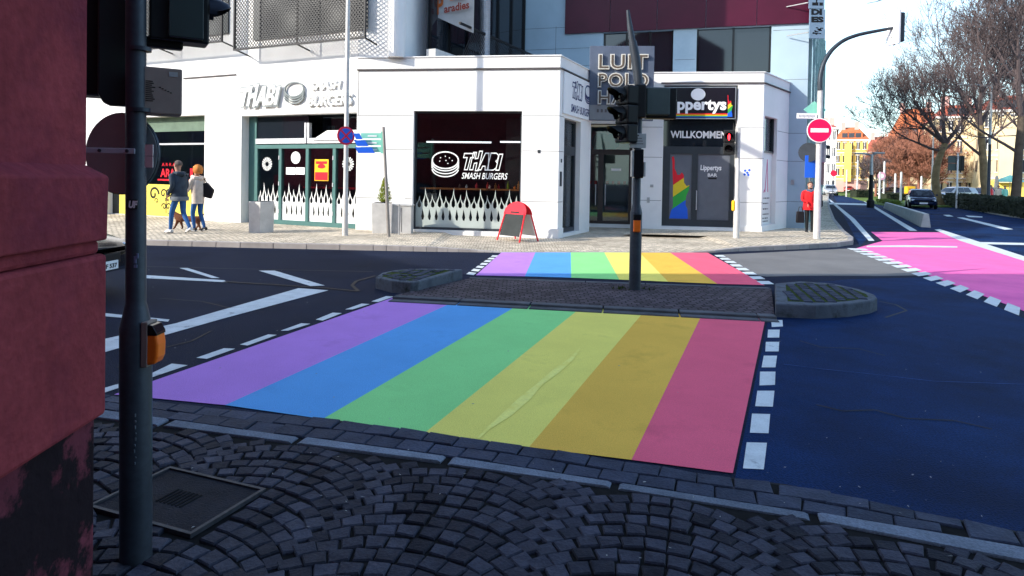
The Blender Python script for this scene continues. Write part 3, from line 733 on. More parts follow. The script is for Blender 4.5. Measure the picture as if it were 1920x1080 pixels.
# dark rooms behind the glazing
def room(fr, a0, a1, z0, z1, o0, depth, m=None):
    mb = MB(); P = fr.pt
    f = [P(a0, z0, o0), P(a1, z0, o0), P(a1, z1, o0), P(a0, z1, o0)]; b = [P(a0, z0, o0-depth), P(a1, z0, o0-depth), P(a1, z1, o0-depth), P(a0, z1, o0-depth)]
    mb.add(f+b, [(4, 5, 6, 7), (0, 1, 5, 4), (1, 2, 6, 5), (2, 3, 7, 6), (3, 0, 4, 7)])
    return mb.build('room', m or M_room, bl)
def pane(fr, r, o, parent, m=None, th=.012, name='pane'):
    mb = MB(); mb.fbox(fr, r[0], r[1], r[2], r[3], o-th, o); return mb.build(name, m or M_glass, parent)
def bars(fr, lst, parent, m, name='frame'):
    mb = MB()
    for a0, a1, z0, z1, o0, o1 in lst: mb.fbox(fr, a0, a1, z0, z1, o0, o1)
    return mb.build(name, m, parent)
# --- burger shop window
room(FC, cwin[0]-.3, cwin[1]+.2, .1, cwin[3]+.02, -.24, 2.6)
g = pane(FC, cwin, -.17, bl, name='shop_window')
a0, a1, z0, z1 = cwin
bars(FC, [(a0, a0+.05, z0, z1, -.22, -.12), (a1-.05, a1, z0, z1, -.22, -.12), (a0+.05, a1-.05, z0, z0+.07, -.22, -.12), (a0+.05, a1-.05, z1-.05, z1, -.22, -.12)], g, M_anth)
mb = MB()
for x0, x1 in ((800, 921), (938, 978)):
    p, q = FC.px(x0, 266, -.3), FC.px(x1, 265.5, -.3); mb.fbox(FC, p[0], q[0], p[1]-.022, p[1]+.022, -.32, -.28)
mb.build('light_tube', mat('lit_tube', (.9, .95, 1), .5, var=0, emit=.9), g)
def flame(cx, w, h, base):
    "one tongue with a teardrop hole; x centre, width, height above base"
    L_ = [(-.5, 0), (-.56, .12), (-.54, .26), (-.42, .40), (-.24, .53), (-.13, .66), (-.09, .80), (-.02, 1.0)]; R2 = [(.02, .84), (.07, .70), (.20, .55), (.40, .42), (.52, .27), (.55, .13), (.5, 0)]
    out = [(cx+x*w, base+y*h) for x, y in L_+R2]
    hole = [(cx+x*w, base+y*h) for x, y in ((-.03, .70), (.09, .52), (.25, .34), (.27, .16), (.05, .05), (-.23, .13), (-.27, .30), (-.13, .50))]
    ln = .10 if int(cx*97) % 2 else -.10
    bend_ = lambda pts: [(x+ln*w*((y-base)/h)**2, y) for x, y in pts]
    return bend_(out), bend_(hole)
def flames_band(fr, a0, a1, z0, zband, ztips, pitch, o, m, parent, zcap=None):
    "frosted film with a row of flame tongues along its top"
    n = max(1, round((a1-a0)/pitch)); pw = (a1-a0)/n
    tips = MB()
    for i in range(n):
        hh = ztips-zband; k = (.62, 1.0, .70, .95)[i % 4]
        out, hole = flame(a0+(i+.5)*pw, pw*.98, hh*k, zband)
        vs, fs = shape2d([out, hole]); x0, x1, y0, y1 = fit(vs)
        decal(tips, fr, vs, fs, x0, x1, y0, y1, o)
    # solid film with small inverted drops where tongues meet
    holes = []
    zb = zband
    for i in range(n+1):
        c = a0+i*pw; w = pw*.30; hh = (ztips-zband)*.55
        if i in (0, n): continue
        holes.append([(c, zb-.002), (c+w*.5, zb-hh*.35), (c+w*.9, zb-hh*.7), (c+w*.5, zb-hh), (c-w*.2, zb-hh*.97), (c-w*.6, zb-hh*.7), (c-w*.3, zb-hh*.4)])
    vs, fs = shape2d([[(a0, z0), (a1, z0), (a1, zb-.001), (a0, zb-.001)]]+holes)
    decal(tips, fr, vs, fs, a0, a1, z0, zb-.001, o, box=(a0, a1, z0, zb-.001))
    return tips.build('flame_film', m, parent)
zb = FC.px(870, 393)[1]; zt = FC.px(870, 353)[1]
flames_band(FC, a0+.05, a1-.05, z0+.07, zb, zt, .205, -.165, M_film2, g)
# shelf with bottles and snacks behind the flames
sh = MB(); p, q = FC.px(790, 351, -.3), FC.px(974, 351, -.3); zs = p[1]
sh.fbox(FC, a0+.15, a1-.08, zs-.05, zs, -.45, -.20); sh.build('shelf', mat('warm_wood', (0.42, 0.16, 0.05), 0.6, var=.2), g)
k = 0
for xx, hgt, col in ((857, .12, (.10, .08, .07)), (870, .1, (.5, .5, .5)), (889, .16, (.55, .05, .06)), (910, .18, (.6, .06, .05)), (914, .1, (.8, .6, .5)), (925, .16, (.55, .25, .06)), (931, .12, (.6, .05, .04)), (949, .22, (.25, .35, .03)), (962, .09, (.7, .2, .04)), (969, .22, (.65, .25, .08))):
    aa = FC.px(xx, 351)[0]; mb = MB(); c = FC.pt(aa, zs, -.32)
    mb.lathe([(.035, 0), (.036, hgt*.55), (.014, hgt*.72), (.013, hgt)], c, 10)
    tag(mb.build('bottle', mat('bottle_glaze', col, .3, var=.1)), '%s on the shelf in the burger shop window' % ['small dark jar at left end', 'pale jar beside the dark jar', 'lone low red bottle', 'taller red bottle of the pair', 'cream sauce jar', 'brown bottle', 'low red jar', 'green bottle', 'squat orange jar', 'tall orange bottle at right end'][k], 'bottle', 'bottles and jars on the window shelf'); k += 1
# window lettering: burger outline, graffiti name and line below
def ring(cx, cy, rx, ry, w, n=28, t0=0, t1=2*PI):
    o = [(cx+rx*math.cos(t0+(t1-t0)*i/n), cy+ry*math.sin(t0+(t1-t0)*i/n)) for i in range(n+1)]
    i_ = [(cx+(rx-w)*math.cos(t0+(t1-t0)*i/n), cy+(ry-w)*math.sin(t0+(t1-t0)*i/n)) for i in range(n+1)]
    return [tuple(p) for p in o], [tuple(p) for p in i_]
def arc_band(cx, cy, rx, ry, w, t0, t1, n=18):
    o, i_ = ring(cx, cy, rx, ry, w, n, t0, t1); return [o+i_[::-1]]
def burger(mb, fr, a0, a1, z0, z1, o, w=.07, th=0.0, dots=True):
    B_ = (-1, 1, -1.15, 1.0)
    sp = []
    r1, r2 = ring(0, .32, 1.0, .68, w*1.4); sp = [[r1[:-1], r2[:-1]]]
    for dy in (-.06, -.28, -.5): sp.append(arc_band(0, dy+.2, 1.0, .66, w*1.2, PI+.12, 2*PI-.12))
    sp.append([[(-1, .3), (-1+w, .3), (-1+w, -.3), (-1, -.3)]]); sp.append([[(1-w, .3), (1, .3), (1, -.3), (1-w, -.3)]])
    if dots:
        for x, y in ((-.35, .5), (0, .62), (.3, .5), (-.4, .25), (.05, .3), (.5, .3), (.2, .08)): sp.append([[(x+.05*math.cos(t), y+.05*math.sin(t)) for t in (0, 1.2, 2.4, 3.6, 4.8)]])
    for s_ in sp:
        vs, fs = shape2d(s_)
        x0, x1, y0, y1 = fit(vs)
        m_ = lambda x: a0+(x+1)/2*(a1-a0)
        n_ = lambda y: z0+(y+1.15)/2.15*(z1-z0)
        decal(mb, fr, vs, fs, m_(x0), m_(x1), n_(y0), n_(y1), o, th)
THABI = {'T': [[(0, 1), (.95, 1), (.95, .80), (.62, .80), (.58, 0), (.36, 0), (.36, .80), (0, .80)]],
         'H': [[(0, 1.02), (.24, 1.02), (.24, .62), (.58, .66), (.58, 1.1), (.80, 1.1), (.80, -.05), (.58, -.05), (.58, .44), (.24, .40), (.24, 0), (0, 0)]],
         'A': [[(0, 0), (.34, 1.08), (.62, 1.08), (.92, 0), (.68, 0), (.61, .26), (.30, .26), (.22, 0)], [(.36, .46), (.56, .46), (.47, .82)]],
         'B': [[(0, 0), (0, 1.06), (.5, 1.06), (.72, .92), (.70, .68), (.56, .56), (.78, .40), (.76, .14), (.56, 0)], [(.22, .18), (.50, .18), (.54, .30), (.48, .42), (.22, .42)], [(.22, .64), (.46, .64), (.50, .76), (.44, .88), (.22, .88)]],
         'I': [[(0, 0), (0, .92), (.26, .92), (.24, 0)]]}
def grow(loop, d):
    n = len(loop); out = []
    ar = sum(loop[i][0]*loop[(i+1) % n][1]-loop[(i+1) % n][0]*loop[i][1] for i in range(n)); sg = 1 if ar > 0 else -1
    for i in range(n):
        p, c, q = Vector(loop[i-1]), Vector(loop[i]), Vector(loop[(i+1) % n])
        e1, e2 = (c-p).normalized(), (q-c).normalized()
        n1, n2 = Vector((e1.y, -e1.x))*sg, Vector((e2.y, -e2.x))*sg
        m_ = (n1+n2); m_ = m_.normalized() if m_.length > .1 else n1
        k = d/max(.45, m_.dot(n1)); out.append((c.x+m_.x*k, c.y+m_.y*k))
    return out
def graffiti(mb, fr, a0, a1, z0, z1, o, outline=.10, th=0.0, filled=False):
    "slanted brush capitals drawn as an outline band"
    x = 0; wid = {'T': .78, 'H': .74, 'A': .80, 'B': .76, 'I': .26}; lets = []
    for i, ch in enumerate('THABI'):
        lets.append([[(x+px_+py_*.32, py_*(1.0+.06*math.sin(i*2))) for px_, py_ in lp] for lp in THABI[ch]]); x += wid[ch]*1.12
    allp = [p for l in lets for lp in l for p in lp]; B_ = (min(p[0] for p in allp)-outline, max(p[0] for p in allp)+outline, min(p[1] for p in allp)-outline, max(p[1] for p in allp)+outline)
    f1 = lambda X: a0+(X-B_[0])/(B_[1]-B_[0])*(a1-a0); f2 = lambda Y: z0+(Y-B_[2])/(B_[3]-B_[2])*(z1-z0)
    for j, l in enumerate(lets):
        if filled: vs, fs = shape2d(l)
        else:
            vs, fs = shape2d([grow(l[0], outline), l[0]])
        x0, x1, y0, y1 = fit(vs); decal(mb, fr, vs, fs, f1(x0), f1(x1), f2(y0), f2(y1), o+j*.0004, th)
mb = MB()
r = FC.rect(806, 283, 858, 337); burger(mb, FC, *r, -.168+.004, .07)
r = FC.rect(866, 282, 941, 321); graffiti(mb, FC, *r, -.168+.004, .075)
r = FC.rect(863, 324, 950, 336); text_on(mb, FC, 'SMASH BURGERS', *r, -.164, 0, .25, .012)
mb.build('window_lettering', M_film, g)
mb = MB(); p = FC.rect(947, 245, 961, 263); 
for q in ((p[0], p[0]+.012, p[2], p[3]), (p[1]-.012, p[1], p[2], p[3]), (p[0]+.012, p[1]-.012, p[2], p[2]+.012), (p[0]+.012, p[1]-.012, p[3]-.012, p[3])): mb.fbox(FC, *q, -2.0, -1.98)
mb.build('picture_frame', M_conc, g)
# --- folding shop doors in the left front
a0, a1, z0, z1 = hA2; z0 = .0
room(FA, a0-.1, a1+.1, .05, z1+.02, -.40, 3.0)
zh = FA.px(565, 273)[1]
dr = MB()
xs = [468, 513, 564, 615, 664]; A_ = [FA.px(x, 340)[0] for x in xs]
fr_ = [(a0, A_[0]-.05, .0, z1, -.36, -.30), (A_[0], a1, zh-.07, zh+.05, -.36, -.24), (A_[0], a1, .10, .24, -.36, -.26)]
for i, a in enumerate(A_): fr_.append((a-.055, a+.055, .24, zh-.07, -.36, -.25))
d1 = bars(FA, fr_, bl, M_teal, 'door_frame')
tr = [FA.px(x, 250) for x in (468, 564, 668)]
zt0 = FA.px(565, 268)[1]; zt1 = FA.px(565, 258)[1]
mb = MB(); mb.fbox(FA, A_[0], A_[2]-.03, zt0, zt1, -.34, -.22); mb.fbox(FA, A_[2]+.03, a1, zt0, zt1, -.34, -.22); mb.fbox(FA, A_[2]-.09, A_[2]-.02, zt1, FA.px(562, 229)[1], -.34, -.22); mb.fbox(FA, A_[2]+.02, A_[2]+.09, zt1, FA.px(570, 229)[1], -.34, -.22)
mb.build('transom_frame', M_alu, bl)
pane(FA, (A_[0], A_[2], zt1, z1), -.30, bl, M_glassd, name='transom_pane')
# tilted open transom light
mb = MB(); b0, b1 = FA.px(577, 262), FA.px(668, 262); t0, t1 = FA.px(590, 242), FA.px(668, 241)
P = [FA.pt(b0[0], b0[1], -.2), FA.pt(a1-.03, b0[1], -.2), FA.pt(a1-.03, t0[1], -.55), FA.pt(t0[0], t0[1], -.55)]
mb.prism(P, FA.n*.02); mb.build('open_transom', M_film, bl)
pane(FA, (A_[2]+.1, a1, zt1, z1), -.8, bl, M_glassd, name='transom_pane')
zfb, zft = FA.px(565, 383)[1], FA.px(565, 343)[1]
for i in range(4):
    l0, l1 = A_[i]+.055, A_[i+1]-.055
    d = pane(FA, (l0, l1, .24, zh-.07), -.30, bl, name='door')
    flames_band(FA, l0, l1, .24, zfb, zft, .19, -.295, M_film, d)
    mb = MB()
    for zz in (.45, 1.3, 2.1): mb.fbox(FA, A_[i+1]-.05, A_[i+1]-.02, zz, zz+.12, -.25, -.235)
    if i % 2 == 0: mb.build('hinge', M_alu, d)
    if i in (0, 3):
        cx, cy = (487, 307) if i == 0 else (640, 307); c = FA.px(cx, cy); mb = MB()
        for k in range(16):
            t = 2*PI*k/16; q = [(c[0]+rr*math.cos(t+dt), c[1]+rr*math.sin(t+dt)) for rr, dt in ((.07, -.08), (.2, -.11), (.22, 0), (.2, .11), (.07, .08))]
            mb.poly([FA.pt(x, z, -.294) for x, z in q])
        mb.build('sunburst_sticker', M_film, d)
    if i == 1:
        c = FA.px(541, 295); mb = MB(); mb.disc(FA.pt(c[0], c[1], -.296), .19, FA.n, 20, .003); mb.build('round_sticker', M_film, d)
        mb = MB()
        for r_ in ((523, 313.5, 540, 327), (541, 313.5, 558, 327)):
            q = FA.rect(*r_); mb.fbox(FA, *q, -.298, -.293)
        mb.build('notice', M_wsign, d)
    if i == 2:
        q = FA.rect(577, 298, 603, 339); mb = MB(); mb.fbox(FA, *q, -.298, -.290); po = mb.build('poster', mat('poster_yellow', (.9, .5, .02), .4, var=.15), d)
        mb = MB(); mb.fbox(FA, q[0]+.02, q[1]-.02, q[2]+.02, q[2]+.26, -.291, -.287)
        mb.fbox(FA, q[0]+.05, q[1]-.05, q[3]-.14, q[3]-.06, -.291, -.287)
        c = ((q[0]+q[1])/2, q[2]+.42)
        mb.poly([FA.pt(c[0]+.15*math.cos(t), c[1]+(.09 if math.sin(t) > 0 else .05)*math.sin(t), -.287) for t in [2*PI*k/14 for k in range(14)]])
        mb.build('poster_print', M_redp, d)
mb = MB(); q0, q1 = FA.px(515, 351), FA.px(640, 351); mb.fbox(FA, q0[0], q1[0], q0[1]-.03, q0[1]+.03, -1.3, -1.2); mb.build('counter_rail', M_redp, bl)
# --- barber-style window far left
a0, a1, z0, z1 = hA1
room(FA, a0-.1, a1+.05, .2, z1+.02, -.37, 2.0, mat('dark_green_room', (.010, .016, .012), .8, var=.4))
gw = pane(FA, hA1, -.30, bl, name='shop_window')
zbar = FA.px(330, 269)[1]; zy = FA.px(330, 347)[1]; zg = FA.px(330, 245)[1]; am = FA.px(343, 300)[0]
bars(FA, [(a0, a1, zbar-.03, zbar+.03, -.34, -.27), (a0, a1, z0, z0+.06, -.34, -.27)], gw, M_alu)
bars(FA, [(am-.02, am+.02, z0+.06, z1, -.36, -.335), (a0, a0+.4, z0+.06, z1, -.345, -.31)], gw, M_anth)
mb = MB(); mb.fbox(FA, a0, a1, zg, z1, -.296, -.292); mb.build('green_reflection_strip', mat('green_reflection_strip', (.12, .18, .13), .6, var=.2), gw)  # green-grey reflection in the glass painted as an opaque strip
mb = MB(); mb.fbox(FA, a0+.4, a1-.02, z0+.06, zy, -.297, -.293); yf = mb.build('yellow_film', mat('yellow_film', (.72, .60, .10), .6, var=.06), gw)
mb = MB()
def scroll(cx, cz, s_, flip=1):
    s_ *= 1.3
    pts = []
    for k in range(26):
        t = k/25*2.2*PI; r = s_*(1-k/30); pts.append((cx+flip*r*math.cos(t), cz+r*math.sin(t)))
    w = s_*.30
    for (x0, y0), (x1, y1) in zip(pts, pts[1:]):
        L_ = math.hypot(x1-x0, y1-y0) or 1; nx, ny = -(y1-y0)/L_*w/2, (x1-x0)/L_*w/2
        mb.poly([FA.pt(x0+nx, y0+ny, -.289), FA.pt(x1+nx, y1+ny, -.289), FA.pt(x1-nx, y1-ny, -.289), FA.pt(x0-nx, y0-ny, -.289)])
for cx, cy, s_, fl in ((274, 364, .2, 1), (292, 363, .13, 1), (303, 363, .13, -1), (293, 388, .1, -1), (301, 388, .1, 1), (279, 377, .08, -1), (297, 375, .06, 1), (370, 364, .13, 1), (378, 364, .13, -1)):
    c = FA.px(cx, cy); scroll(c[0], c[1], s_, fl)
c = FA.px(297, 375)[0]; t_, b_ = FA.px(297, 360)[1], FA.px(297, 400)[1]; mb.fbox(FA, c-.015, c+.015, b_, t_, -.292, -.288)
mb.build('scroll_ornament', M_black, yf)
mb = MB(); r = FA.rect(286, 316, 314, 332); text_on(mb, FA, 'ARA', *r, -.296, .004, 0, .03); r = FA.rect(389, 316, 399, 332); r = (FA.px(342, 316)[0], FA.px(347, 316)[0], r[2], r[3]); text_on(mb, FA, 'I', *r, -.296, .004, 0, .03)
r = FA.rect(289, 305, 314, 311); text_on(mb, FA, 'A R R A', *r, -.296, .004); r = FA.rect(281, 336, 345, 339); mb.fbox(FA, *r, -.296, -.292)
mb.build('window_lettering', M_redp, gw)
# --- side door of the burger shop
room(FD, dD[0]-.02, dD[1]+.02, .05, dD[3]+.02, -.27, 1.5)
a0, a1, z0, z1 = dD
sd = pane(FD, (a0, a1, z0, z1), -.2, bl, name='side_door')
bars(FD, [(a0, a0+.09, z0, z1, -.25, -.15), (a1-.09, a1, z0, z1, -.25, -.15), (a0+.09, a1-.09, z0, z0+.12, -.25, -.15), (a0+.09, a1-.09, 2.35, 2.60, -.25, -.15), (a0+.09, a1-.09, z1-.06, z1, -.25, -.15)], sd, M_anth)
mb = MB(); c = FD.pt(a0+.2, 0, -.08); mb.tube([FD.pt(a0+.14, .85, -.12), FD.pt(a0+.14, .85, -.07), FD.pt(a0+.14, 1.5, -.07), FD.pt(a0+.14, 1.5, -.12)], .015, 6); mb.build('handle', M_alu, sd)
# small plates by the corner
mb = MB(); mb.fbox(FD, .12, .24, 1.45, 1.85, 0, .02); mb.build('plate', M_anth, bl); mb = MB(); mb.fbox(FD, .17, .24, 2.1, 2.2, 0, .015); mb.build('plate', M_anth, bl); mb = MB(); p = FC.rect(1008, 281, 1013, 287); mb.fbox(FC, *p, 0, .015); mb.build('plate', M_anth, bl)
# --- entrance doors
room(FE, hE[0]-.4, hE[1]+1.2, .0, 4.2, -.17, 3.2)
a0, a1, z0, z1 = hE; zt_ = FE.px(1140, 290)[1]; am = FE.px(1126, 350)[0]
ed = pane(FE, hE, -.10, bl, name='entrance_door')
bars(FE, [(a0, a0+.07, z0, z1, -.15, -.05), (a1-.1, a1, z0, z1, -.15, -.05), (a0+.07, am-.09, z0, z0+.1, -.15, -.05), (am+.09, a1-.1, z0, z0+.1, -.15, -.05), (am-.09, am+.09, z0, zt_, -.15, -.05), (a0+.07, a1-.1, zt_, zt_+.18, -.15, -.05), (a0+.07, a1-.1, z1-.06, z1, -.15, -.05)], ed, mat('brown_door_frame', (.05, .04, .04), .4, var=.1))
mb = MB(); mb.tube([FE.pt(am+.16, .8, -.03), FE.pt(am+.16, 1.5, -.03)], .014, 6); mb.tube([FE.pt(am-.16, .8, -.03), FE.pt(am-.16, 1.5, -.03)], .014, 6); mb.build('handle', M_alu, ed)
mb = MB(); mb.fbox(FE, am+.35, am+.68, FE.px(1150, 318)[1]-.04, FE.px(1150, 318)[1]+.04, -.098, -.094); mb.build('notice', M_wsign, ed)
mb = MB(); mb.fbox(FE, a0, a1-.1, z0, z0+.01, -1.6, -.16); mb.build('door_mat', M_redp, bl)
mb = MB()
for k in range(8): mb.fbox(FE, a0+.1+.2*k, a0+.2+.2*k, 1.5, 1.62, -.9, -.88)
mb.build('barrier_tape', M_redp, bl)
mb = MB(); mb.fbox(FE, a0, a1, FE.px(1130, 238)[1], FE.px(1130, 234)[1], -.05, .02); mb.build('lintel_strip', mat('cream_strip', (.7, .6, .4), .6, var=.05), bl)
mb = MB()
for cx, rr in ((1128, .34), (1147, .3)): c = FE.px(cx, 264); mb.disc(FE.pt(c[0], c[1], -.9), rr, FE.n, 20, .02)
mb.build('round_lamp', mat('aqua_lamp', (.05, .38, .42), .4, var=.1), bl)
mb = MB(); q = FE.rect(1200, 300, 1212, 395); mb.fbox(FE, *q, 0, .05); mb.build('intercom', M_blackg, bl)
# --- bar front
a0, a1, z0, z1 = hL
zsb, ztr = FL.px(1310, 224)[1], FL.px(1310, 274)[1]
room(FL, a0-.05, a1+.05, .0, z1+.02, -.46, 2.0)
xs = [FL.px(x, 350)[0] for x in (1249, 1257, 1299, 1310, 1371, 1379)]
zb0, zb1 = FL.px(1310, 413)[1], FL.px(1310, 288)[1]
bd = bars(FL, [(a0, xs[1], .08, ztr, -.40, -.28), (xs[2], xs[3], .08, ztr, -.40, -.28), (xs[4], a1, .08, ztr, -.40, -.28), (xs[1], xs[2], zb1, ztr, -.40, -.28), (xs[3], xs[4], zb1, ztr, -.40, -.28), (xs[1], xs[2], .08, zb0, -.40, -.28), (xs[3], xs[4], .08, zb0, -.40, -.28)], bl, M_anth, 'door_frame')
M_gdoor = mat('grey_door_film', (.13, .14, .165), .35, var=.08)
ld = pane(FL, (xs[1], xs[2], zb0, zb1), -.33, bl, M_gdoor, name='door'); rd = pane(FL, (xs[3], xs[4], zb0, zb1), -.33, bl, M_gdoor, name='door')
tp = pane(FL, (a0, a1, ztr, zsb), -.33, bl, M_glassd, name='transom_pane')
mb = MB(); r = FL.rect(1259, 244, 1366, 258); text_on(mb, FL, 'WILLKOMMEN', *r, -.325, .006, 0, .03); mb.build('welcome_lettering', M_wsign, tp)
# rainbow figure with a raised arm, in four coloured bands
def clip(poly, z0, z1, sl=0.0):
    def cut(pl, f):
        out = []
        for i in range(len(pl)):
            p, q = pl[i], pl[(i+1) % len(pl)]; fp, fq = f(p), f(q)
            if fp >= 0: out.append(p)
            if (fp >= 0) != (fq >= 0): t = fp/(fp-fq); out.append((p[0]+(q[0]-p[0])*t, p[1]+(q[1]-p[1])*t))
        return out
    poly = cut(poly, lambda p: p[1]-sl*p[0]-z0); return cut(poly, lambda p: z1-(p[1]-sl*p[0])) if poly else poly
arm = [(.06, .98), (.16, 1.0), (.22, .92), (.22, .80), (.32, .74), (.36, .70), (.50, .70), (.60, .74), (.70, .70), (.72, .58), (.86, .52), (1.0, .54), (.98, .46), (.84, .36), (.82, .22), (.92, .16), (.96, .0), (.0, .0), (.06, .1), (.18, .2), (.16, .42), (.16, .56), (.12, .74), (.10, .90)]
def figure(fr, r, o, parent, nb=None):
    cols = [M_blue, M_gr_, M_yl_, M_redp]
    for z0_, z1_, m_, n_ in ((-.6, .12, cols[0], 'blue'), (.12, .31, cols[1], 'green'), (.31, .50, cols[2], 'yellow'), (.50, 1.6, cols[3], 'red')):
        pl = clip(arm, z0_, z1_, .22)
        if len(pl) < 3: continue
        vs, fs = shape2d([pl]); mb = MB(); x0, x1, y0, y1 = fit(vs)
        decal(mb, fr, vs, fs, r[0]+x0*(r[1]-r[0]), r[0]+x1*(r[1]-r[0]), r[2]+y0*(r[3]-r[2]), r[2]+y1*(r[3]-r[2]), o)
        tag(mb.build('figure_band', m_, parent), n_+' band of the raised arm figure')
M_gr_ = mat('sticker_green', (.04, .38, .06), .5, var=.05); M_yl_ = mat('sticker_yellow', (.75, .55, .03), .5, var=.05)
r = FL.rect(1258, 292, 1295, 411); figure(FL, r, -.326, ld)
mb = MB(); r = FL.rect(1316, 309, 1356, 322); text_on(mb, FL, 'Lippertys', *r, -.326, .003, .08, .03); r = FL.rect(1330, 325, 1348, 331); text_on(mb, FL, 'BAR', *r, -.326, .003, 0, .02)
mb.build('door_lettering', M_wsign, rd)
mb = MB(); r = FL.rect(1331, 333, 1347, 336); mb.fbox(FL, *r, -.327, -.323); mb.build('door_stripe', M_black, rd)
mb = MB(); mb.tube([FL.pt(xs[3]-.03, .75, -.27), FL.pt(xs[3]-.03, .75, -.22), FL.pt(xs[3]-.03, 1.35, -.22), FL.pt(xs[3]-.03, 1.35, -.27)], .016, 6); mb.build('handle', M_alu, rd)
mb = MB(); mb.fbox(FL, a0, a1, -.05, .08, -.45, -.02); mb.build('step', M_conc, bl)
mb = MB(); p = FL.rect(1213, 370, 1218, 380); mb.fbox(FL, *p, 0, .02); mb.build('plate', M_galv, bl); mb = MB(); p = FL.rect(1219, 346, 1225, 351); mb.fbox(FL, *p, 0, .02); mb.build('plate', M_galv, bl); mb = MB(); p = FB.rect(1483, 337, 1489, 346); mb.fbox(FB, *p, 0, .03); mb.build('plate', M_galv, bl)
mb = MB()
for x, y in ((1397, 320), (1401, 324), (1405, 319), (1396, 327), (1403, 328)): c = FL.px(x, y); mb.disc(FL.pt(c[0], c[1], .002), .045, FL.n, 4, .003)
mb.build('blue_tile_logo', M_blue, bl)
# --- poster window on the side of the bar
a0, a1, z0, z1 = hS
room(FS, a0, a1, .2, z1, -.22, 1.0)
sw = pane(FS, hS, -.16, bl, name='shop_window')
zp = 2.62
mb = MB(); mb.fbox(FS, a0, a1, z0, zp, -.158, -.15); pw = mb.build('poster_panel', M_film, sw)
bars(FS, [(a0, a0+.05, zp, z1, -.2, -.1), (a1-.05, a1, zp, z1, -.2, -.1), (a0+.05, a1-.05, zp, zp+.05, -.2, -.1)], sw, M_anth)
mb = MB(); wS = a1-a0
for sgm in (((.12, 1.75), (.12, 1.35), (.42, 1.35)), ((.5, 1.35), (.62, 2.4), (.72, 1.35)), ((.5, 1.35), (.42, 1.42))):
    P = [FS.pt(a0+x*wS, z, -.147) for x, z in sgm]; mb.tube(P, .014, 4)
mb.build('pink_logo', mat('pink_print', (.65, .05, .25), .5, var=.05), pw)
mb = MB()
for i, (z, w0, w1) in enumerate(((2.32, .1, .3), (2.22, .1, .26), (2.12, .12, .3), (1.15, .08, .85), (.98, .1, .8), (.8, .1, .78), (.63, .08, .82), (.5, .1, .76), (.4, .08, .8))):
    x = w0
    while x < w1:
        d = random.uniform(.03, .12); mb.fbox(FS, a0+x*wS, a0+min(x+d, w1)*wS, z-.02, z+.02, -.149, -.146); x += d+.04
mb.build('poster_print', M_line, pw)
# --- upper storey: cladding and windows
mb = MB(); ac0 = FB.px(1060, 30)[0]
step = (FB.L-ac0)/5
for k in range(5): mb.fbox(FB, ac0+k*step+.01, ac0+(k+1)*step-.01, zM, 13.5, 0, .09)
mb.build('cladding', M_maroon, bl)
for r, n in ((hB1, 3), (hB2, 2)):
    wn = pane(FB, r, -.16, bl, M_glassd, name='window')
    lst = [(r[0], r[0]+.06, r[2], r[3], -.2, -.1), (r[1]-.06, r[1], r[2], r[3], -.2, -.1), (r[0]+.06, r[1]-.06, r[2], r[2]+.06, -.2, -.1)]
    for k in range(1, n): a = r[0]+(r[1]-r[0])*k/n; lst.append((a-.035, a+.035, r[2]+.06, r[3], -.2, -.1))
    bars(FB, lst, wn, M_blackg)
# --- terrace side of the upper left block: dark glazing and louvre rails
LR = FR.L
mb = MB(); mb.fbox(FR, .55, LR-.02, ZT+.05, TOP-.1, .01, .05); gl = mb.build('terrace_glazing', M_glassd, bl)
mb = MB()
for k in range(7): mb.fbox(FR, .6+k*(LR-.8)/6, .68+k*(LR-.8)/6, ZT+.05, TOP-.1, .05, .11)
mb.build('mullion', M_blackg, gl)
mb = MB()
for k in range(60):
    a = 1.0+k*.1; z0_ = ZT+.12
    if a > LR-.3: break
    mb.add([FR.pt(a, z0_, .9), FR.pt(a+.05, z0_, .9), FR.pt(a+.75, z0_+.95, .9), FR.pt(a+.70, z0_+.95, .9)], [(0, 1, 2, 3)])
mb.fbox(FR, .9, LR-.2, ZT+1.08, ZT+1.14, .86, .92)
mb.build('terrace_rail', M_meshb, bl)
mb = MB(); mb.fbox(FR, .25, LR, ZT, ZT+.28, .2, .5); mb.build('terrace_kerb', M_conc, bl)
c = G(905, 400, 0); x = -.93; y = 20.6
mb = MB()
zz = ZT
while zz < 10: mb.lathe([(.155, zz), (.172, zz+.03), (.155, zz+.06)], (x, y, 0), 14); zz += .06
mb.build('spiral_duct', M_galv, bl, smooth=False)
# --- facade along the side street
mb = MB()
mb.poly([FT.pt(0, -.1), FT.pt(38, -.1), FT.pt(38, 13.5), FT.pt(0, 13.5)])
mb.build('side_wall', mat('side_stone', (.45, .50, .50), .6, var=.1), bl)
mb = MB()
for k in range(9):
    for z in (.5, 4.2, 7.6): mb.fbox(FT, .8+k*4.1, 3.9+k*4.1, z, z+2.6, .01, .05)
mb.build('side_glazing', mat('green_glass', (.05, .12, .11), .08, var=.2), bl)
mb = MB()
for k in range(10): mb.fbox(FT, .3+k*4.1, .55+k*4.1, .0, 13, .0, .10)
mb.build('pilaster', mat('verdigris', (.30, .45, .42), .5, var=.2), bl)
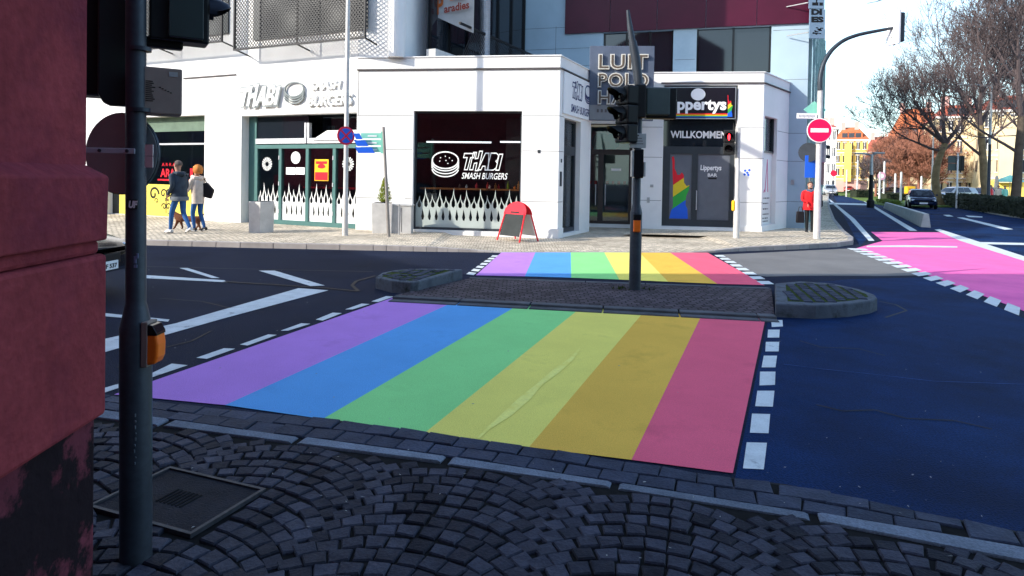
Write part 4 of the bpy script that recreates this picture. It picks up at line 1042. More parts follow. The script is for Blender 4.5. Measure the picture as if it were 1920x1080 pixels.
# ------------------------------------------------------------------ expanded-metal balcony screens
def screen(rx0, ry0, rx1, ry1, o, label):
    a0, z0 = FA.px(rx0, ry1, o); a1, z1 = FA.px(rx1, ry1-9, o); a0, a1 = min(a0, a1), max(a0, a1); zt = z0+2.6
    p = FA.pt((a0+a1)/2, z0, o)
    e = empty('balcony_screen', p, label, 'balcony screen', 'expanded metal screens on the white facade')
    mb = MB(); pw, ph = .115, .062; t = .015
    ni, nj = int((a1-a0)/pw), int((zt-z0)/ph)
    def strand(A, B, oo): 
        d = Vector((B[0]-A[0], B[1]-A[1])).normalized(); n = Vector((-d.y, d.x))*t
        mb.add([FA.pt(A[0]+n.x, A[1]+n.y, oo), FA.pt(B[0]+n.x, B[1]+n.y, oo), FA.pt(B[0]-n.x, B[1]-n.y, oo), FA.pt(A[0]-n.x, A[1]-n.y, oo)], [(0, 1, 2, 3)])
    for i in range(ni):
        for j in range(nj):
            x, z = a0+i*pw, z0+j*ph; xm = x+pw/2
            if j % 2 == 0: strand((x, z), (xm, z+ph), o); strand((xm, z+ph), (x+pw, z), o+.002)
            else: strand((x, z+ph), (xm, z), o); strand((xm, z), (x+pw, z+ph), o+.002)
    mb.build('mesh_panel', M_meshb, e)
    mb = MB()
    mb.fbox(FA, a0-.05, a1+.05, z0-.05, z0, o-.02, o+.04); mb.fbox(FA, a0-.05, a0, z0, zt, o-.02, o+.04); mb.fbox(FA, a1, a1+.05, z0, zt, o-.02, o+.04)
    mb.fbox(FA, (a0+a1)/2-.02, (a0+a1)/2+.02, z0, zt, o-.06, o-.02)
    mb.build('screen_frame', M_meshb, e)
    mb = MB()
    for a in (a0, (a0+a1)/2, a1): mb.tube([FA.pt(a, z0-.02, o), FA.pt(a, z0-.12, 0)], .025, 6)
    mb.build('bracket', M_meshb, e)
    mb = MB(); mb.fbox(FA, a0+.2, a1-.3, z0+.35, zt, .01, .05); mb.build('window', M_glassd, e)
    return e
screen(441, 0, 683, 92, .55, 'black expanded metal balcony screen above the burger shop doors')
screen(190, 0, 415, 100, .55, 'black expanded metal balcony screen above the yellow window, partly behind the signal pole')
# ------------------------------------------------------------------ signs on the building
def sign3d(name, fr, rect_px, o, label, cat_='sign'):
    a0, a1, z0, z1 = fr.rect(*rect_px, o); p = fr.pt((a0+a1)/2, z0, o)
    return empty(name, p, label, cat_), (a0, a1, z0, z1)
M_lett = mat('white_letter', (.82, .82, .80), .4, var=.03); M_lside = mat('grey_letter_edge', (.22, .25, .25), .5, var=.05)
def extr_letters(draw, fr, o, d, parent):
    "white letter faces stood off the wall on grey returns"
    mb = MB(); draw(mb, o, d); mb.build('letters', M_lett, parent)
s, r = sign3d('shop_sign', FA, (450, 155, 664, 204), 0, 'white raised graffiti letters and burger outline above the folding shop doors')
mb = MB(); q = FA.rect(450, 157, 526, 201, .09); graffiti(mb, FA, q[0]-.03, q[1]+.03, q[2]-.03, q[3]+.03, .075, .055, .012); mb.build('letter_edge', M_lside, s)
mb = MB(); graffiti(mb, FA, *q, .03, .04, .07, True); mb.build('letters', M_lett, s)
q = FA.rect(533, 153, 570, 199, .06); mb = MB(); burger(mb, FA, *q, .03, .075, .05, False); mb.build('burger_outline', M_lside, s)
mb = MB(); q = FA.rect(583, 152, 640, 168, .05); text_on(mb, FA, 'SMASH', *q, .02, .05, .25, .02); q = FA.rect(578, 177, 662, 198, .05); text_on(mb, FA, 'BURGERS', *q, .02, .07, .25, .02); mb.build('letters', M_lett, s)
s, r = sign3d('shop_sign', FD, (1055, 140, 1103, 215), .0, 'white sign panel with blue graffiti lettering on the side of the burger shop')
a0, a1 = FD.px(1055, 180)[0], FD.L-.05
mb = MB(); mb.fbox(FD, a0, a1, 3.45, 4.6, .004, .05); mb.build('panel', M_wsign, s, bevel=.005)
mb = MB(); w_ = a1-a0
graffiti(mb, FD, a0+.25*w_, a0+.62*w_, 3.92, 4.48, .053, .10); burger(mb, FD, a0+.70*w_, a0+.93*w_, 3.88, 4.5, .053, .12, 0, False); text_on(mb, FD, 'SMASH BURGERS', a0+.22*w_, a0+.92*w_, 3.55, 3.78, .053, 0, .2, .02)
mb.build('lettering', mat('navy_print', (.02, .03, .12), .5, var=.05), s)
# entrance sign
FG = Frame(2.50, 20.1, 4.5, 19.95)
s, r = sign3d('name_sign', FG, (1105, 86, 1226, 226), 0, 'tall slate blue sign board with three rows of raised outlined capitals over the entrance')
a0, a1, z0, z1 = r
mb = MB(); mb.fbox(FG, a0, a1, z0, z1, -.14, 0); mb.build('board', mat('slate_board', (.085, .105, .15), .5, var=.12, scale=2), s, bevel=.008)
zf = FG.px(1150, 197)[1]
mb = MB(); mb.fbox(FG, a0+.02, a1-.02, z0+.02, zf, 0, .006); mb.build('lower_panel', mat('grey_panel', (.19, .20, .21), .5, var=.08), s)
M_face = mat('brown_letter_face', (.10, .075, .055), .5, var=.1)
rows = (('LUIT', (1122, 101, 1216, 130), '0'), ('POLD', (1121, 136, 1217, 164), '1'), ('HAUS', (1121, 169, 1217, 196), '2'))
mb = MB(); mf = MB()
for t, rp, _ in rows:
    q = FG.rect(*rp, .1); text_on(mb, FG, t, *q, .0, .09, 0, .045, 1.12); text_on(mf, FG, t, q[0]+.03, q[1]-.03, q[2]+.03, q[3]-.03, .0925, .004, 0, .004, 1.12)
mb.build('letters', mat('pale_letter_return', (.58, .56, .50), .4, var=.05), s); mf.build('letter_face', M_face, s)
mb = MB(); q = FG.rect(1119, 205, 1190, 211)
for k in range(9): mb.fbox(FG, q[0]+k*.12, q[0]+k*.12+.06, q[2], q[3], .007, .012)
mb.build('small_print', M_line, s)
mb = MB()
for a in (a0+.15, a1-.15): mb.tube([FG.pt(a, z0+1.5, -.14), FG.pt(a, z0+1.5, -1.9)], .03, 6)
mb.build('bracket', M_line, s)
# bar sign
s, r = sign3d('bar_sign', FL, (1244, 163, 1380, 223), .05, 'black sign board with white lettering, round clock-like badge and rainbow line above the bar door')
a0, a1, z0, z1 = r
mb = MB(); mb.fbox(FL, a0, a1, z0, z1, -.40, .05); mb.build('board', mat('black_board', (.012, .010, .016), .25, var=.1), s, bevel=.006)
mb = MB(); e = .025
for q in ((a0, a1, z1-e, z1), (a0, a1, z0, z0+e), (a1-e, a1, z0+e, z1-e)): mb.fbox(FL, *q, .05, .058)
mb.build('edge_trim', M_galv, s)
q = FL.rect(1249, 184, 1362, 213, .06); mb = MB(); text_on(mb, FL, 'Lippertys', *q, .052, .014, 0, .035); mb.build('lettering', M_wsign, s)
c = FL.px(1309, 177, .06); mb = MB(); mb.disc(FL.pt(c[0], c[1], .052), .19, FL.n, 24, .02, .22); mb.build('badge', M_wsign, s)
zl = FL.px(1310, 215, .06)[1]; b0 = FL.px(1263, 215, .06)[0]; b1 = FL.px(1364, 215, .06)[0]
for k, m_ in enumerate((M_redp, M_orange, M_yl_, M_gr_, M_blue)):
    mb = MB(); mb.fbox(FL, b0, b1, zl+.045-.026*k-.022, zl+.045-.026*k, .052, .058); mb.build('rainbow_line', m_, s)
q = FL.rect(1363, 178, 1374, 219, .06); figure(FL, q, .056, s)
mb = MB(); q = FL.rect(1246, 216, 1262, 219, .06); mb.fbox(FL, *q, .05, .056); mb.build('small_print', M_wsign, s)
# hanging cloth banner on the terrace
pf = facing(-1.9, 19.6)
pts = [pf.px(803, -60), pf.px(803, 26), pf.px(888, 62), pf.px(890, -40)]
p0 = pf.pt(pts[1][0], pts[1][1])
s = empty('cloth_banner', p0, 'grey white cloth banner with orange lettering hanging above the burger shop roof', 'banner')
n = 10; vs = []; fs = []
for j in range(n+1):
    for i in range(n+1):
        u, v = i/n, j/n
        b = (pts[1][0]+(pts[2][0]-pts[1][0])*u, pts[1][1]+(pts[2][1]-pts[1][1])*u); t = (pts[0][0]+(pts[3][0]-pts[0][0])*u, pts[0][1]+(pts[3][1]-pts[0][1])*u)
        q = pf.pt(b[0]+(t[0]-b[0])*v, b[1]+(t[1]-b[1])*v, .05*math.sin(5*u+1)*(1-v)); vs.append(q)
for j in range(n):
    for i in range(n): fs.append((j*(n+1)+i, j*(n+1)+i+1, (j+1)*(n+1)+i+1, (j+1)*(n+1)+i))
build('cloth', vs, fs, mat('banner_cloth', (.40, .39, .38), .9, var=.1), s, True)
def slant_text(txt, x0, y0, x1, y1, h, m, parent, sh=0):
    vs, f = text2d(txt, 1, sh, .03); bx = fit(vs); mb = MB()
    for_ = []
    for v in vs:
        u = (v[0]-bx[0])/(bx[1]-bx[0]); w2 = (v[1]-bx[2])/(bx[3]-bx[2])
        a, z = pf.px(x0+(x1-x0)*u, y0+(y1-y0)*u-h*w2); for_.append(pf.pt(a, z, .075))
    mb.add(for_, f); mb.build('lettering', m, parent)
slant_text('P', 819, 29, 832, 27, 34, mat('rust_print', (.42, .10, .02), .7, var=.1), s)
slant_text('aradies', 833, 26, 880, 17, 15, mat('brown_red_print', (.25, .045, .03), .7, var=.1), s)
slant_text('fe', 842, 3, 874, -3, 12, M_orange, s)
# street banners on the far corner
cf = facing(10.3, 22.0)
for (y0, y1, txt, lab) in ((-70, 16, None, 'upper slate blue banner board high on the building corner, cut off by the picture edge'), (16, 72, ('DI', 'ES'), 'slate blue banner board with black letters high on the building corner')):
    a0, a1, z0, z1 = cf.rect(1518, y0, 1547, y1)
    s = empty('banner_board', cf.pt((a0+a1)/2, z0), lab, 'banner')
    mb = MB(); mb.fbox(cf, a0, a1, z0, z1-.02, -.05, 0); mb.build('board', mat('banner_blue', (.16, .24, .33), .6, var=.1), s, bevel=.004)
    mb = MB()
    if txt:
        q = cf.rect(1521, 17, 1541, 28); text_on(mb, cf, txt[0], *q, .004, .003, 0, .06); q = cf.rect(1521, 31, 1544, 42); text_on(mb, cf, txt[1], *q, .004, .003, 0, .06)
        for k in range(14):
            x, z = random.uniform(a0+.1, a1-.12), z0+random.uniform(.12, .36); mb.fbox(cf, x, x+random.uniform(.05, .12), z, z+.03, .003, .006)
    else:
        mb.fbox(cf, a0+.1, a0+.3, z0+.1, z0+.2, .003, .006); mb.fbox(cf, a0+.22, a0+.26, z0+.2, z0+.5, .003, .006); mb.fbox(cf, a0+.34, a0+.45, z0+.1, z0+.2, .003, .006)
    mb.build('lettering', M_black, s)
    mb = MB(); mb.tube([cf.pt(a0-.02, z0+.2, -.02), cf.pt(a0-.5, z0+.2, -.6)], .02, 6); mb.build('bracket', M_galv, s)
# ------------------------------------------------------------------ red sandstone corner building we stand beside (unseen roof line shaped to cast the near shade)
nb = empty('sandstone_building', (-8, 1, 0), 'dark red sandstone corner building at the left edge of the picture with a moulded ledge', 'building')
cx, cy = -1.165, 1.90     # corner of the plinth
fd = Vector((-.958, .287, 0)); sd_ = Vector((.06, -1, 0)).normalized()
def ringpts(off, L1=34, L2=14):
    c = Vector((cx, cy, 0))-fd*(-off)*0; c = Vector((cx-off*.9, cy-off*.25, 0))
    return [c, c+fd*L1, c+fd*L1+Vector((-2, -12, 0)), c+sd_*L2]
def lvl(off, z0, z1, m, name):
    pts = ringpts(off); mb = MB()
    mb.prism([Vector((p.x, p.y, z0)) for p in pts], (0, 0, z1-z0)); return mb.build(name, m, nb, bevel=.012)
z_a = CAMZ-0.70; z_b = CAMZ-.22; z_c = CAMZ-.02
lvl(.03, -.1, z_a, M_pinkd, 'base_course')
lvl(.0, z_a, CAMZ-.235, M_pink, 'plinth')
lvl(.022, CAMZ-.235, CAMZ-.195, M_pink, 'groove')
o0, o1 = .0, .06
mb = MB(); A = ringpts(0); B = ringpts(-.004); C2 = ringpts(o1)
v = [Vector((p.x, p.y, CAMZ-.195)) for p in A]+[Vector((p.x, p.y, CAMZ-.012)) for p in B]+[Vector((p.x, p.y, CAMZ+.02)) for p in C2]
mb.add(v, [(i, (i+1) % 4, 4+(i+1) % 4, 4+i) for i in range(4)]+[(4+i, 4+(i+1) % 4, 8+(i+1) % 4, 8+i) for i in range(4)]+[(8, 9, 10, 11), (3, 2, 1, 0)]); mb.build('ledge', M_pink, nb, bevel=.006)
c_ = ringpts(.06)[0]
def gable(name, prof, m):
    "a street front, its unseen roof line shaped for the shade it casts: (distance along the front, height) pairs, ten metres deep"
    f = [c_+fd*a+Vector((0, 0, h)) for a, h in prof]; b = [c_+fd*prof[-1][0], c_+fd*prof[0][0]]
    lo = [Vector((q.x, q.y, CAMZ+.02)) for q in b]
    mb = MB(); mb.prism(f+lo, Vector((.55 if prof[0][0] < .1 else -1.5, -10, 0))); mb.build(name, m, nb)
gable('wall', [(0, 12.6), (2.0, 12.6), (5.6, 10.7), (7.8, 9.6), (10.08, 8.1), (12.6, 6.6)], M_pink)
gable('wall', [(12.62, 6.5), (18.66, 8.1), (22.2, 7.1), (33, 7.1)], M_pink)  # out-of-view row front added to carry on the shade edge
# ------------------------------------------------------------------ traffic signals and posts
def signal_head(parent, c, yaw, n=3, w=.30, pitch=.31, d=.20, lens_r=.105, m_body=None, lit=None, visor=True, local=False, name='signal_head'):
    "housing with hooded lenses; yaw = direction it looks at (0 = towards -y, the photographer)"
    M = Matrix.Rotation(yaw, 3, 'Z'); c = Vector(c); h = n*pitch
    T = lambda x, y, z: M @ Vector((x, y, z))+c
    mb = MB(); pr = []
    for k in range(n):
        mb.box(T(0, 0, (k-(n-1)/2)*pitch), (w, d, pitch-.006), M)
    body = mb.build(name, m_body or M_black, parent, bevel=.025 if w > .2 else .012, local=local)
    for k in range(n):
        z = ((n-1)/2-k)*pitch
        lm = MB(); Mx = M @ Matrix.Rotation(PI/2, 3, 'X')
        lm.lathe([(lens_r, 0), (lens_r*.9, .012), (lens_r*.4, .022)], T(0, -d/2, z), 18, Mx)
        lm.build('lens', (lit or {}).get(k, M_blackg), body, smooth=True, local=local)
        if visor:
            vm = MB(); v = []; f = []; N = 14; R0 = lens_r*1.12
            for i in range(N+1):
                t = math.radians(-35+250*i/N); L_ = .06+.17*max(0, math.sin(t))**.8 if math.sin(t) > 0 else .05
                for yy in (0, -L_):
                    for rr in (R0, R0-.006): v.append(T(math.cos(t)*rr, -d/2+yy, z+math.sin(t)*rr-(.02 if yy < -.1 else 0)))
            for i in range(N):
                b = i*4; q = b+4
                f += [(b, b+2, q+2, q), (b+1, q+1, q+3, b+3), (b+2, b+3, q+3, q+2)]
            vm.add(v, f); vm.build('visor', M_black, body, smooth=True, local=local)
    return body
def band(parent, c, r, h=.03, m=None, name='clamp_band'):
    mb = MB(); mb.lathe([(r, -h/2), (r+.004, -h/2), (r+.004, h/2), (r, h/2)], c, 20); return mb.build(name, m or M_galv, parent, smooth=True)
# --- near signal pole
np_ = G(255, 1045, ZF); ND = np_.y
t = empty('traffic_signal', (np_.x, np_.y, ZF), 'tall dark signal pole in the left foreground with an orange push button box', 'traffic light')
nf = facing(np_.x, np_.y)
nf.O = Vector((0, np_.y, 0))
zz = lambda py: nf.px(250, py)[1]
za, zb_ = zz(612), zz(572)
mb = MB(); mb.tube([(np_.x-.012*z_/1.6, np_.y, z_) for z_ in (ZF-.02, za, za+.01, zb_, zb_+.01, 2.2, 3.6)], [.060, .060, .057, .041, .038, .038, .038], 28)
mb.build('pole', M_steel, t, smooth=True)
for py, rr in ((92, .039), (206, .039)): band(t, (np_.x, np_.y, zz(py)), rr, .016, M_steel)
mb = MB(); z = zz(382); mb.box((np_.x-.004, np_.y-.039, z), (.046, .004, .040)); s1 = mb.build('sticker', M_dkgreen, t)
mb = MB(); text_on(mb, Frame(np_.x-.02, np_.y-.0425, np_.x+.02, np_.y-.0425), 'UF', .004, .040, z-.016, z+.014, 0, .001, .2, .05); mb.build('sticker_text', M_wsign, s1)
mb = MB()
for (x, y, w_, h_) in ((262, 485, .010, .03), (266, 478, .008, .02), (263, 497, .012, .012)):
    a, z = nf.px(x, y); mb.box((a, np_.y-.034, z), (w_, .004, h_))
mb.build('torn_sticker', mat('torn_sticker_blue', (.16, .20, .34), .6, var=.4, scale=60), t)
mb = MB()
for k in range(9): 
    a, z = nf.px(268, 770+k*11); mb.box((a+random.uniform(-.006, .004), np_.y-.055, z), (.005, .003, random.uniform(.004, .014)))
mb.build('scratches', mat('scratched_paint', (.16, .20, .23), .5, var=.3), t)
# push button box on the right flank
a0, zt_ = nf.px(262, 603); a1, zb2 = nf.px(299, 682)
yb = np_.y-.01
prof = [(0, 0), (.052, .008), (.064, .035), (.066, .085), (.058, .128), (.040, .156), (.0, .165)]
sc = (zt_-zb2)/.165
bx = np_.x+.046
mb = MB(); mb.prism([(bx+x*sc*.86, yb-.034, zb2+z*sc) for x, z in prof], (0, .07, 0)); b_ = mb.build('button_box', M_orange, t, bevel=.010, seg=3)
mb = MB(); pr2 = [(0, .118), (.061, .118), (.0595, .130), (.042, .1575), (.0, .167)]; mb.prism([(bx+x*sc*.88, yb-.0355, zb2+z*sc+.001) for x, z in pr2], (0, .073, 0)); mb.build('hood', M_blackg, b_, bevel=.004)
mb = MB(); mb.prism([(bx-.008, yb-.037, zb2-.004), (bx+.018, yb-.037, zb2-.004), (bx+.020, yb-.037, zb2+.172*sc), (bx-.008, yb-.037, zb2+.172*sc)], (0, .076, 0)); mb.build('back_plate', M_beige, b_, bevel=.004)
# heads and box on the pole, all turned towards the crossing
TH = math.radians(31); MT = Matrix.Rotation(TH, 3, 'Z'); KX = math.cos(TH)
def px_box(x0, y0, x1, y1, dy):
    pf_ = facing(0, np_.y+dy); pf_.O = Vector((0, np_.y+dy, 0)); a0, z1 = pf_.px(x0, y0); a1, z0 = pf_.px(x1, y1); return Vector(((a0+a1)/2, np_.y+dy, (z0+z1)/2)), (a1-a0)*KX, z1-z0
def nbox(rect, dy, d, name, m, parent, bevel=.01):
    c, w_, h_ = px_box(*rect, dy); mb = MB(); mb.box(c+MT @ Vector((0, d/2, 0)), (w_, d, h_), MT); return mb.build(name, m, parent, bevel=bevel), c, w_, h_
hd, c, w_, h_ = nbox((140, -320, 262, 181), .10, .16, 'signal_head', M_black, t, .02)
c, w_, h_ = px_box(186, -300, 262, 199, .06)
mb = MB(); mb.prism([c+MT @ Vector(q) for q in ((-w_/2, 0, -h_/2+.05), (-w_/2+.02, 0, -h_/2+.012), (-w_/2+.045, 0, -h_/2), (w_/2, 0, -h_/2), (w_/2, 0, h_/2), (-w_/2, 0, h_/2))], MT @ Vector((0, .05, 0))); mb.build('back_cover', M_dkgreen, hd, bevel=.008)
hd, c, w_, h_ = nbox((318, -330, 384, 71), .08, .10, 'signal_head', mat('dark_teal_housing', (.030, .045, .045), .45, var=.15), t, .004)
_, c2, w2, h2 = nbox((282, -330, 396, 78), .10, .12, 'housing', M_black, hd, .008)
R0 = .066
for k in range(2):
    o_ = Vector((c2.x, c2.y, px_box(390, 10, 392, 14, .10)[0].z+k*.21))+MT @ Vector((w2/2, .06, 0))
    mb = MB(); v = []; f = []; N = 16
    for i in range(N+1):
        tt = math.radians(-15+210*i/N); L_ = .03+.062*max(0, math.sin(tt))**.6
        for xx, drop in ((0, 0), (L_*.55, .004), (L_*.9, .018), (L_, .034)):
            for rr in (R0, R0-.004): v.append(o_+MT @ Vector((xx, math.cos(tt)*rr, math.sin(tt)*rr-drop*max(0, math.sin(tt)))))
    for i in range(N):
        b = i*8; q = b+8
        for j in (0, 2, 4): f += [(b+j, b+j+2, q+j+2, q+j), (b+j+1, q+j+1, q+j+3, b+j+3)]
        f.append((b+6, b+7, q+7, q+6))
    mb.add(v, f); mb.build('visor', mat('deep_blue_hood', (.012, .016, .03), .4, var=.1), hd, smooth=True)
c, w_, h_ = px_box(255, 74, 345, 88, .12)
mb = MB(); mb.box(c, (w_, .05, .045), MT); mb.build('mounting_arm', M_black, t, bevel=.01)
pb, c, w_, h_ = nbox((268, 126, 343, 215), .03, .13, 'control_box', M_beige, t, .006)
F2 = lambda a, z, o: c+MT @ Vector((a, -o, z))
def fb2(mb, a0, a1, z0, z1, o1): mb.hexa([F2(a0, z0, o1), F2(a1, z0, o1), F2(a1, z0, 0), F2(a0, z0, 0), F2(a0, z1, o1), F2(a1, z1, o1), F2(a1, z1, 0), F2(a0, z1, 0)])
mb = MB(); fb2(mb, w_*.15, w_*.38, h_*.32, h_*.42, .002); mb.build('label_plate', M_galv, pb)
mb = MB()
for k in range(11): fb2(mb, -w_*.44, -w_*random.uniform(.18, .30), -h_*.24+k*.008, -h_*.24+k*.008+.004, .0015)
for k in range(5): fb2(mb, -w_*.10+.07*k*w_, -w_*.05+.07*k*w_, .012-k*.005, .016-k*.005, .0015)
mb.build('scribble', M_black, pb)
# round sign seen from behind
c = px_box(226, 287, 228, 289, .07)[0]; sc_ = Vector((c.x, np_.y+.07, c.z))
s = empty('road_sign', sc_, 'round road sign seen from its dull grey back, clamped to the near signal pole', 'road sign')
nrm = Vector((-.16, -.985, 0)); r_ = .168
mb = MB(); mb.disc(sc_, r_, nrm, 40, -.004); mb.build('panel', mat('sign_back_grey', (.30, .33, .33), .6, .0, var=.15), s)
mb = MB(); mb.disc(sc_+nrm*-.003, r_+.004, nrm, 40, -.012, r_+.004); mb.build('rim', M_steel, s)
u = Vector((0, 0, 1)).cross(nrm).normalized()
mb = MB()
bz = zz(284)
mb.box((sc_.x+.012, np_.y-.046, bz), (.225, .005, .022)); mb.build('bracket', mat('dull_zinc', (.38, .42, .48), .6, .1, var=.15), s, bevel=.002)
mb = MB()
for dx in (-.105, -.015, .095): mb.lathe([(.007, 0), (.007, .006)], (sc_.x+dx, np_.y-.048, bz), 8, Matrix.Rotation(PI/2, 3, 'X'))
mb.build('bolt', M_steel, s)
mb = MB(); mb.box((np_.x+.052, np_.y-.02, bz+.006), (.032, .004, .045)); mb.box((np_.x+.052, np_.y-.02, bz-.042), (.032, .004, .045)); mb.build('inspection_sticker', M_alu, s)
# --- signal on the island
ip = G(1190, 543, .04); fi = facing(0, ip.y); fi.O = Vector((0, ip.y, 0)); zi = lambda py, px=1190: fi.px(px, py)[1]; xi = lambda px, py=300: fi.px(px, py)[0]
t = empty('traffic_signal', (ip.x, ip.y, .04), 'signal pole standing on the traffic island with hooded black lamps and small orange button', 'traffic light')
mb = MB(); mb.lathe([(.086, .02), (.086, zi(398)), (.082, zi(396)), (.060, zi(384)), (.057, zi(382)), (.057, zi(160)), ], (ip.x, ip.y, 0), 24); mb.build('pole', M_steel, t, smooth=True)
mb = MB(); z0, z1 = zi(434), zi(411); mb.box((ip.x-.005, ip.y-.1, (z0+z1)/2), (.10, .07, z1-z0)); b_ = mb.build('button_box', M_orange, t, bevel=.015)
mb = MB(); mb.box((ip.x-.005, ip.y-.1, z1+.035), (.11, .075, .09)); mb.build('hood', M_blackg, b_, bevel=.01)
zc = (zi(182, 1180)+zi(250, 1180))/2
signal_head(t, (xi(1172), ip.y-.06, zc), math.radians(-62), 3, .30, .275, .20, .105, M_black)
x0, x1, z0, z1 = xi(1208), xi(1252), zi(216), zi(164)
mb = MB(); mb.box(((x0+x1)/2, ip.y+.02, (z0+z1)/2), (x1-x0, .20, z1-z0)); pb = mb.build('signal_head', M_greyp, t, bevel=.02)
mb = MB(); mb.box(((x0+x1)/2+.06, ip.y+.06, (z0+z1)/2-.02), (x1-x0+.1, .16, z1-z0+.05)); mb.build('housing', M_black, pb, bevel=.02)
x0, x1, z0, z1 = xi(1185), xi(1206), zi(222), zi(160)
mb = MB(); mb.box(((x0+x1)/2, ip.y-.02, (z0+z1)/2), (x1-x0, .22, z1-z0)); mb.build('junction_box', M_black, t, bevel=.02)
mb = MB(); z0, z1 = zi(278), zi(251); mb.box((xi(1193), ip.y-.09, (z0+z1)/2), (.235, .02, z1-z0)); pl = mb.build('number_plate', M_galv, t, bevel=.004)
mb = MB()
for k in range(3): mb.box((xi(1192), ip.y-.102, z0+.06+k*.04), (.17-.02*k, .004, .010))
mb.box((xi(1193), ip.y-.102, z1-.03), (.03, .004, .022)); mb.build('plate_print', M_line, pl)
mb = MB(); z0, z1 = zi(334), zi(280); mb.box((ip.x, ip.y-.05, (z0+z1)/2), (.135, .16, z1-z0)); cb = mb.build('control_box', M_blackg, t, bevel=.015)
mb = MB(); mb.box((ip.x-.085, ip.y-.06, (z0+z1)/2), (.03, .12, (z1-z0)*.9)); mb.box((ip.x+.085, ip.y-.06, (z0+z1)/2-.08), (.03, .12, (z1-z0)*.5)); mb.build('side_plate', M_galv, cb, bevel=.006)
mb = MB(); q = lambda px, py: Vector((xi(px, py), ip.y, zi(py, px)))
mb.tube([q(1198, 160), q(1192, 110), q(1186, 78)], [.065, .07, .06], 10); mb.tube([q(1186, 80), q(1181, 50), q(1177, 19)], [.050, .042, .022], 10); mb.build('mast', M_steel, t, smooth=True)
mb = MB(); mb.lathe([(.075, 0), (.075, .06), (.06, .1)], (xi(1199), ip.y, zi(170)), 14); mb.build('cap', M_steel, t)
# --- pedestrian signal in front of the bar
pp = G(1380, 450, .06); fp = facing(0, pp.y); fp.O = Vector((0, pp.y, 0)); zp_ = lambda py, px=1380: fp.px(px, py)[1]; xp = lambda px, py=350: fp.px(px, py)[0]
t = empty('traffic_signal', (pp.x, pp.y, .04), 'pedestrian signal showing a red figure on a pale post in front of the bar door', 'traffic light')
mb = MB(); mb.lathe([(.082, .02), (.082, zp_(378)), (.057, zp_(368)), (.057, zp_(248))], (pp.x, pp.y, 0), 20); mb.build('pole', M_galvm, t, smooth=True)
M_litred = mat('lit_red_lamp', (1.0, .02, .03), .4, var=0, emit=3.0)
cx_, cz_ = xp(1367, 268), (zp_(245)+zp_(290))/2
hd = signal_head(t, (cx_, pp.y-.02, cz_), math.radians(-22), 2, .30, .34, .2, .10, M_black)
mb = MB(); Mz = Matrix.Rotation(math.radians(-22), 3, 'Z'); z0 = zp_(257)
for dx, dz, r1, r2 in ((0, .052, .022, .022), (0, .0, .036, .048), (0, -.06, .024, .04)):
    pts = [Vector((cx_, pp.y-.02, z0))+Mz @ Vector((dx+r1*math.cos(a), -.135, dz+r2*math.sin(a))) for a in [2*PI*k/12 for k in range(12)]]
    mb.prism(pts, Mz @ Vector((0, -.006, 0)))
mb.build('red_figure', M_litred, hd)
mb = MB(); mb.box((xp(1383), pp.y+.06, cz_), (.10, .16, .86)); mb.build('mounting_bracket', M_galvm, t, bevel=.02)
mb = MB(); z0, z1 = zp_(396), zp_(371); mb.box((pp.x-.10, pp.y-.01, (z0+z1)/2-.03), (.085, .11, (z1-z0)*.8)); mb.build('button_box', mat('yellow_plastic', (.85, .50, .02), .4, var=.05), t, bevel=.04, seg=3)
# --- no-entry post with long curved arm
ep = G(1531, 449, .10); fe = facing(0, ep.y); fe.O = Vector((0, ep.y, 0)); Pe = lambda px, py, dy=0: Vector((fe.px(px, py)[0], ep.y+dy, fe.px(px, py)[1]))
t = empty('traffic_signal', (ep.x, ep.y, .1), 'pale signal post with a long curved arm carrying a lamp unit over the road', 'traffic light')
Px = lambda px, py: (fe.px(px, py))
mb = MB(); zk = Pe(1534, 352).z
mb.lathe([(.095, .05), (.095, zk-.06), (.075, zk+.04), (.072, Pe(1536, 170).z)], (ep.x, ep.y, 0), 20); mb.build('pole', M_galvm, t, smooth=True)
arm_px = [(1536, 172), (1538, 140), (1545, 115), (1560, 92), (1583, 74), (1612, 64), (1650, 57), (1682, 51)]
pts = []
for i in range(len(arm_px)-1):
    for k in range(4):
        a, b = arm_px[i], arm_px[i+1]; pts.append(Pe(a[0]+(b[0]-a[0])*k/4, a[1]+(b[1]-a[1])*k/4))
pts.append(Pe(*arm_px[-1])); pts[0] = Vector((ep.x, ep.y, pts[0].z))
for _ in range(3): pts = [pts[0]]+[(pts[i-1]+pts[i]*2+pts[i+1])/4 for i in range(1, len(pts)-1)]+[pts[-1]]
mb = MB(); mb.tube(pts, [.072-.032*i/(len(pts)-1) for i in range(len(pts))], 10); mb.build('arm', M_steel, t, smooth=True)
a, b = Pe(1677, 25), Pe(1693, 80)
mb = MB(); mb.box(((a.x+b.x)/2-.02, ep.y, (a.z+b.z)/2), (.16, .34, a.z-b.z), Matrix.Rotation(math.radians(12), 3, 'Z')); hd = mb.build('signal_head', M_steel, t, bevel=.03)
mb = MB(); mb.box(((a.x+b.x)/2-.14, ep.y, (a.z+b.z)/2), (.07, .44, a.z-b.z+.12), Matrix.Rotation(math.radians(12), 3, 'Z')); mb.build('backing_board', M_wsign, hd, bevel=.01)
mb = MB(); c = Pe(1672, 58); mb.tube([Pe(1684, 52), Pe(1676, 62), Pe(1672, 72)], [.05, .03, .015], 6); mb.tube([Pe(1684, 80), Pe(1675, 83)], [.02, .04], 6); mb.build('clamp', M_steel, t)
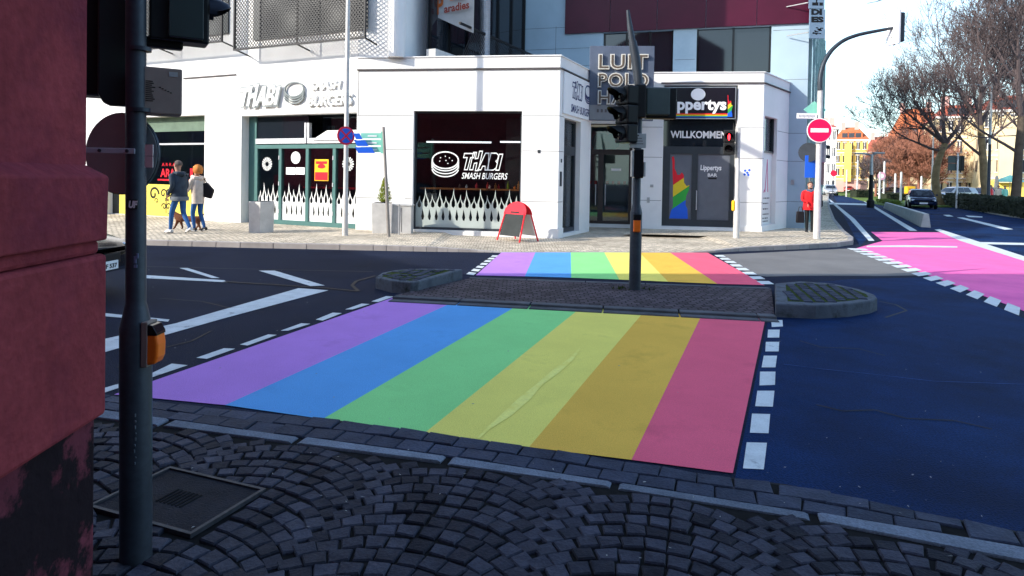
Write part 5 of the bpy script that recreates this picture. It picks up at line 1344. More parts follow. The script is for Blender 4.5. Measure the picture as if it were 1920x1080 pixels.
# side head on the post with hoods to the right
x0, x1 = Pe(1537, 300), Pe(1549, 300); z0, z1 = Pe(1543, 305).z, Pe(1543, 255).z
mb = MB(); mb.box(((x0.x+x1.x)/2, ep.y+.14, (z0+z1)/2), (x1.x-x0.x, .3, z1-z0)); hd = mb.build('signal_head', M_galv, t, bevel=.02)
for py in (248, 278, 296):
    c = Pe(1549, py, .14); mb = MB(); v = []; f = []; N = 12
    for i in range(N+1):
        tt = PI*i/N
        for xx in (0, .11+.05*math.sin(tt)): v.append((c.x+xx, c.y+math.cos(tt)*.11, c.z+math.sin(tt)*.11-.03*(xx > 0)))
    for i in range(N): f.append((i*2, i*2+1, i*2+3, i*2+2))
    mb.add(v, f); mb.build('visor', M_black, hd, smooth=True)
x0, x1 = Pe(1537, 220), Pe(1549, 220); z0, z1 = Pe(1543, 250).z, Pe(1543, 188).z
mb = MB(); mb.prism([Vector((x0.x, ep.y+.3, z0)), Vector((x1.x, ep.y+.3, z0)), Vector((x1.x, ep.y+.3, z1-.28)), Vector((x0.x, ep.y+.3, z1))], (0, .25, 0)); mb.build('rear_housing', M_black, t, bevel=.01)
mb = MB(); x0, x1 = Pe(1537, 320), Pe(1545, 320); mb.box(((x0.x+x1.x)/2, ep.y+.12, Pe(1540, 325).z), (x1.x-x0.x+.05, .2, .62)); mb.build('control_box', M_beige, t, bevel=.02)
c = Pe(1533, 245, -.10)
s = empty('road_sign', c, 'round red no entry sign with white bar on the pale post at the corner', 'road sign')
nr = Vector((-.10, -1, 0)).normalized(); mb = MB(); mb.disc(c, .335, nr, 40, .012); mb.build('border', M_wsign, s)
mb = MB(); mb.disc(c+nr*.013, .31, nr, 40, .006); mb.build('red_disc', mat('sign_crimson', (.72, .01, .09), .4, var=.04), s)
u = Vector((0, 0, 1)).cross(nr).normalized()
mb = MB(); mb.prism([c+nr*.02+u*(sx*.235)+Vector((0, 0, sz*.055)) for sx, sz in ((-1, -1), (1, -1), (1, 1), (-1, 1))], nr*.005); mb.build('bar', M_wsign, s)
c = Pe(1511, 218, -.06)
s = empty('street_name_sign', c, 'small white street name plate left of the post above the no entry sign', 'street sign')
mb = MB(); mb.box(c, (.56, .02, .15)); mb.build('plate', M_wsign, s, bevel=.01)
mb = MB(); 
for k in range(12): mb.box(c+Vector((-.21+.037*k, -.0115, random.uniform(-.01, .01))), (.024, .002, .045+random.uniform(0, .03)))
mb.build('lettering', mat('faded_grey_print', (.42, .42, .45), .6, var=.1), s)
c = Pe(1525, 205, .12)
s = empty('road_sign', c, 'green and white diamond shaped sign seen edge on behind the pale post', 'road sign')
mb = MB(); mb.prism([c+Vector((x, 0, z)) for x, z in ((-.22, 0), (.08, -.22), (.42, 0), (.08, .24))], (0, .012, 0)); mb.build('panel', M_turq, s)
c = Pe(1527, 285, .25)
s = empty('road_sign', c, 'blue round and rectangular signs stacked behind the pale post', 'road sign')
mb = MB(); mb.disc(Pe(1524, 285, .25), .27, Vector((-.5, -1, 0)), 24, .012); mb.build('disc_panel', M_steel, s); mb = MB(); mb.box(Pe(1527, 312, .25), (.30, .02, .62)); mb.build('panel', M_blue, s)
# --- tall lamp post with no-stopping sign
lp = G(647, 441, .12); fl = facing(0, lp.y); fl.O = Vector((0, lp.y, 0)); Pl = lambda px, py, dy=0: Vector((fl.px(px, py)[0], lp.y+dy, fl.px(px, py)[1]))
t = empty('lamp_post', (lp.x, lp.y, .12), 'tall slim grey lamp post in front of the burger shop doors', 'lamp post')
mb = MB(); mb.lathe([(.075, .08), (.075, 1.1), (.06, 1.16), (.055, 4), (.05, 8.2)], (lp.x, lp.y, 0), 16); mb.build('pole', M_galvm, t, smooth=True)
mb = MB(); mb.tube([(lp.x, lp.y, 8.15), (lp.x+.1, lp.y-.3, 8.5), (lp.x+.2, lp.y-1.0, 8.6)], .04, 8); mb.box((lp.x+.24, lp.y-1.3, 8.6), (.25, .7, .12)); mb.build('lamp_arm', M_galvm, t)
c = Pl(650, 255, -.09)
s = empty('road_sign', c, 'round blue and red no stopping sign on the slim lamp post', 'road sign')
nr = Vector((.62, -.78, 0)).normalized()
mb = MB(); mb.disc(c, .235, nr, 32, .01); mb.build('border', M_red, s)
mb = MB(); mb.disc(c+nr*.011, .185, nr, 32, .005); mb.build('blue_disc', M_blue, s)
u = Vector((0, 0, 1)).cross(nr).normalized(); mb = MB()
for sg in (1, -1):
    a, b = u*.707+Vector((0, 0, .707*sg)), u*-.707*sg+Vector((0, 0, .707)); a = (u+Vector((0, 0, sg))).normalized(); b = (Vector((0, 0, 1))-u*sg).normalized()
    mb.prism([c+nr*(.017+.001*sg)+a*x*.18+b*y*.022 for x, y in ((-1, -1), (1, -1), (1, 1), (-1, 1))], nr*.003)
mb.build('cross_bar', M_red, s)
# --- leaning signpost with direction boards
gp = G(729, 444, .12); fg = facing(0, gp.y); fg.O = Vector((0, gp.y, 0)); Pg = lambda px, py, dy=0: Vector((fg.px(px, py)[0], gp.y+dy, fg.px(px, py)[1]))
t = empty('sign_post', (gp.x, gp.y, .12), 'leaning thin grey signpost with turquoise and blue direction boards beside the tree planter', 'signpost')
mb = MB(); mb.tube([Vector((gp.x, gp.y, .08)), Pg(724, 340), Pg(719, 238)], [.045, .038, .033], 10); mb.build('pole', mat('weathered_post', (.26, .24, .22), .6, .2, var=.2), t, smooth=True)
M_boardt = M_turq
for k, (y0, y1) in enumerate(((249, 259), (262, 272), (275, 285))):
    a, b, c_, d = Pg(675, y0, .1), Pg(714, y0, .1), Pg(714, y1, .1), Pg(675, y1, .1)
    mb = MB(); mb.prism([a, b, c_, d], (0, .02, 0)); bo = mb.build('direction_board', M_turq, t)
    mb = MB(); a, b = Pg(688, y0+4, .095), Pg(705, y1-3, .095); mb.prism([Vector((a.x, a.y, a.z)), Vector((b.x, a.y, a.z)), Vector((b.x, a.y, b.z)), Vector((a.x, a.y, b.z))], (0, -.004, 0)); mb.build('board_text', M_wsign, bo)
    x1_ = (671, 682, 694)[k]
    a, b, c_, d = Pg(662+k*2, y0+1, -.02), Pg(x1_+3, y0+1, -.02), Pg(x1_+9, y1+2, -.02), Pg(668+k*2, y1+2, -.02)
    mb = MB(); mb.prism([a, b, c_, d], (0, .02, 0)); tag(mb.build('direction_board', M_blue, t), 'slanted blue board')
mb = MB(); a = Pg(716, 252, .05); mb.box(Vector((a.x+.02, gp.y+.05, Pg(716, 267).z)), (.10, .03, .55)); mb.build('board_clamp', M_turq, t)
# --- planters, utility box, small sign, A-board
def planter(px0, px1, pyt, pyb, label, name, m, dy=0, z0=.12, depth=.55, ang=0.0, tree=False):
    p = G((px0+px1)/2, pyb, z0); f_ = facing(0, p.y); f_.O = Vector((0, p.y, 0))
    x0, x1, zt_ = f_.px(px0, pyb)[0], f_.px(px1, pyb)[0], f_.px((px0+px1)/2, pyt)[1]
    w_ = (x1-x0)/(math.cos(ang)+abs(math.sin(ang))*depth/max(.1, (x1-x0)))*.98 if ang else x1-x0
    e = empty(name, ((x0+x1)/2, p.y+depth/2, z0), label, 'planter' if tree or 'planter' in name else 'bin', rotz=ang)
    mb = MB(); h = zt_-z0; mb.hexa([Vector((sx*w_*.47, sy*depth*.47, -.02)) for sx, sy in ((-1, -1), (1, -1), (1, 1), (-1, 1))]+[Vector((sx*w_*.5, sy*depth*.5, h)) for sx, sy in ((-1, -1), (1, -1), (1, 1), (-1, 1))])
    mb.build('pot', m, e, bevel=.012, local=True)
    mb = MB(); mb.box((0, 0, h+.002), (w_*.86, depth*.86, .012)); mb.build('soil', M_joint, e, local=True)
    return e, h, w_, depth
planter(463, 503, 378, 436, 'tall square concrete planter without a plant in front of the shop doors', 'stone_planter', M_conc, depth=.5, ang=-.42)
e, h, w_, d_ = planter(696, 735, 381, 437, 'tall pale square planter holding a small cone shaped conifer beside the leaning signpost', 'tree_planter', M_conc, depth=.5, tree=True)
loc = e.location.copy(); tr_ = empty('conifer', (loc.x+.02, loc.y, loc.z+h), 'small cone shaped yellow green conifer growing in the pale square planter', 'small tree')
mb = MB(); mb.tube([(0, 0, -.05), (0, 0, .1)], .02, 6); mb.build('trunk', M_joint, tr_, local=True)
mb = MB(); HH = .62
for k in range(700):
    z = random.uniform(0, 1)**1.2; r = (.20*(1-z)**.75+.02)*random.uniform(.55, 1.05)*(1-.5*max(0, .12-z)/.12); a = random.uniform(0, 2*PI)
    p = Vector((math.cos(a)*r, math.sin(a)*r, .02+z*HH)); dr = Vector((math.cos(a)*.5, math.sin(a)*.5, 1)).normalized()*random.uniform(.04, .08); sd2 = Vector((-math.sin(a), math.cos(a), 0))*.018
    mb.add([p-sd2, p+sd2, p+dr], [(0, 1, 2)])
mb.build('foliage', mat('conifer_leaf', (.22, .27, .03), .8, var=.4, scale=12, island=.4), tr_, local=True)
p = G(752, 437, .12); f_ = facing(0, p.y); f_.O = Vector((0, p.y, 0)); x0, x1, z1 = f_.px(734, 437)[0], f_.px(771, 437)[0], f_.px(752, 386)[1]
t = empty('utility_box', ((x0+x1)/2, p.y+.2, .12), 'low pale grey cabinet against the white wall between planter and shop window', 'cabinet')
mb = MB(); mb.box(((x0+x1)/2, p.y+.2, (.1+z1)/2), (x1-x0, .4, z1-.1)); mb.build('cabinet', M_conc, t, bevel=.01); mb = MB(); mb.box(((x0+x1)/2, p.y+.2, z1+.015), (x1-x0+.04, .44, .03)); mb.build('lid', M_conc, t, bevel=.008)
mb = MB(); mb.box(((x0+x1)/2, p.y-.002, (.1+z1)/2), (.012, .008, z1-.2)); mb.build('door_gap', M_line, t)
p = G(748, 440, .12); f_ = facing(0, p.y); f_.O = Vector((0, p.y, 0))
t = empty('small_sign', (p.x, p.y, .12), 'small blank white board on a short stick in front of the pale cabinet', 'small sign')
mb = MB(); mb.tube([(p.x, p.y, .1), (p.x, p.y, f_.px(747, 372)[1])], .018, 8); mb.build('stick', M_galv, t)
mb = MB(); a, b = f_.px(736, 366), f_.px(760, 383); mb.box(((a[0]+b[0])/2, p.y-.03, (a[1]+b[1])/2), (b[0]-a[0], .02, a[1]-b[1])); mb.build('board', M_wsign, t, bevel=.004)
# A-board
ap = [G(932, 450, .03), G(974, 455, .03)]; am_ = (ap[0]+ap[1])/2
t = empty('a_board', (am_.x, am_.y+.3, .03), 'red folding pavement board with rounded top beside the shop window', 'A-board')
u = (ap[1]-ap[0]); wA = u.length; u = u.normalized(); bk = Vector((-u.y, u.x, 0)); 
hA = .98
def leaf(sgn, nm, mpanel):
    base = (ap[0]+ap[1])/2+bk*(.0 if sgn < 0 else .66)
    base.z = .03
    top = (ap[0]+ap[1])/2+bk*(.31 if sgn < 0 else .35); top.z = .03+hA
    ax = (top-base); 
    def Q(a, s_, o=0): return base+u*(a*wA*(1-.18*s_))+ax*s_+(bk*(-1 if sgn < 0 else 1))*o
    out = MB()
    for sd3 in (-.5, .5): out.tube([Q(sd3, 0), Q(sd3, .78)], .022, 6)
    fr = out.build('frame', M_redp, t)
    pm = MB(); pm.prism([Q(-.44, .14), Q(.44, .14), Q(.44, .70), Q(-.44, .70)], bk*(.012*sgn)); pm.build('panel', mpanel, t)
    tp_ = MB(); arc = [Q(-.56, .70), Q(.56, .70), Q(.56, .78)]+[Q(.56*math.cos(k*PI/12), .78+.25*math.sin(k*PI/12)) for k in range(1, 12)]+[Q(-.56, .78)]
    tp_.prism(arc, bk*(.014*sgn)); tp_.build('header', M_redp, t, bevel=.004)
    if sgn < 0:
        hm = MB(); hm.prism([Q(-.22, .735, .016), Q(.22, .735, .016), Q(.22, .775, .016), Q(-.22, .775, .016)], bk*-.004); hm.build('handle_slot', M_black, t)
leaf(-1, 'f', mat('chalkboard', (.03, .035, .035), .7, var=.2)); leaf(1, 'b', M_film)
# ------------------------------------------------------------------ people and dog
M_skin = mat('skin', (.50, .28, .20), .6, var=.06); M_jean = mat('blue_denim', (.025, .10, .28), .8, var=.25, scale=8); M_dkjkt = mat('dark_slate_jacket', (.035, .05, .07), .75, var=.25, scale=6)
M_cream = mat('cream_coat', (.62, .52, .44), .85, var=.15, scale=7); M_orhair = mat('orange_hair', (.62, .22, .05), .7, var=.3, scale=25); M_brhair = mat('grey_brown_hair', (.13, .10, .085), .8, var=.3, scale=30)
M_shoe = mat('white_shoe', (.6, .6, .6), .6, var=.1); M_dshoe = mat('dark_shoe', (.02, .02, .022), .6, var=.1); M_redj = mat('red_jacket', (.62, .015, .02), .75, var=.2, scale=6); M_bag = mat('black_bag', (.012, .011, .014), .55, var=.2)
M_sole = mat('dark_sole', (.015, .015, .015), .7, var=.1)
def person(loc, yaw, h, stride, mats, label, arms, turn=0.0, coat=(.50, .19), build_=1.0, lean=0.0, sex='m'):
    "one continuous skinned figure; local +x is the walking direction; mats: skin, top, trousers, shoe"
    k = h/1.75
    e = empty('person', loc, label, 'person', rotz=yaw)
    fl, fr_ = stride
    V = []; E = []; Rr = []
    def v(p, r): V.append(Vector(p)*k); Rr.append((r[0]*k, r[1]*k) if hasattr(r, '__len__') else r*k); return len(V)-1
    def ed(*ids):
        for a, b in zip(ids, ids[1:]): E.append((a, b))
    pel = v((0, 0, .95), (.14, .11)); bel = v((lean*.3, 0, 1.10), (.145*build_, .115)); che = v((lean*.7, 0, 1.30), (.165*build_, .13)); shb = v((lean, 0, 1.42), (.12, .09)); nek = v((lean+.01, 0, 1.50), .055); hd0 = v((lean+.025, 0, 1.57), .072); hd1 = v((lean+.02, 0, 1.66), .088); hd2 = v((lean+.01, 0, 1.73), .060)
    ed(pel, bel, che, shb, nek, hd0, hd1, hd2)
    for s_, fx in ((1, fl), (-1, fr_)):
        hip = v((0, .09*s_, .88), .092); kn = v(fx[0]+(), .062) if False else v((fx[0][0], .09*s_, fx[0][1]), .064); an = v((fx[1][0], .085*s_, fx[1][1]), .042); to = v((fx[2][0], .095*s_, fx[2][1]), .036)
        ed(pel, hip, kn, an, to)
    for s_, a_ in ((1, arms[0]), (-1, arms[1])):
        sh = v((lean, .185*s_*build_, 1.41), .068); el = v((a_[0][0], (.235 if len(a_[0]) < 3 else a_[0][2])*s_, a_[0][1]), .056); wr = v((a_[1][0], (.23 if len(a_[1]) < 3 else a_[1][2])*s_, a_[1][1]), .040)
        ed(shb, sh, el, wr)
        hnd = v((a_[1][0]+.03, (.22 if len(a_[1]) < 3 else a_[1][2]*.97)*s_, a_[1][1]-.09), (.020, .036)); ed(wr, hnd)
    vs, fs = skin_mesh(V, E, Rr, 0, 2)
    mi = []
    for f in fs:
        c = sum((vs[i] for i in f), Vector())/len(f)/k
        if c.z > 1.47: m_ = 0
        elif c.z < .10: m_ = 3
        elif c.z < .93 and abs(c.y) < .165: m_ = 2
        else: m_ = 1
        for a_ in arms:
            for s_ in (1, -1):
                w = a_[1]; yy = (.23 if len(w) < 3 else w[2])
        if m_ == 1 and c.z < .93 and abs(c.y) >= .165:
            m_ = 0 if any(c.z < a_[1][1]-.02 and abs(c.x-a_[1][0]) < .1 for a_ in arms) else 1
        mi.append(m_)
    body = build('body', vs, fs, mats, e, True, 0, True, mi)
    # face: nose, eyes and ears as small parts, fingers
    hx = lean+.02; mb = MB()
    ca, sa = math.cos(turn), math.sin(turn)
    R2 = lambda x, y, z: Vector((hx+ca*x-sa*y, sa*x+ca*y, z))*k
    mb.add([R2(.082, -.012, 1.63), R2(.082, .012, 1.63), R2(.108, 0, 1.632), R2(.086, 0, 1.675)], [(0, 1, 2), (0, 2, 3), (1, 3, 2)])
    for s_ in (1, -1): mb.box(R2(0, .088*s_, 1.65), (.03*k, .015*k, .05*k))
    mb.build('nose_and_ears', mats[0], body, local=True)
    mb = MB()
    for s_ in (1, -1): mb.box(R2(.083, .032*s_, 1.672), (.008*k, .016*k, .009*k))
    mb.box(R2(.084, 0, 1.605), (.008*k, .034*k, .006*k)); mb.build('eyes_and_mouth', M_sole, body, local=True)
    mb = MB()
    for s_, a_ in ((1, arms[0]), (-1, arms[1])):
        yy = (.22 if len(a_[1]) < 3 else a_[1][2]*.97)*s_
        for i in range(4): mb.tube([Vector((a_[1][0]+.01+.016*i, yy, a_[1][1]-.12))*k, Vector((a_[1][0]+.018+.016*i, yy-.01*s_, a_[1][1]-.155-.008*(i in (1, 2))))*k, Vector((a_[1][0]+.016+.014*i, yy-.025*s_, a_[1][1]-.178))*k], [.0085*k, .008*k, .006*k], 5)
        mb.tube([Vector((a_[1][0]+.05, yy, a_[1][1]-.075))*k, Vector((a_[1][0]+.078, yy-.01*s_, a_[1][1]-.10))*k, Vector((a_[1][0]+.082, yy-.015*s_, a_[1][1]-.125))*k], [.010*k, .009*k, .007*k], 5)
    mb.build('fingers', mats[0], body, smooth=True, local=True)
    # coat: a flaring shell down to the hem
    zh, rh = coat; prof = [(zh, rh*1.0, rh*.80), (zh+.12, rh*1.0, rh*.80), (1.05, .178*build_, .145), (1.25, .20*build_, .155), (1.40, .19*build_, .13), (1.455, .10, .09)]
    vv = []; ff = []; N = 22
    for z, ry, rx in prof:
        fx = lean*min(1, max(0, (z-.9)/.5))
        for i in range(N):
            a = 2*PI*i/N; wob = 1+.03*math.sin(3*a+z*9); vv.append(Vector((fx+math.cos(a)*rx*wob, math.sin(a)*ry*wob, z))*k)
    for j in range(len(prof)-1):
        for i in range(N): ff.append((j*N+i, j*N+(i+1) % N, (j+1)*N+(i+1) % N, (j+1)*N+i))
    build('coat', vv, ff, mats[1], e, True, 0, True)
    return e, k, lean
WALK = (((.16, .50), (.20, .09), (.32, .05)), ((-.02, .50), (-.26, .16), (-.18, .06)))
def hair(e, k, lean, m, r=.098, back=.0, long=False, name='hair', turn=0):
    mb = MB(); v = []; f = []; N = 18; J = 8
    for j in range(J+1):
        t_ = j/J*(PI*.56 if not long else PI*.72)
        for i in range(N):
            a = 2*PI*i/N; front = math.cos(a-turn) > .35
            tt = min(t_, PI*.30) if front else t_
            rr = r*(1+random.uniform(-.05, .05)*(1.8 if long else .6)); v.append(Vector((lean+.005-back+math.sin(tt)*math.cos(a)*rr*1.05, math.sin(tt)*math.sin(a)*rr, 1.675+math.cos(tt)*rr*1.12))*k)
    for j in range(J):
        for i in range(N): f.append((j*N+i, j*N+(i+1) % N, (j+1)*N+(i+1) % N, (j+1)*N+i))
    return build(name, v, f, m, e, True, 0, True)
def shoes(e, k, stride, m, ms):
    for s_, fx in ((1, stride[0]), (-1, stride[1])):
        a, b = Vector((fx[1][0]-.06, .09*s_, max(.035, fx[1][1]-.055))), Vector((fx[2][0]+.06, .095*s_, max(.03, fx[2][1]-.02)))
        mb = MB(); d = (b-a); up = Vector((0, 0, .055))
        mb.tube([(a+up*.3)*k, (a+d*.35+up*.35)*k, (a+d*.75+up*.0)*k, (b)*k], [.046*k, .048*k, .044*k, .026*k], 8); sh = mb.build('shoe', m, e, True, 0, True)
        mb = MB(); n_ = Vector((0, .045, 0)); lo = Vector((0, 0, -.03))
        mb.prism([(a-n_+lo*.6)*k, (b-n_*.6+lo)*k, (b+n_*.6+lo)*k, (a+n_+lo*.6)*k], Vector((0, 0, .016*k))); mb.build('sole', ms, sh, local=True)
fx_w = math.radians(155)   # the couple walks to the left, slightly away
mp = G(336, 438, .12)
e, k, ln = person((mp.x, mp.y, .125), fx_w, 1.79, WALK, [M_skin, M_dkjkt, M_jean, M_shoe], 'man in dark hooded jacket and blue jeans walking a dog past the yellow window', (((-.05, 1.16), (.10, .96)), ((.04, 1.15), (.16, .98))), coat=(.80, .20), build_=1.10, lean=.05)
hair(e, k, ln, M_brhair, .096); shoes(e, k, WALK, M_shoe, M_sole)
mb = MB(); mb.tube([Vector((ln-.10, -.10, 1.46))*k, Vector((ln-.14, 0, 1.44))*k, Vector((ln-.10, .10, 1.46))*k, Vector((ln+.02, .12, 1.48))*k], [.05*k, .07*k, .05*k, .03*k], 8); mb.build('hood', M_dkjkt, e, True, 0, True)
mb = MB(); mb.lathe([(.206*k, .80*k), (.212*k, .86*k), (.206*k, .90*k)], (0, 0, 0), 20); mb.build('jacket_hem', mat('grey_hem', (.16, .18, .20), .8, var=.1), e, True, 0, True)
wp = G(362, 434, .12)
WALK2 = (((.10, .49), (.02, .09), (.14, .05)), ((.02, .50), (-.16, .12), (-.06, .05)))
e, k, ln = person((wp.x+.12, wp.y, .125), fx_w, 1.66, WALK2, [M_skin, M_cream, M_jean, M_dshoe], 'woman in cream padded coat with orange hair and black shoulder bag beside the man', (((.10, 1.14), (.20, 1.05)), ((.08, 1.14), (.20, 1.10))), coat=(.76, .175), build_=1.0, lean=.03)
hair(e, k, ln, M_orhair, .138, .015, True); shoes(e, k, WALK2, M_dshoe, M_shoe)
mb = MB(); mb.tube([Vector((ln+.08, .10, 1.49))*k, Vector((ln-.06, .13, 1.46))*k, Vector((ln-.13, 0, 1.44))*k, Vector((ln-.06, -.13, 1.46))*k, Vector((ln+.08, -.10, 1.49))*k], .055*k, 8); mb.build('fur_collar', mat('pale_fur', (.70, .58, .48), .9, var=.2, scale=30), e, True, 0, True)
bagp = wp+Vector((.31, .0, 0)); t = empty('shoulder_bag', (bagp.x, bagp.y, .12+.98), 'black shoulder bag hanging behind the woman in the cream coat', 'bag')
mb = MB(); mb.prism([Vector((-.16, 0, -.05)), Vector((.13, 0, -.13)), Vector((.20, 0, .10)), Vector((.02, 0, .30)), Vector((-.12, 0, .25))], (0, .12, 0)); mb.build('bag', M_bag, t, bevel=.03, local=True)
mb = MB(); mb.tube([Vector((-.10, .06, .22)), Vector((-.16, .08, .40)), Vector((-.10, .07, .43)), Vector((.02, .06, .28))], .012, 5); mb.build('strap', M_bag, t, local=True)
# dog
dp = G(334, 434, .12); t = empty('dog', (dp.x-.02, dp.y+.55, .12), 'small brown dog trotting on the far side of the man', 'dog', rotz=math.radians(172))
V = [(-.28, 0, .30), (0, 0, .29), (.25, 0, .31), (.36, 0, .40), (.42, 0, .44), (.53, 0, .41), (-.40, 0, .36), (-.47, 0, .45)]; Rr = [.085, .085, .10, .065, .065, .032, .02, .012]; E = [(0, 1), (1, 2), (2, 3), (3, 4), (4, 5), (0, 6), (6, 7)]
for bx, dxs in ((2, (.10, -.06)), (0, (-.12, .08))):
    for s_, dx in zip((1, -1), dxs):
        b = len(V); x0 = V[bx][0]; V += [(x0, .06*s_, .24), (x0+dx*.5-(.03 if bx == 0 else 0), .06*s_, .13), (x0+dx, .06*s_, .04), (x0+dx+.04, .06*s_, .02)]; Rr += [.05, .030, .022, .020]; E += [(bx, b), (b, b+1), (b+1, b+2), (b+2, b+3)]
vs, fs = skin_mesh([Vector(p) for p in V], E, Rr, 1, 2); M_dog = mat('brown_fur', (.13, .045, .02), .85, var=.4, scale=9, stain=(.03, .018, .012), stain_scale=4, stain_lo=.5, stain_hi=.65)
bd_ = build('body', vs, fs, M_dog, t, True, 0, True)
mb = MB()
for s_ in (1, -1): mb.prism([Vector((.40, .05*s_, .48)), Vector((.44, .05*s_, .47)), Vector((.43, .075*s_, .36)), Vector((.38, .075*s_, .37))], (0, .014*s_, 0))
mb.build('ear', M_dog, bd_, local=True)
mb = MB(); mb.box((.565, 0, .415), (.02, .025, .02)); mb.build('nose', M_black, bd_, local=True)
# person in red behind the no-entry post
rp = G(1517, 438, .06)
ST = (((.02, .50), (.0, .09), (.12, .045)), ((.03, .50), (.02, .09), (.14, .045)))
e, k, ln = person((rp.x, rp.y, .07), math.radians(-100), 1.62, ST, [M_skin, M_redj, M_black, M_dshoe], 'person in a bright red jacket standing behind the no entry post by the building corner', (((.0, 1.14, .27), (.06, .88, .27)), ((.08, 1.14, .27), (.22, 1.08, .14))), coat=(.80, .22), build_=1.2)
hair(e, k, ln, M_brhair, .098, .01); shoes(e, k, ST, M_dshoe, M_sole)
mb = MB(); mb.tube([Vector((.05, -.12, 1.47))*k, Vector((.10, 0, 1.44))*k, Vector((.05, .12, 1.47))*k, Vector((-.08, 0, 1.50))*k], .05*k, 8); mb.build('scarf', mat('grey_blue_scarf', (.10, .13, .2), .9, var=.2), e, True, 0, True)
t = empty('hand_bag', (rp.x-.30, rp.y-.06, .40), 'black hand bag held low by the person in the red jacket', 'bag')
mb = MB(); mb.prism([Vector((-.13, 0, 0)), Vector((.13, 0, 0)), Vector((.11, 0, .36)), Vector((-.11, 0, .36))], (0, .10, 0)); mb.build('bag', M_bag, t, bevel=.025, local=True)
mb = MB(); mb.tube([Vector((-.07, .05, .34)), Vector((-.04, .05, .50)), Vector((.05, .05, .50)), Vector((.08, .05, .34))], .012, 5); mb.build('handle', M_bag, t, local=True)
t = empty('backpack', (rp.x+.30, rp.y+.12, .9), 'dark backpack worn on the shoulder of the person in red', 'backpack')
mb = MB(); mb.box((0, 0, .2), (.26, .24, .46)); mb.build('pack', M_bag, t, bevel=.08, local=True, seg=3); mb = MB(); mb.box((.02, -.13, .12), (.18, .06, .2)); mb.build('pocket', M_bag, t, bevel=.03, local=True)
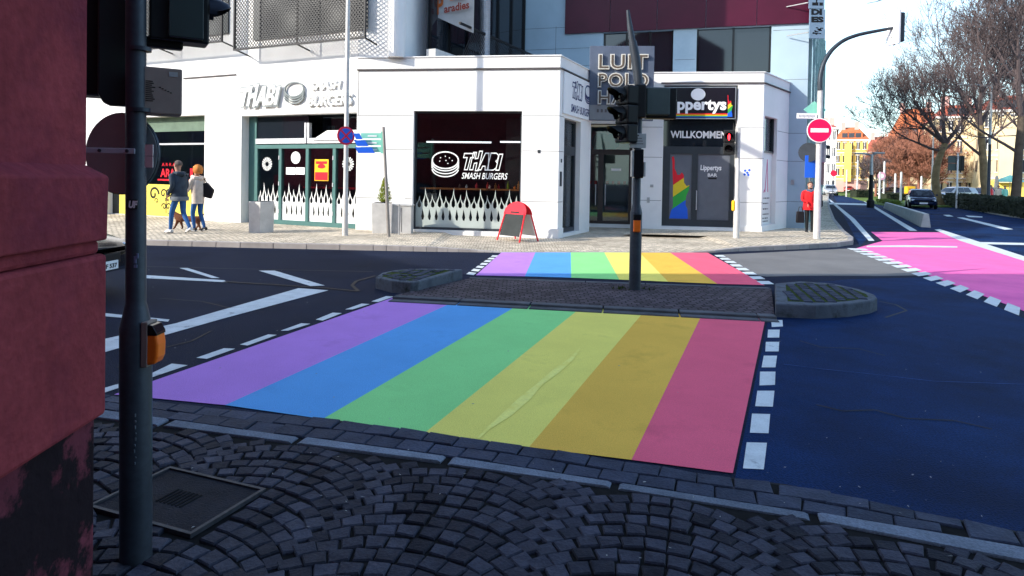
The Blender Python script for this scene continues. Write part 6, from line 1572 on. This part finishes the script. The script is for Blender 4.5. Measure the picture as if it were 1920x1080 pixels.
# ------------------------------------------------------------------ cars
M_tyre = mat('tyre', (.012, .012, .013), .85, var=.15); M_rim = mat('alloy', (.35, .36, .38), .35, .8, var=.05); M_cglass = mat('car_glass', (.015, .02, .03), .05, var=0, spec=.8)
M_tail = mat('tail_lamp', (.30, .008, .01), .2, var=.05); M_headl = mat('head_lamp', (.75, .8, .85), .15, var=.02)
def car(loc, rotz, m_paint, label, kind='saloon', plate=None, group=None):
    "local +x = front; about 4.5 x 1.8 x 1.45 m"
    e = empty('parked_car' if kind != 'saloon' else 'car', loc, label, 'car', group, rotz)
    suv = kind == 'suv'; hz = .16 if suv else 0
    st = [(-2.22, .45, .66, .62), (-2.16, .34, .84, .76), (-1.9, .28, .95, .84), (-1.3, .24, .97, .89), (-.4, .22, .95, .90), (.6, .22, .93, .90), (1.1, .24, .90, .89), (1.7, .26, .80, .85), (2.1, .30, .70, .76), (2.24, .38, .58, .60)]
    if suv: st = [(x, z0+.06, z1+.14 if x < 1.2 else z1+.12, w) for x, z0, z1, w in st]
    v = []; f = []; N = 11
    for x, zb_, zt_, w_ in st:
        sec = [(w_*.86, zb_), (w_*.97, zb_+.10), (w_, zb_+.26), (w_*.985, (zb_+zt_)/2+.05), (w_*.95, zt_-.03), (w_*.86, zt_)]
        for y, z in sec[:5]+[sec[5]]: v.append((x, -y, z))
        for y, z in sec[::-1]: v.append((x, y, z))
    n = 12
    for i in range(len(st)-1):
        for j in range(n): f.append((i*n+j, (i+1)*n+j, (i+1)*n+(j+1) % n, i*n+(j+1) % n))
    f.append(list(range(n))); f.append([(len(st)-1)*n+k for k in range(n)][::-1])
    body = build('body', [Vector(p) for p in v], f, m_paint, e, True, 0, True)
    rf = 1.43+hz*1.3
    gh = [(-1.95 if not suv else -2.1, .96+hz*.8, .76), (-1.25 if not suv else -1.85, rf-.08, .62), (-.7, rf, .60), (.15, rf-.02, .61), (.55, rf-.12, .63), (1.25, .90+hz*.8, .78)]
    v = []; f = []
    for x, zt_, w_ in gh:
        zb_ = .90+hz*.6; v += [(x, -.83, zb_) if 0 < gh.index((x, zt_, w_)) < 5 else (x, -.79, zb_), (x, -w_, zt_-.03), (x, -w_*.8, zt_), (x, w_*.8, zt_), (x, w_, zt_-.03), (x, .83, zb_) if 0 < gh.index((x, zt_, w_)) < 5 else (x, .79, zb_)]
    for i in range(5):
        for j in range(5): f.append((i*6+j, (i+1)*6+j, (i+1)*6+j+1, i*6+j+1))
    build('cabin', [Vector(p) for p in v], f, m_paint, e, True, 0, True)
    def quad(i, pts, nm, m_, inset=.008):
        mb = MB(); mb.poly(pts); return mb.build(nm, m_, e, local=True)
    g0, g1, g2, g3, g4, g5 = [Vector((x, w_, z)) for x, z, w_ in gh]
    def strip(A, B, t0, t1, wy, off, nm):
        mb = MB(); P = [A.lerp(B, t0), A.lerp(B, t1)]
        d = (B-A); nn = Vector((-d.z, 0, d.x)).normalized(); nn = nn if nn.z > 0 else -nn
        mb.poly([Vector((P[0].x, -P[0].y*wy, P[0].z))+nn*off, Vector((P[0].x, P[0].y*wy, P[0].z))+nn*off, Vector((P[1].x, P[1].y*wy, P[1].z))+nn*off, Vector((P[1].x, -P[1].y*wy, P[1].z))+nn*off]); mb.build(nm, M_cglass, e, local=True)
    strip(g5, g4, .10, .93, .86, .012, 'windscreen'); strip(g0, g1, .12, .92, .84, .012, 'rear_window')
    for s_ in (1, -1):
        mb = MB(); zb_ = .96+hz*.6
        for xa, xb, ta, tb in ((-1.25, -.35, -1.0, -.35), (-.27, .95, -.27, .42)):
            mb.poly([Vector((xa, .832*s_, zb_)), Vector((xb, .832*s_, zb_)), Vector((tb, (.652)*s_, rf-.10)), Vector((ta, .652*s_, rf-.10))])
        mb.build('side_window', M_cglass, e, local=True)
        mb = MB(); mb.box((.75, .93*s_, 1.0+hz), (.12, .16, .11)); mb.build('mirror', m_paint, e, bevel=.03, local=True)
        mb = MB(); mb.box((-2.13, .60*s_, .76+hz*.6), (.14, .28, .13), Matrix.Rotation(-.3*s_, 3, 'Z')); mb.build('tail_light', M_tail, e, bevel=.03, local=True)
        mb = MB(); mb.box((2.08, .60*s_, .62+hz*.7), (.18, .30, .11), Matrix.Rotation(.45*-s_, 3, 'Z')); mb.build('headlight', M_headl, e, bevel=.03, local=True)
        for wx in (-1.35, 1.38):
            mb = MB(); Mx = Matrix.Rotation(PI/2, 3, 'X'); mb.lathe([(.20, -.10), (.31, -.10), (.33, -.07), (.33, .07), (.31, .10), (.20, .10)], (wx, .80*s_, .33), 24, Mx); wh = mb.build('wheel', M_tyre, e, True, 0, True)
            mb = MB(); mb.lathe([(.20, -.03), (.21, .0), (.20, .03), (.05, .035)], (wx, (.80+.075)*s_, .33), 20, Mx); mb.build('rim', M_rim, wh, True, 0, True)
    mb = MB(); mb.box((2.22, 0, .50+hz*.6), (.05, .70, .16)); mb.build('grille', M_black, e, bevel=.03, local=True)
    mb = MB(); mb.box((2.26, 0, .42+hz*.5), (.02, .50, .11)); fp_ = mb.build('front_plate', M_wsign, e, local=True)
    mb = MB(); mb.box((-2.24, 0, .62+hz*.6), (.03, .52, .115)); pl = mb.build('rear_plate', M_wsign, e, local=True)
    if plate:
        f2 = Frame(2.272, -.25, 2.272, .25); mb = MB(); text_on(mb, f2, plate, .04, .47, .385, .455, .0, .002, 0, .03); mb.build('plate_text', M_black, fp_, local=True)
    mb = MB(); mb.box((-2.18, 0, .34+hz*.5), (.16, 1.36, .14)); mb.build('rear_bumper', M_black, e, bevel=.04, local=True)
    mb = MB(); mb.box((-2.05, 0, .90+hz*.7), (.03, 1.3, .02)); mb.build('chrome_strip', M_rim, e, local=True)
    return e
M_cblk = mat('black_car_paint', (.010, .010, .013), .18, var=.05, coat=.6); M_cblu = mat('dark_blue_car_paint', (.010, .020, .055), .2, var=.05, coat=.6); M_cnav = mat('navy_suv_paint', (.012, .018, .06), .25, var=.05, coat=.5)
M_csil = mat('silver_car_paint', (.45, .46, .48), .3, .4, var=.05, coat=.4); M_cred = mat('red_car_paint', (.40, .02, .02), .3, var=.05, coat=.4)
cp = G(200, 527, 0); car((-7.42, 8.45, 0), math.radians(-2), M_cblk, 'black saloon nosing out from behind the sandstone building at the left, its number plate showing', plate='WÜ F 537')
bp_ = G(1750, 392, 0); fw = Vector((-bp_.x, -bp_.y)).normalized()
car((bp_.x, bp_.y+1.5, 0), math.radians(243), M_cblu, 'dark blue saloon driving towards us on the right hand carriageway')
p = G(1812, 379, 0); car((p.x+2, p.y, .03), math.radians(200), M_cnav, 'navy parked estate car beyond the clipped hedge under the trees', 'suv')
for i, (px, Y, rz, m_, lab) in enumerate(((1556, 95, 250, M_csil, 'silver parked car far down the side street by the white houses'), (1590, 150, 245, M_cred, 'small red parked car in front of the yellow house far away'), (1700, 88, 200, M_cnav, 'dark parked car among white posts left of the first big tree'), (1668, 96, 200, M_cblk, 'black parked car left of the white posts beyond the grass'), (1790, 66, 195, M_csil, 'silver parked van like car partly behind the sign post under the trees'))):
    x = (px-960)/FPX*Y*1.0; car((x, Y, .02), math.radians(rz), m_, lab, 'suv' if i in (0, 4) else 'parked', group='cars parked far along the street')
# ------------------------------------------------------------------ street to the right: verge, hedge, barrier, posts
def xz(px, Y, py): 
    f_ = facing(0, Y); f_.O = Vector((0, Y, 0)); return f_.px(px, py)
mb = MB(); vg = [(33.5, 62), (29.5, 52), (31, 50.5), (60, 60), (160, 250), (100, 250), (62, 130), (45, 88)]
mb.prism([Vector((x, y, -.02)) for x, y in vg], (0, 0, .12)); structure(mb.build('grass_verge', M_grass))
mb = MB(); pv = [(36.5, 55), (28, 37.5), (24, 27), (60, 22), (120, 60), (120, 110), (64, 80)]
mb.prism([Vector((x, y, -.02)) for x, y in pv], (0, 0, .10)); structure(mb.build('park_pavement', mat('park_gravel', (.42, .38, .32), .9, var=.2, scale=.6)))
def hedge(name, pts, w_, h_, lab, m, dens, cat_='hedge'):
    c = pts[len(pts)//2]; e = empty(name, (c[0], c[1], .05), lab, cat_)
    mb = MB()
    for (x0, y0), (x1, y1) in zip(pts, pts[1:]):
        d = Vector((x1-x0, y1-y0, 0)); L_ = d.length; d.normalize(); n_ = Vector((-d.y, d.x, 0))
        a, b = Vector((x0, y0, .05)), Vector((x1, y1, .05)); mb.hexa([a-n_*w_*.42, b-n_*w_*.42, b+n_*w_*.42, a+n_*w_*.42]+[q+Vector((0, 0, h_*.9)) for q in (a-n_*w_*.4, b-n_*w_*.4, b+n_*w_*.4, a+n_*w_*.4)])
        for k in range(int(L_*dens)):
            p = a+d*random.uniform(0, L_)
            if random.random() < .5: p += n_*random.uniform(-.5, .5)*w_+Vector((0, 0, h_*random.uniform(.86, 1.06)))
            else: p += n_*random.choice((-.47, .47))*w_*random.uniform(.9, 1.1)+Vector((0, 0, h_*random.uniform(0, 1)))
            s_ = random.uniform(.07, .16); q = Vector((random.uniform(-1, 1), random.uniform(-1, 1), random.uniform(-.3, 1))).normalized()*s_; r = q.orthogonal().normalized()*s_*.5
            mb.add([p-q, p+r, p+q, p-r], [(0, 1, 2, 3)])
    mb.build('foliage', m, e); return e
hedge('clipped_hedge', [(37.2, 56), (33, 47), (28.9, 38), (25, 29), (22, 22.5)], 1.2, 1.0, 'long dark clipped hedge along the right side of the road', M_hedge, 90)
M_low = mat('green_hedge_leaf', (.09, .13, .02), .85, var=.4, scale=2)
hedge('clipped_hedge', [(33.6, 60), (31.2, 53.5)], .8, .35, 'low sunlit green hedge strip beside the blue car', M_low, 80)
for i, (px, Y, w_, h_) in enumerate(((1617, 82, 1.6, 1.0), (1676, 70, 1.7, .8))):
    x = (px-960)/FPX*Y; hedge('shrub', [(x-w_*.7, Y), (x+w_*.7, Y+.4)], 1.4, h_, ('round dark shrub left of the dark lamp post, farther one on the grass', 'dark shrub at the near edge of the grass right of the lamp post')[i], M_hedge, 120, 'shrub')
# low concrete barrier
b0 = Vector((16.3, 25.9, 0)); b1 = Vector((27.0, 47.5, 0)); d = (b1-b0); L_ = d.length; d.normalize(); n_ = Vector((-d.y, d.x, 0)); nseg = 10
for k in range(nseg):
    a = b0+d*(L_*k/nseg+.03); b = b0+d*(L_*(k+1)/nseg-.03)
    c = (a+b)/2; sgm = MB(); h = .54-.012*k
    prof = [(-.17, 0), (.17, 0), (.14, h*.4), (.09, h), (-.09, h), (-.14, h*.4)]
    sgm.prism([a+n_*x+Vector((0, 0, z)) for x, z in prof], b-a)
    mo = sgm.build('barrier_block', M_conc, None, bevel=.015)
    tag(mo, 'pale concrete barrier block in the row between cycle lane and carriageway' if k not in (0, nseg-1) else ('nearest concrete barrier block, at the near end of the row' if k == 0 else 'farthest concrete barrier block, beside the foot of the dark lamp post'), 'barrier', 'concrete barrier blocks along the cycle lane')
# lamp posts and white posts
def lamp(px, Y, py_base, py_top, arm_px, lab, m_low, m_up, zsw, wide=.09):
    x = xz(px, Y, py_base)[0]; e = empty('street_lamp', (x, Y, 0), lab, 'street lamp'); zt_ = xz(px, Y, py_top)[1]
    mb = MB(); mb.lathe([(wide*1.6, 0), (wide*1.6, .5), (wide, .6), (wide*.8, zsw)], (x, Y, 0), 12); mb.build('base', m_low, e, smooth=True)
    mb = MB(); mb.tube([(x, Y, zsw), (x, Y, zt_)], [wide*.75, wide*.5], 8); mb.build('pole', m_up, e, smooth=True)
    for apx, apy in arm_px:
        ax, az = xz(apx, Y, apy); mb = MB(); mb.tube([(x, Y, zt_-.05), ((x+ax)/2, Y, (zt_+az)/2+.05), (ax, Y, az)], wide*.4, 6); ar = mb.build('arm', m_up, e)
        mb = MB(); mb.box((ax+(.3 if apx < px else -.3), Y, az), (.8, .28, .12)); mb.build('lamp_head', m_up, ar, bevel=.03)
lamp(1632, 48, 392, 290, ((1606, 288), (1655, 287)), 'dark footed street lamp with two short arms at the far end of the barrier', M_black, M_galv, 2.4, .16)
lamp(1853, 44, 375, 161, ((1800, 159),), 'slim street lamp with one long arm among the right hand trees', M_steel, M_galv, 4.5, .11)
lamp(1747, 62, 365, 248, (), 'pale slender pole left of the first big tree trunk', M_galvm, M_galvm, 3, .10)
for i, (px, Y, pt_) in enumerate(((1649, 66, 322), (1657, 70, 302), (1678, 72, 325), (1689, 64, 322), (1727, 74, 330), (1587, 90, 318), (1607, 84, 300))):
    x = xz(px, Y, 360)[0]; zt_ = xz(px, Y, pt_)[1]; mb = MB(); mb.lathe([(.10, 0), (.10, zt_*.96), (.05, zt_)], (x, Y, 0), 8)
    tag(mb.build('white_post', M_galvm, None, True), ('white post on the grass just right of the lamp post', 'taller white post beside the pink round sign', 'short white post in the middle of the grass strip', 'white post on the grass left of the yellow box', 'white post just left of the first big tree', 'white post in front of the yellow house', 'tall white post at the right edge of the yellow house')[i], 'post', 'white posts along the far street')
# traffic sign backs under the trees
x0, z0 = xz(1778, 50, 320); x1, z1 = xz(1797, 50, 292); xm = xz(1793, 50, 370)[0]
t = empty('road_sign', (xm, 50, 0), 'grey back of a two part signboard on a white post under the trees', 'road sign')
mb = MB(); mb.lathe([(.06, 0), (.06, z1+.2)], (xm, 49.95, 0), 10); mb.build('post', M_wsign, t); mb = MB()
for q in (0, 1): mb.box(((x0+x1)/2, 50.05, z0+(z1-z0)*(.25+.5*q)), (x1-x0, .04, (z1-z0)*.47))
mb.build('panel', M_greyp, t); mb = MB(); mb.box((x1+.32, 50.1, (z0+z1)/2), (.28, .3, z1-z0)); mb.build('lamp_box', M_black, t, bevel=.03)
x, z = xz(1656, 69.5, 330); t = empty('road_sign', (x, 69.5, 0), 'small pink round sign on the taller white post', 'road sign'); mb = MB(); mb.disc((x, 69.8, z), .42, Vector((0, -1, 0)), 20, .03); mb.build('panel', mat('pink_sign', (.75, .35, .5), .5, var=.05), t)
mb = MB(); mb.disc((x, 69.76, z), .24, Vector((0, -1, 0)), 20, .02); mb.build('centre', M_wsign, t)
x, z = xz(1563, 88, 325); t = empty('road_sign', (x, 88, 0), 'dark red round sign seen far down the side street', 'road sign'); mb = MB(); mb.disc((x, 88, z), .42, Vector((0, -1, 0)), 20, .03); mb.build('panel', M_red, t); mb = MB(); mb.lathe([(.05, 0), (.05, z)], (x, 88.1, 0), 8); mb.build('post', M_steel, t)
x, z = xz(1706, 70, 352); t = empty('yellow_box', (x, 70, .05), 'yellow post box on the grass before the far houses', 'post box'); mb = MB(); mb.box((x, 70, .95), (.9, .6, 1.3)); mb.build('box', mat('box_yellow', (.75, .42, .02), .5, var=.08), t, bevel=.06); mb = MB(); mb.box((x, 69.68, 1.3), (.5, .04, .1)); mb.build('slot', M_black, t)
mb = MB(); mb.box((x-.3, 70, .18), (.12, .4, .32)); mb.build('leg', M_steel, t); mb = MB(); mb.box((x+.3, 70, .18), (.12, .4, .32)); mb.build('leg', M_steel, t)
# ------------------------------------------------------------------ bare trees
M_bark = mat('sunlit_bark', (.21, .155, .085), .85, var=.3, scale=3, bump=.6, bscale=14); M_bark2 = mat('dark_bark', (.085, .066, .05), .9, var=.3, scale=3, bump=.6, bscale=14)
M_twig = mat('purple_brown_twig', (.095, .072, .072), .9, var=.2); M_rtwig = mat('reddish_twig', (.27, .115, .075), .9, var=.25)
def bare_tree(name, base, hgt, r0, lab, limbs, m_trunk, m_twig, rng, depth=5, twig=1.0, lean=(0, 0), group=None, trunk_frac=.36, spread=1.0, sides=6, bend=None, rmin=.011):
    e = empty(name, (base[0], base[1], base[2]), lab, 'tree', group); R = random.Random(rng)
    tr = MB(); cr = MB(); th = hgt*trunk_frac; pts = []; rad = []; nn = 9
    for i in range(nn):
        t_ = i/(nn-1); b = bend(t_) if bend else 0
        pts.append(Vector((lean[0]*t_*th+b+R.uniform(-.03, .03)*r0*3, lean[1]*t_*th, t_*th))); rad.append(r0*(1.25-.25*min(1, t_*6))*(1-.30*t_))
    tr.tube(pts, rad, 12); top = pts[-1]; tr_r = rad[-1]
    tr.build('trunk', m_trunk, e, True, -.45, True)
    def grow_(mb, p, d, L_, r, lev, maxl):
        n_ = 4 if lev < 2 else 3; pp = [p.copy()]; rr = [r]; q = p.copy(); dd = d.copy(); kids = []
        for i in range(n_):
            dd = (dd+Vector((R.uniform(-1, 1), R.uniform(-1, 1), R.uniform(-.5, 1)))*(.22 if lev else .14)+Vector((0, 0, .05))).normalized(); q = q+dd*(L_/n_); pp.append(q.copy()); rr.append(max(rmin, r*(1-.55*(i+1)/n_)))
            if i >= (1 if lev else 1): kids.append((q.copy(), dd.copy(), rr[-1], (i+1)/n_))
        mb.tube(pp, rr, sides if lev < 2 else (4 if lev < 3 else 3), cap=False)
        if lev >= maxl: return
        for (kp_, kd_, kr, f_) in kids:
            for c in range(2 if lev < maxl-1 else 3):
                ax = kd_.orthogonal().normalized(); ax = Matrix.Rotation(R.uniform(0, 2*PI), 3, kd_) @ ax
                nd_ = (Matrix.Rotation(R.uniform(.45, 1.05), 3, ax) @ kd_); nd_.z += .08; nd_.normalize()
                if R.random() < (.9 if lev < maxl-1 else .85*twig): grow_(mb, kp_, nd_, L_*R.uniform(.48, .72), max(rmin, kr*.62), lev+1, maxl)
        grow_(mb, q, dd, L_*R.uniform(.5, .68), rr[-1], lev+1, maxl)
    big = MB(); 
    for (dx, dy, dz, L_, rf_, t_) in limbs:
        k = min(nn-1, int(t_*(nn-1))); p = pts[k]; grow_(big, p, Vector((dx, dy, dz)).normalized(), L_, tr_r*rf_, 0, depth)
    nb0 = len(big.f)
    big.build('crown', m_twig, e, False, -.45, True); return e
Y = 55; x = xz(1762, Y, 385)[0]
bare_tree('bare_tree', (x, Y, 0), 13, .34, 'nearest big bare tree with a curved sunlit trunk just right of the blue car', [(-1, .1, .62, 4.0, .62, 1), (-.9, -.2, .95, 4.0, .7, 1), (-.25, .2, 1, 4.4, .8, 1), (.55, -.3, .95, 4.2, .7, 1), (-1, .2, .30, 3.8, .5, .92), (.95, .3, .55, 3.6, .5, .95), (-.1, .7, 1, 3.6, .5, 1)], M_bark, M_twig, 11, 4, .75, (0, 0), 'bare trees on the right', .40, bend=lambda t_: -.35*math.sin(t_*PI)*1+ .9*t_*t_-.6*t_)
Y = 50; x = xz(1850, Y, 385)[0]
bare_tree('bare_tree', (x, Y, 0), 15, .31, 'second big bare tree, straight leaning trunk in front of the cream house', [(-.7, .1, 1, 4.6, .6, 1), (-.15, -.3, 1, 5.0, .8, 1), (.5, .2, 1, 4.6, .7, 1), (.95, .1, .6, 4.0, .5, .85), (-.95, 0, .6, 3.8, .5, .7), (.1, .6, 1, 4.6, .6, 1)], M_bark, M_twig, 23, 4, .8, (-.10, 0), 'bare trees on the right', .42)
Y = 42; x = xz(1903, Y, 385)[0]
bare_tree('bare_tree', (x, Y, 0), 14, .29, 'dark bare tree nearest the right edge of the picture', [(-.8, .1, .9, 4.4, .65, 1), (-.2, -.3, 1, 4.8, .8, 1), (.5, .2, 1, 4.4, .7, 1), (.95, .1, .5, 3.8, .5, .8), (-.95, 0, .45, 3.8, .5, .72), (.1, .6, 1, 4.6, .6, 1)], M_bark2, M_twig, 31, 4, .8, (.04, 0), 'bare trees on the right', .44)
Y = 60; x = xz(1895, Y, 385)[0]
bare_tree('bare_tree', (x+3, Y, 0), 16, .36, 'tall bare tree behind the others at the right, its purple twigs topping the crowns', [(-.8, .1, .9, 4.8, .65, 1), (-.2, -.3, 1, 5.2, .8, 1), (.5, .2, 1, 4.8, .7, 1), (-.95, 0, .5, 4.6, .5, .8), (.1, .6, 1, 5, .6, 1)], M_bark2, M_twig, 47, 4, 1.0, (0, 0), 'bare trees on the right', .42)
# overhanging twigs: a tree close by on the right, its trunk outside the picture
Y = 15; x = xz(2090, Y, 300)[0]
bare_tree('bare_tree', (x, Y, 0), 12, .22, 'bare tree whose dark twigs hang in at the upper right corner', [(-1, .15, .62, 2.7, .62, 1), (-.5, .5, 1, 2.6, .6, 1), (.6, .3, 1, 2.8, .7, 1), (.2, .8, .9, 2.6, .5, .95)], M_bark2, M_bark2, 59, 3, .8, (0, 0), 'bare trees on the right', .46)
for i, (px, Y, hh, sd) in enumerate(((1642, 92, 8.5, 1), (1686, 100, 13, 2), (1722, 84, 11, 3), (1664, 120, 13, 4), (1742, 96, 12, 5), (1780, 90, 11, 6), (1704, 112, 14, 7))):
    x = xz(px, Y, 360)[0]
    bare_tree('bare_tree', (x, Y, 0), hh, .18, ('small round bare tree with grey brown twigs right of the dark lamp post', 'reddish bare tree in the middle of the far row', 'reddish bare tree just left of the first big trunk', 'farther reddish bare tree behind the small round one', 'reddish bare tree behind the first big trunk', 'reddish bare tree seen between the big trunks', 'tallest reddish bare tree of the far row, before the steep orange roof')[i], [(math.cos(a), math.sin(a), .75, hh*.24, .65, 1) for a in (0, .8, 1.6, 2.4, 3.2, 4.0, 4.8, 5.6)]+[(0, 0, 1, hh*.28, .8, 1), (.8, .3, .5, hh*.2, .5, .7), (-.8, .3, .5, hh*.2, .5, .7), (.2, -.8, .4, hh*.2, .5, .6)], M_rtwig, M_rtwig if i else M_twig, 100+sd, 4 if i in (1, 2, 4, 6) else 3, .8, (0, 0), 'reddish bare trees far along the street', .22, sides=4, rmin=.020)
# ------------------------------------------------------------------ far houses
M_roof = mat('orange_tile', (.52, .15, .06), .8, var=.25, scale=1.2); M_roof2 = mat('red_tile', (.40, .11, .07), .8, var=.25, scale=1.2)
M_yel = mat('yellow_render', (.75, .52, .14), .8, var=.08, scale=.5); M_cre = mat('cream_render', (.74, .58, .36), .8, var=.08, scale=.5); M_ros = mat('rose_render', (.60, .36, .32), .8, var=.08, scale=.5); M_whr = mat('white_render', (.78, .76, .73), .8, var=.06, scale=.5)
M_fwin = mat('far_window', (.05, .055, .07), .15, var=.2, scale=.5)
def house(x0, x1, Y, depth, zw, zr, m_wall, m_roof, lab, cols, rows, bay=None, base=None, yaw=-.45, hip=True, dormers=0):
    cx_ = (x0+x1)/2; w_ = (x1-x0); e = empty('apartment_house', (cx_, Y, 0), lab, 'house', rotz=yaw); hw = w_/2
    mb = MB(); mb.box((0, depth/2, zw/2), (w_, depth, zw)); mb.build('wall', m_wall, e, local=True)
    mb = MB(); o = .35; t_ = hw*.55 if hip else .01
    v = [(-hw-o, -o, zw), (hw+o, -o, zw), (hw+o, depth+o, zw), (-hw-o, depth+o, zw), (-hw+t_, depth/2, zr), (hw-t_, depth/2, zr)]
    mb.add(v, [(0, 1, 5, 4), (1, 2, 5), (2, 3, 4, 5), (3, 0, 4), (3, 2, 1, 0)]); rf = mb.build('roof', m_roof, e, local=True)
    for sx in (-.5, .35): mb = MB(); mb.box((sx*hw, depth*.42, zr+.1), (.9, .9, 2.0)); mb.build('chimney', M_ros, rf, local=True)
    hrow = zw/rows
    for r in range(rows):
        for c in range(cols):
            x = -hw+w_*(c+.5)/cols; z = hrow*(r+.28); ww, wh = min(1.3, w_/cols*.5), hrow*.52
            mb = MB(); mb.box((x, -.02, z+wh/2), (ww, .10, wh)); wn = mb.build('window', M_fwin, e, local=True)
            mb = MB(); mb.box((x, -.08, z-.08), (ww+.3, .12, .14)); mb.box((x, -.08, z+wh+.08), (ww+.3, .12, .14)); mb.box((x, -.075, z+wh/2), (.09, .04, wh)); mb.build('frame', M_whr, wn, local=True)
    # gable side windows (left flank)
    mb = MB()
    for r in range(1, rows):
        for c in range(3): mb.box((-hw-.02, depth*(c+.6)/3.4, hrow*(r+.55)), (.1, 1.1, hrow*.5))
    mb.build('window', M_fwin, e, local=True)
    mb = MB()
    for r in range(1, rows): mb.box((0, -.06, hrow*r), (w_+.1, .14, .18))
    mb.box((0, -.15, zw-.1), (w_+.5, .4, .3)); mb.build('cornice', M_whr, e, local=True)
    for k in range(dormers):
        x = -hw*.62+1.24*hw*(k+.5)/dormers; mb = MB(); mb.box((x, depth*.13, zw+(zr-zw)*.30), (1.7, 1.9, 1.7)); dm = mb.build('dormer', m_roof, e, local=True)
        mb = MB(); mb.box((x, depth*.13-.96, zw+(zr-zw)*.30), (1.1, .06, 1.1)); mb.build('window', M_fwin, dm, local=True)
    if base: mb = MB(); mb.box((0, -.10, hrow*.46), (w_*.98, .10, hrow*.9)); mb.build('shop_base', base, e, local=True)
    if bay:
        mb = MB(); mb.box((bay*hw, -.5, zw*.56), (w_*.22, 1.0, zw*.72)); mb.build('bay', m_wall, e, local=True)
    return e
def HX(px, Y): return xz(px, Y, 345)[0]
def HZ(px, Y, py): return xz(px, Y, py)[1]
Y = 150
house(HX(1567, Y), HX(1622, Y), Y, 14, HZ(1600, Y, 262), HZ(1600, Y, 234), M_yel, M_roof, 'bright yellow apartment house with orange roof at the end of the street', 5, 4, -.2, M_ros, -.45, True, 3)
Y = 120
house(HX(1538, Y), HX(1565, Y), Y, 26, HZ(1550, Y, 240), HZ(1550, Y, 222), M_whr, M_roof2, 'white apartment house directly beside the no entry sign in the distance', 3, 4, None, None, -.45, True)
Y = 170
house(HX(1622, Y), HX(1690, Y), Y, 14, HZ(1650, Y, 285), HZ(1650, Y, 253), M_cre, M_roof2, 'cream apartment house with low red roof right of the yellow house', 6, 3, .2, None, -.45, True, 3)
Y = 130
house(HX(1672, Y), HX(1775, Y), Y, 15, HZ(1720, Y, 268), HZ(1720, Y, 196), M_cre, M_roof, 'large house with tall steep orange red roof behind the reddish trees', 8, 3, -.3, M_ros, -.45, True, 4)
Y = 88
house(HX(1762, Y), HX(1850, Y), Y, 14, HZ(1800, Y, 218), HZ(1800, Y, 186), M_cre, M_roof2, 'pale apartment house behind the first and second big trees', 6, 4, .3, None, -.45, True, 3)
Y = 80
house(HX(1852, Y), HX(1990, Y), Y, 14, HZ(1900, Y, 205), HZ(1900, Y, 165), M_cre, M_roof2, 'cream apartment house at the right edge behind the bare trees', 7, 4, -.4, mat('yellow_shopfront', (.78, .55, .12), .7, var=.1), -.45, True, 4)
# parasols, kiosk awning and small people near the hedge at the right
for i, (px, Y, m_, c2, lab) in enumerate(((1858, 52, M_redp, M_jean, 'far figure in red beside the slim street lamp'), (1884, 56, M_turq, M_jean, 'far figure in a turquoise top left of the dark tree trunk'), (1872, 58, M_cream, M_black, 'far figure in a pale top between lamp and dark tree'))):
    x = xz(px, Y, 365)[0]; e, k, ln = person((x, Y, .08), math.radians(-60-40*i), 1.7, ST, [M_skin, m_, c2, M_dshoe], lab, (((.0, 1.14), (.06, .90)), ((.03, 1.14), (.12, .92))), coat=(.85, .2)); hair(e, k, ln, M_brhair, .098)
for i, px in enumerate((1868, 1893)):
    Y = 62; x = xz(px, Y, 365)[0]; t = empty('cafe_parasol', (x, Y, .08), ('closed pale parasol behind the slim street lamp', 'open turquoise parasol behind the dark tree trunk')[i], 'parasol')
    mb = MB(); mb.tube([(0, 0, 0), (0, 0, 2.6)], .03, 8); mb.build('pole', M_galvm, t, local=True)
    mb = MB(); mb.lathe([(1.3, 2.1), (.7, 2.45), (.03, 2.75)] if i else [(.05, 1.2), (.22, 1.5), (.12, 2.6), (.03, 2.7)], (0, 0, 0), 8); mb.build('canopy', M_turq if i else M_cream, t, local=True)
# block across the street behind us: only its reflection shows in the shop windows
bb = empty('street_block', (14, -12, 0), 'dark brick block across the street mirrored in the shop windows', 'building')
mb = MB(); mb.prism([Vector((3.5, -9, -.1)), Vector((48, -16, -.1)), Vector((48, -30, -.1)), Vector((3.5, -30, -.1))], (0, 0, 13)); mb.build('wall', mat('dark_brick', (.09, .09, .088), .85, var=.2), bb)
mb = MB(); fb = Frame(3.5, -9, 48, -16)
for i in range(14):
    for j in range(4): mb.fbox(fb, 1+i*3.1, 2.6+i*3.1, 1.2+j*3.1, 3.1+j*3.1, -.05, -.02)
mb.build('window', M_fwin, bb)

lb = empty('street_block', (-62, 16, 0), 'unseen dark block added far to the left to darken reflections in the yellow window', 'building')  # unseen block added to darken the reflections in the left windows
mb = MB(); mb.prism([Vector((-56, -4, -.1)), Vector((-52, 40, -.1)), Vector((-66, 44, -.1)), Vector((-70, -4, -.1))], (0, 0, 13)); mb.build('wall', mat('dark_plaster', (.07, .075, .065), .85, var=.2), lb)
mb = MB(); fb = Frame(-52, 40, -56, -4)
for i in range(13):
    for j in range(4): mb.fbox(fb, 1+i*3.3, 2.7+i*3.3, 1.2+j*3.1, 3.1+j*3.1, -.04, .02)
mb.build('window', M_fwin, lb)
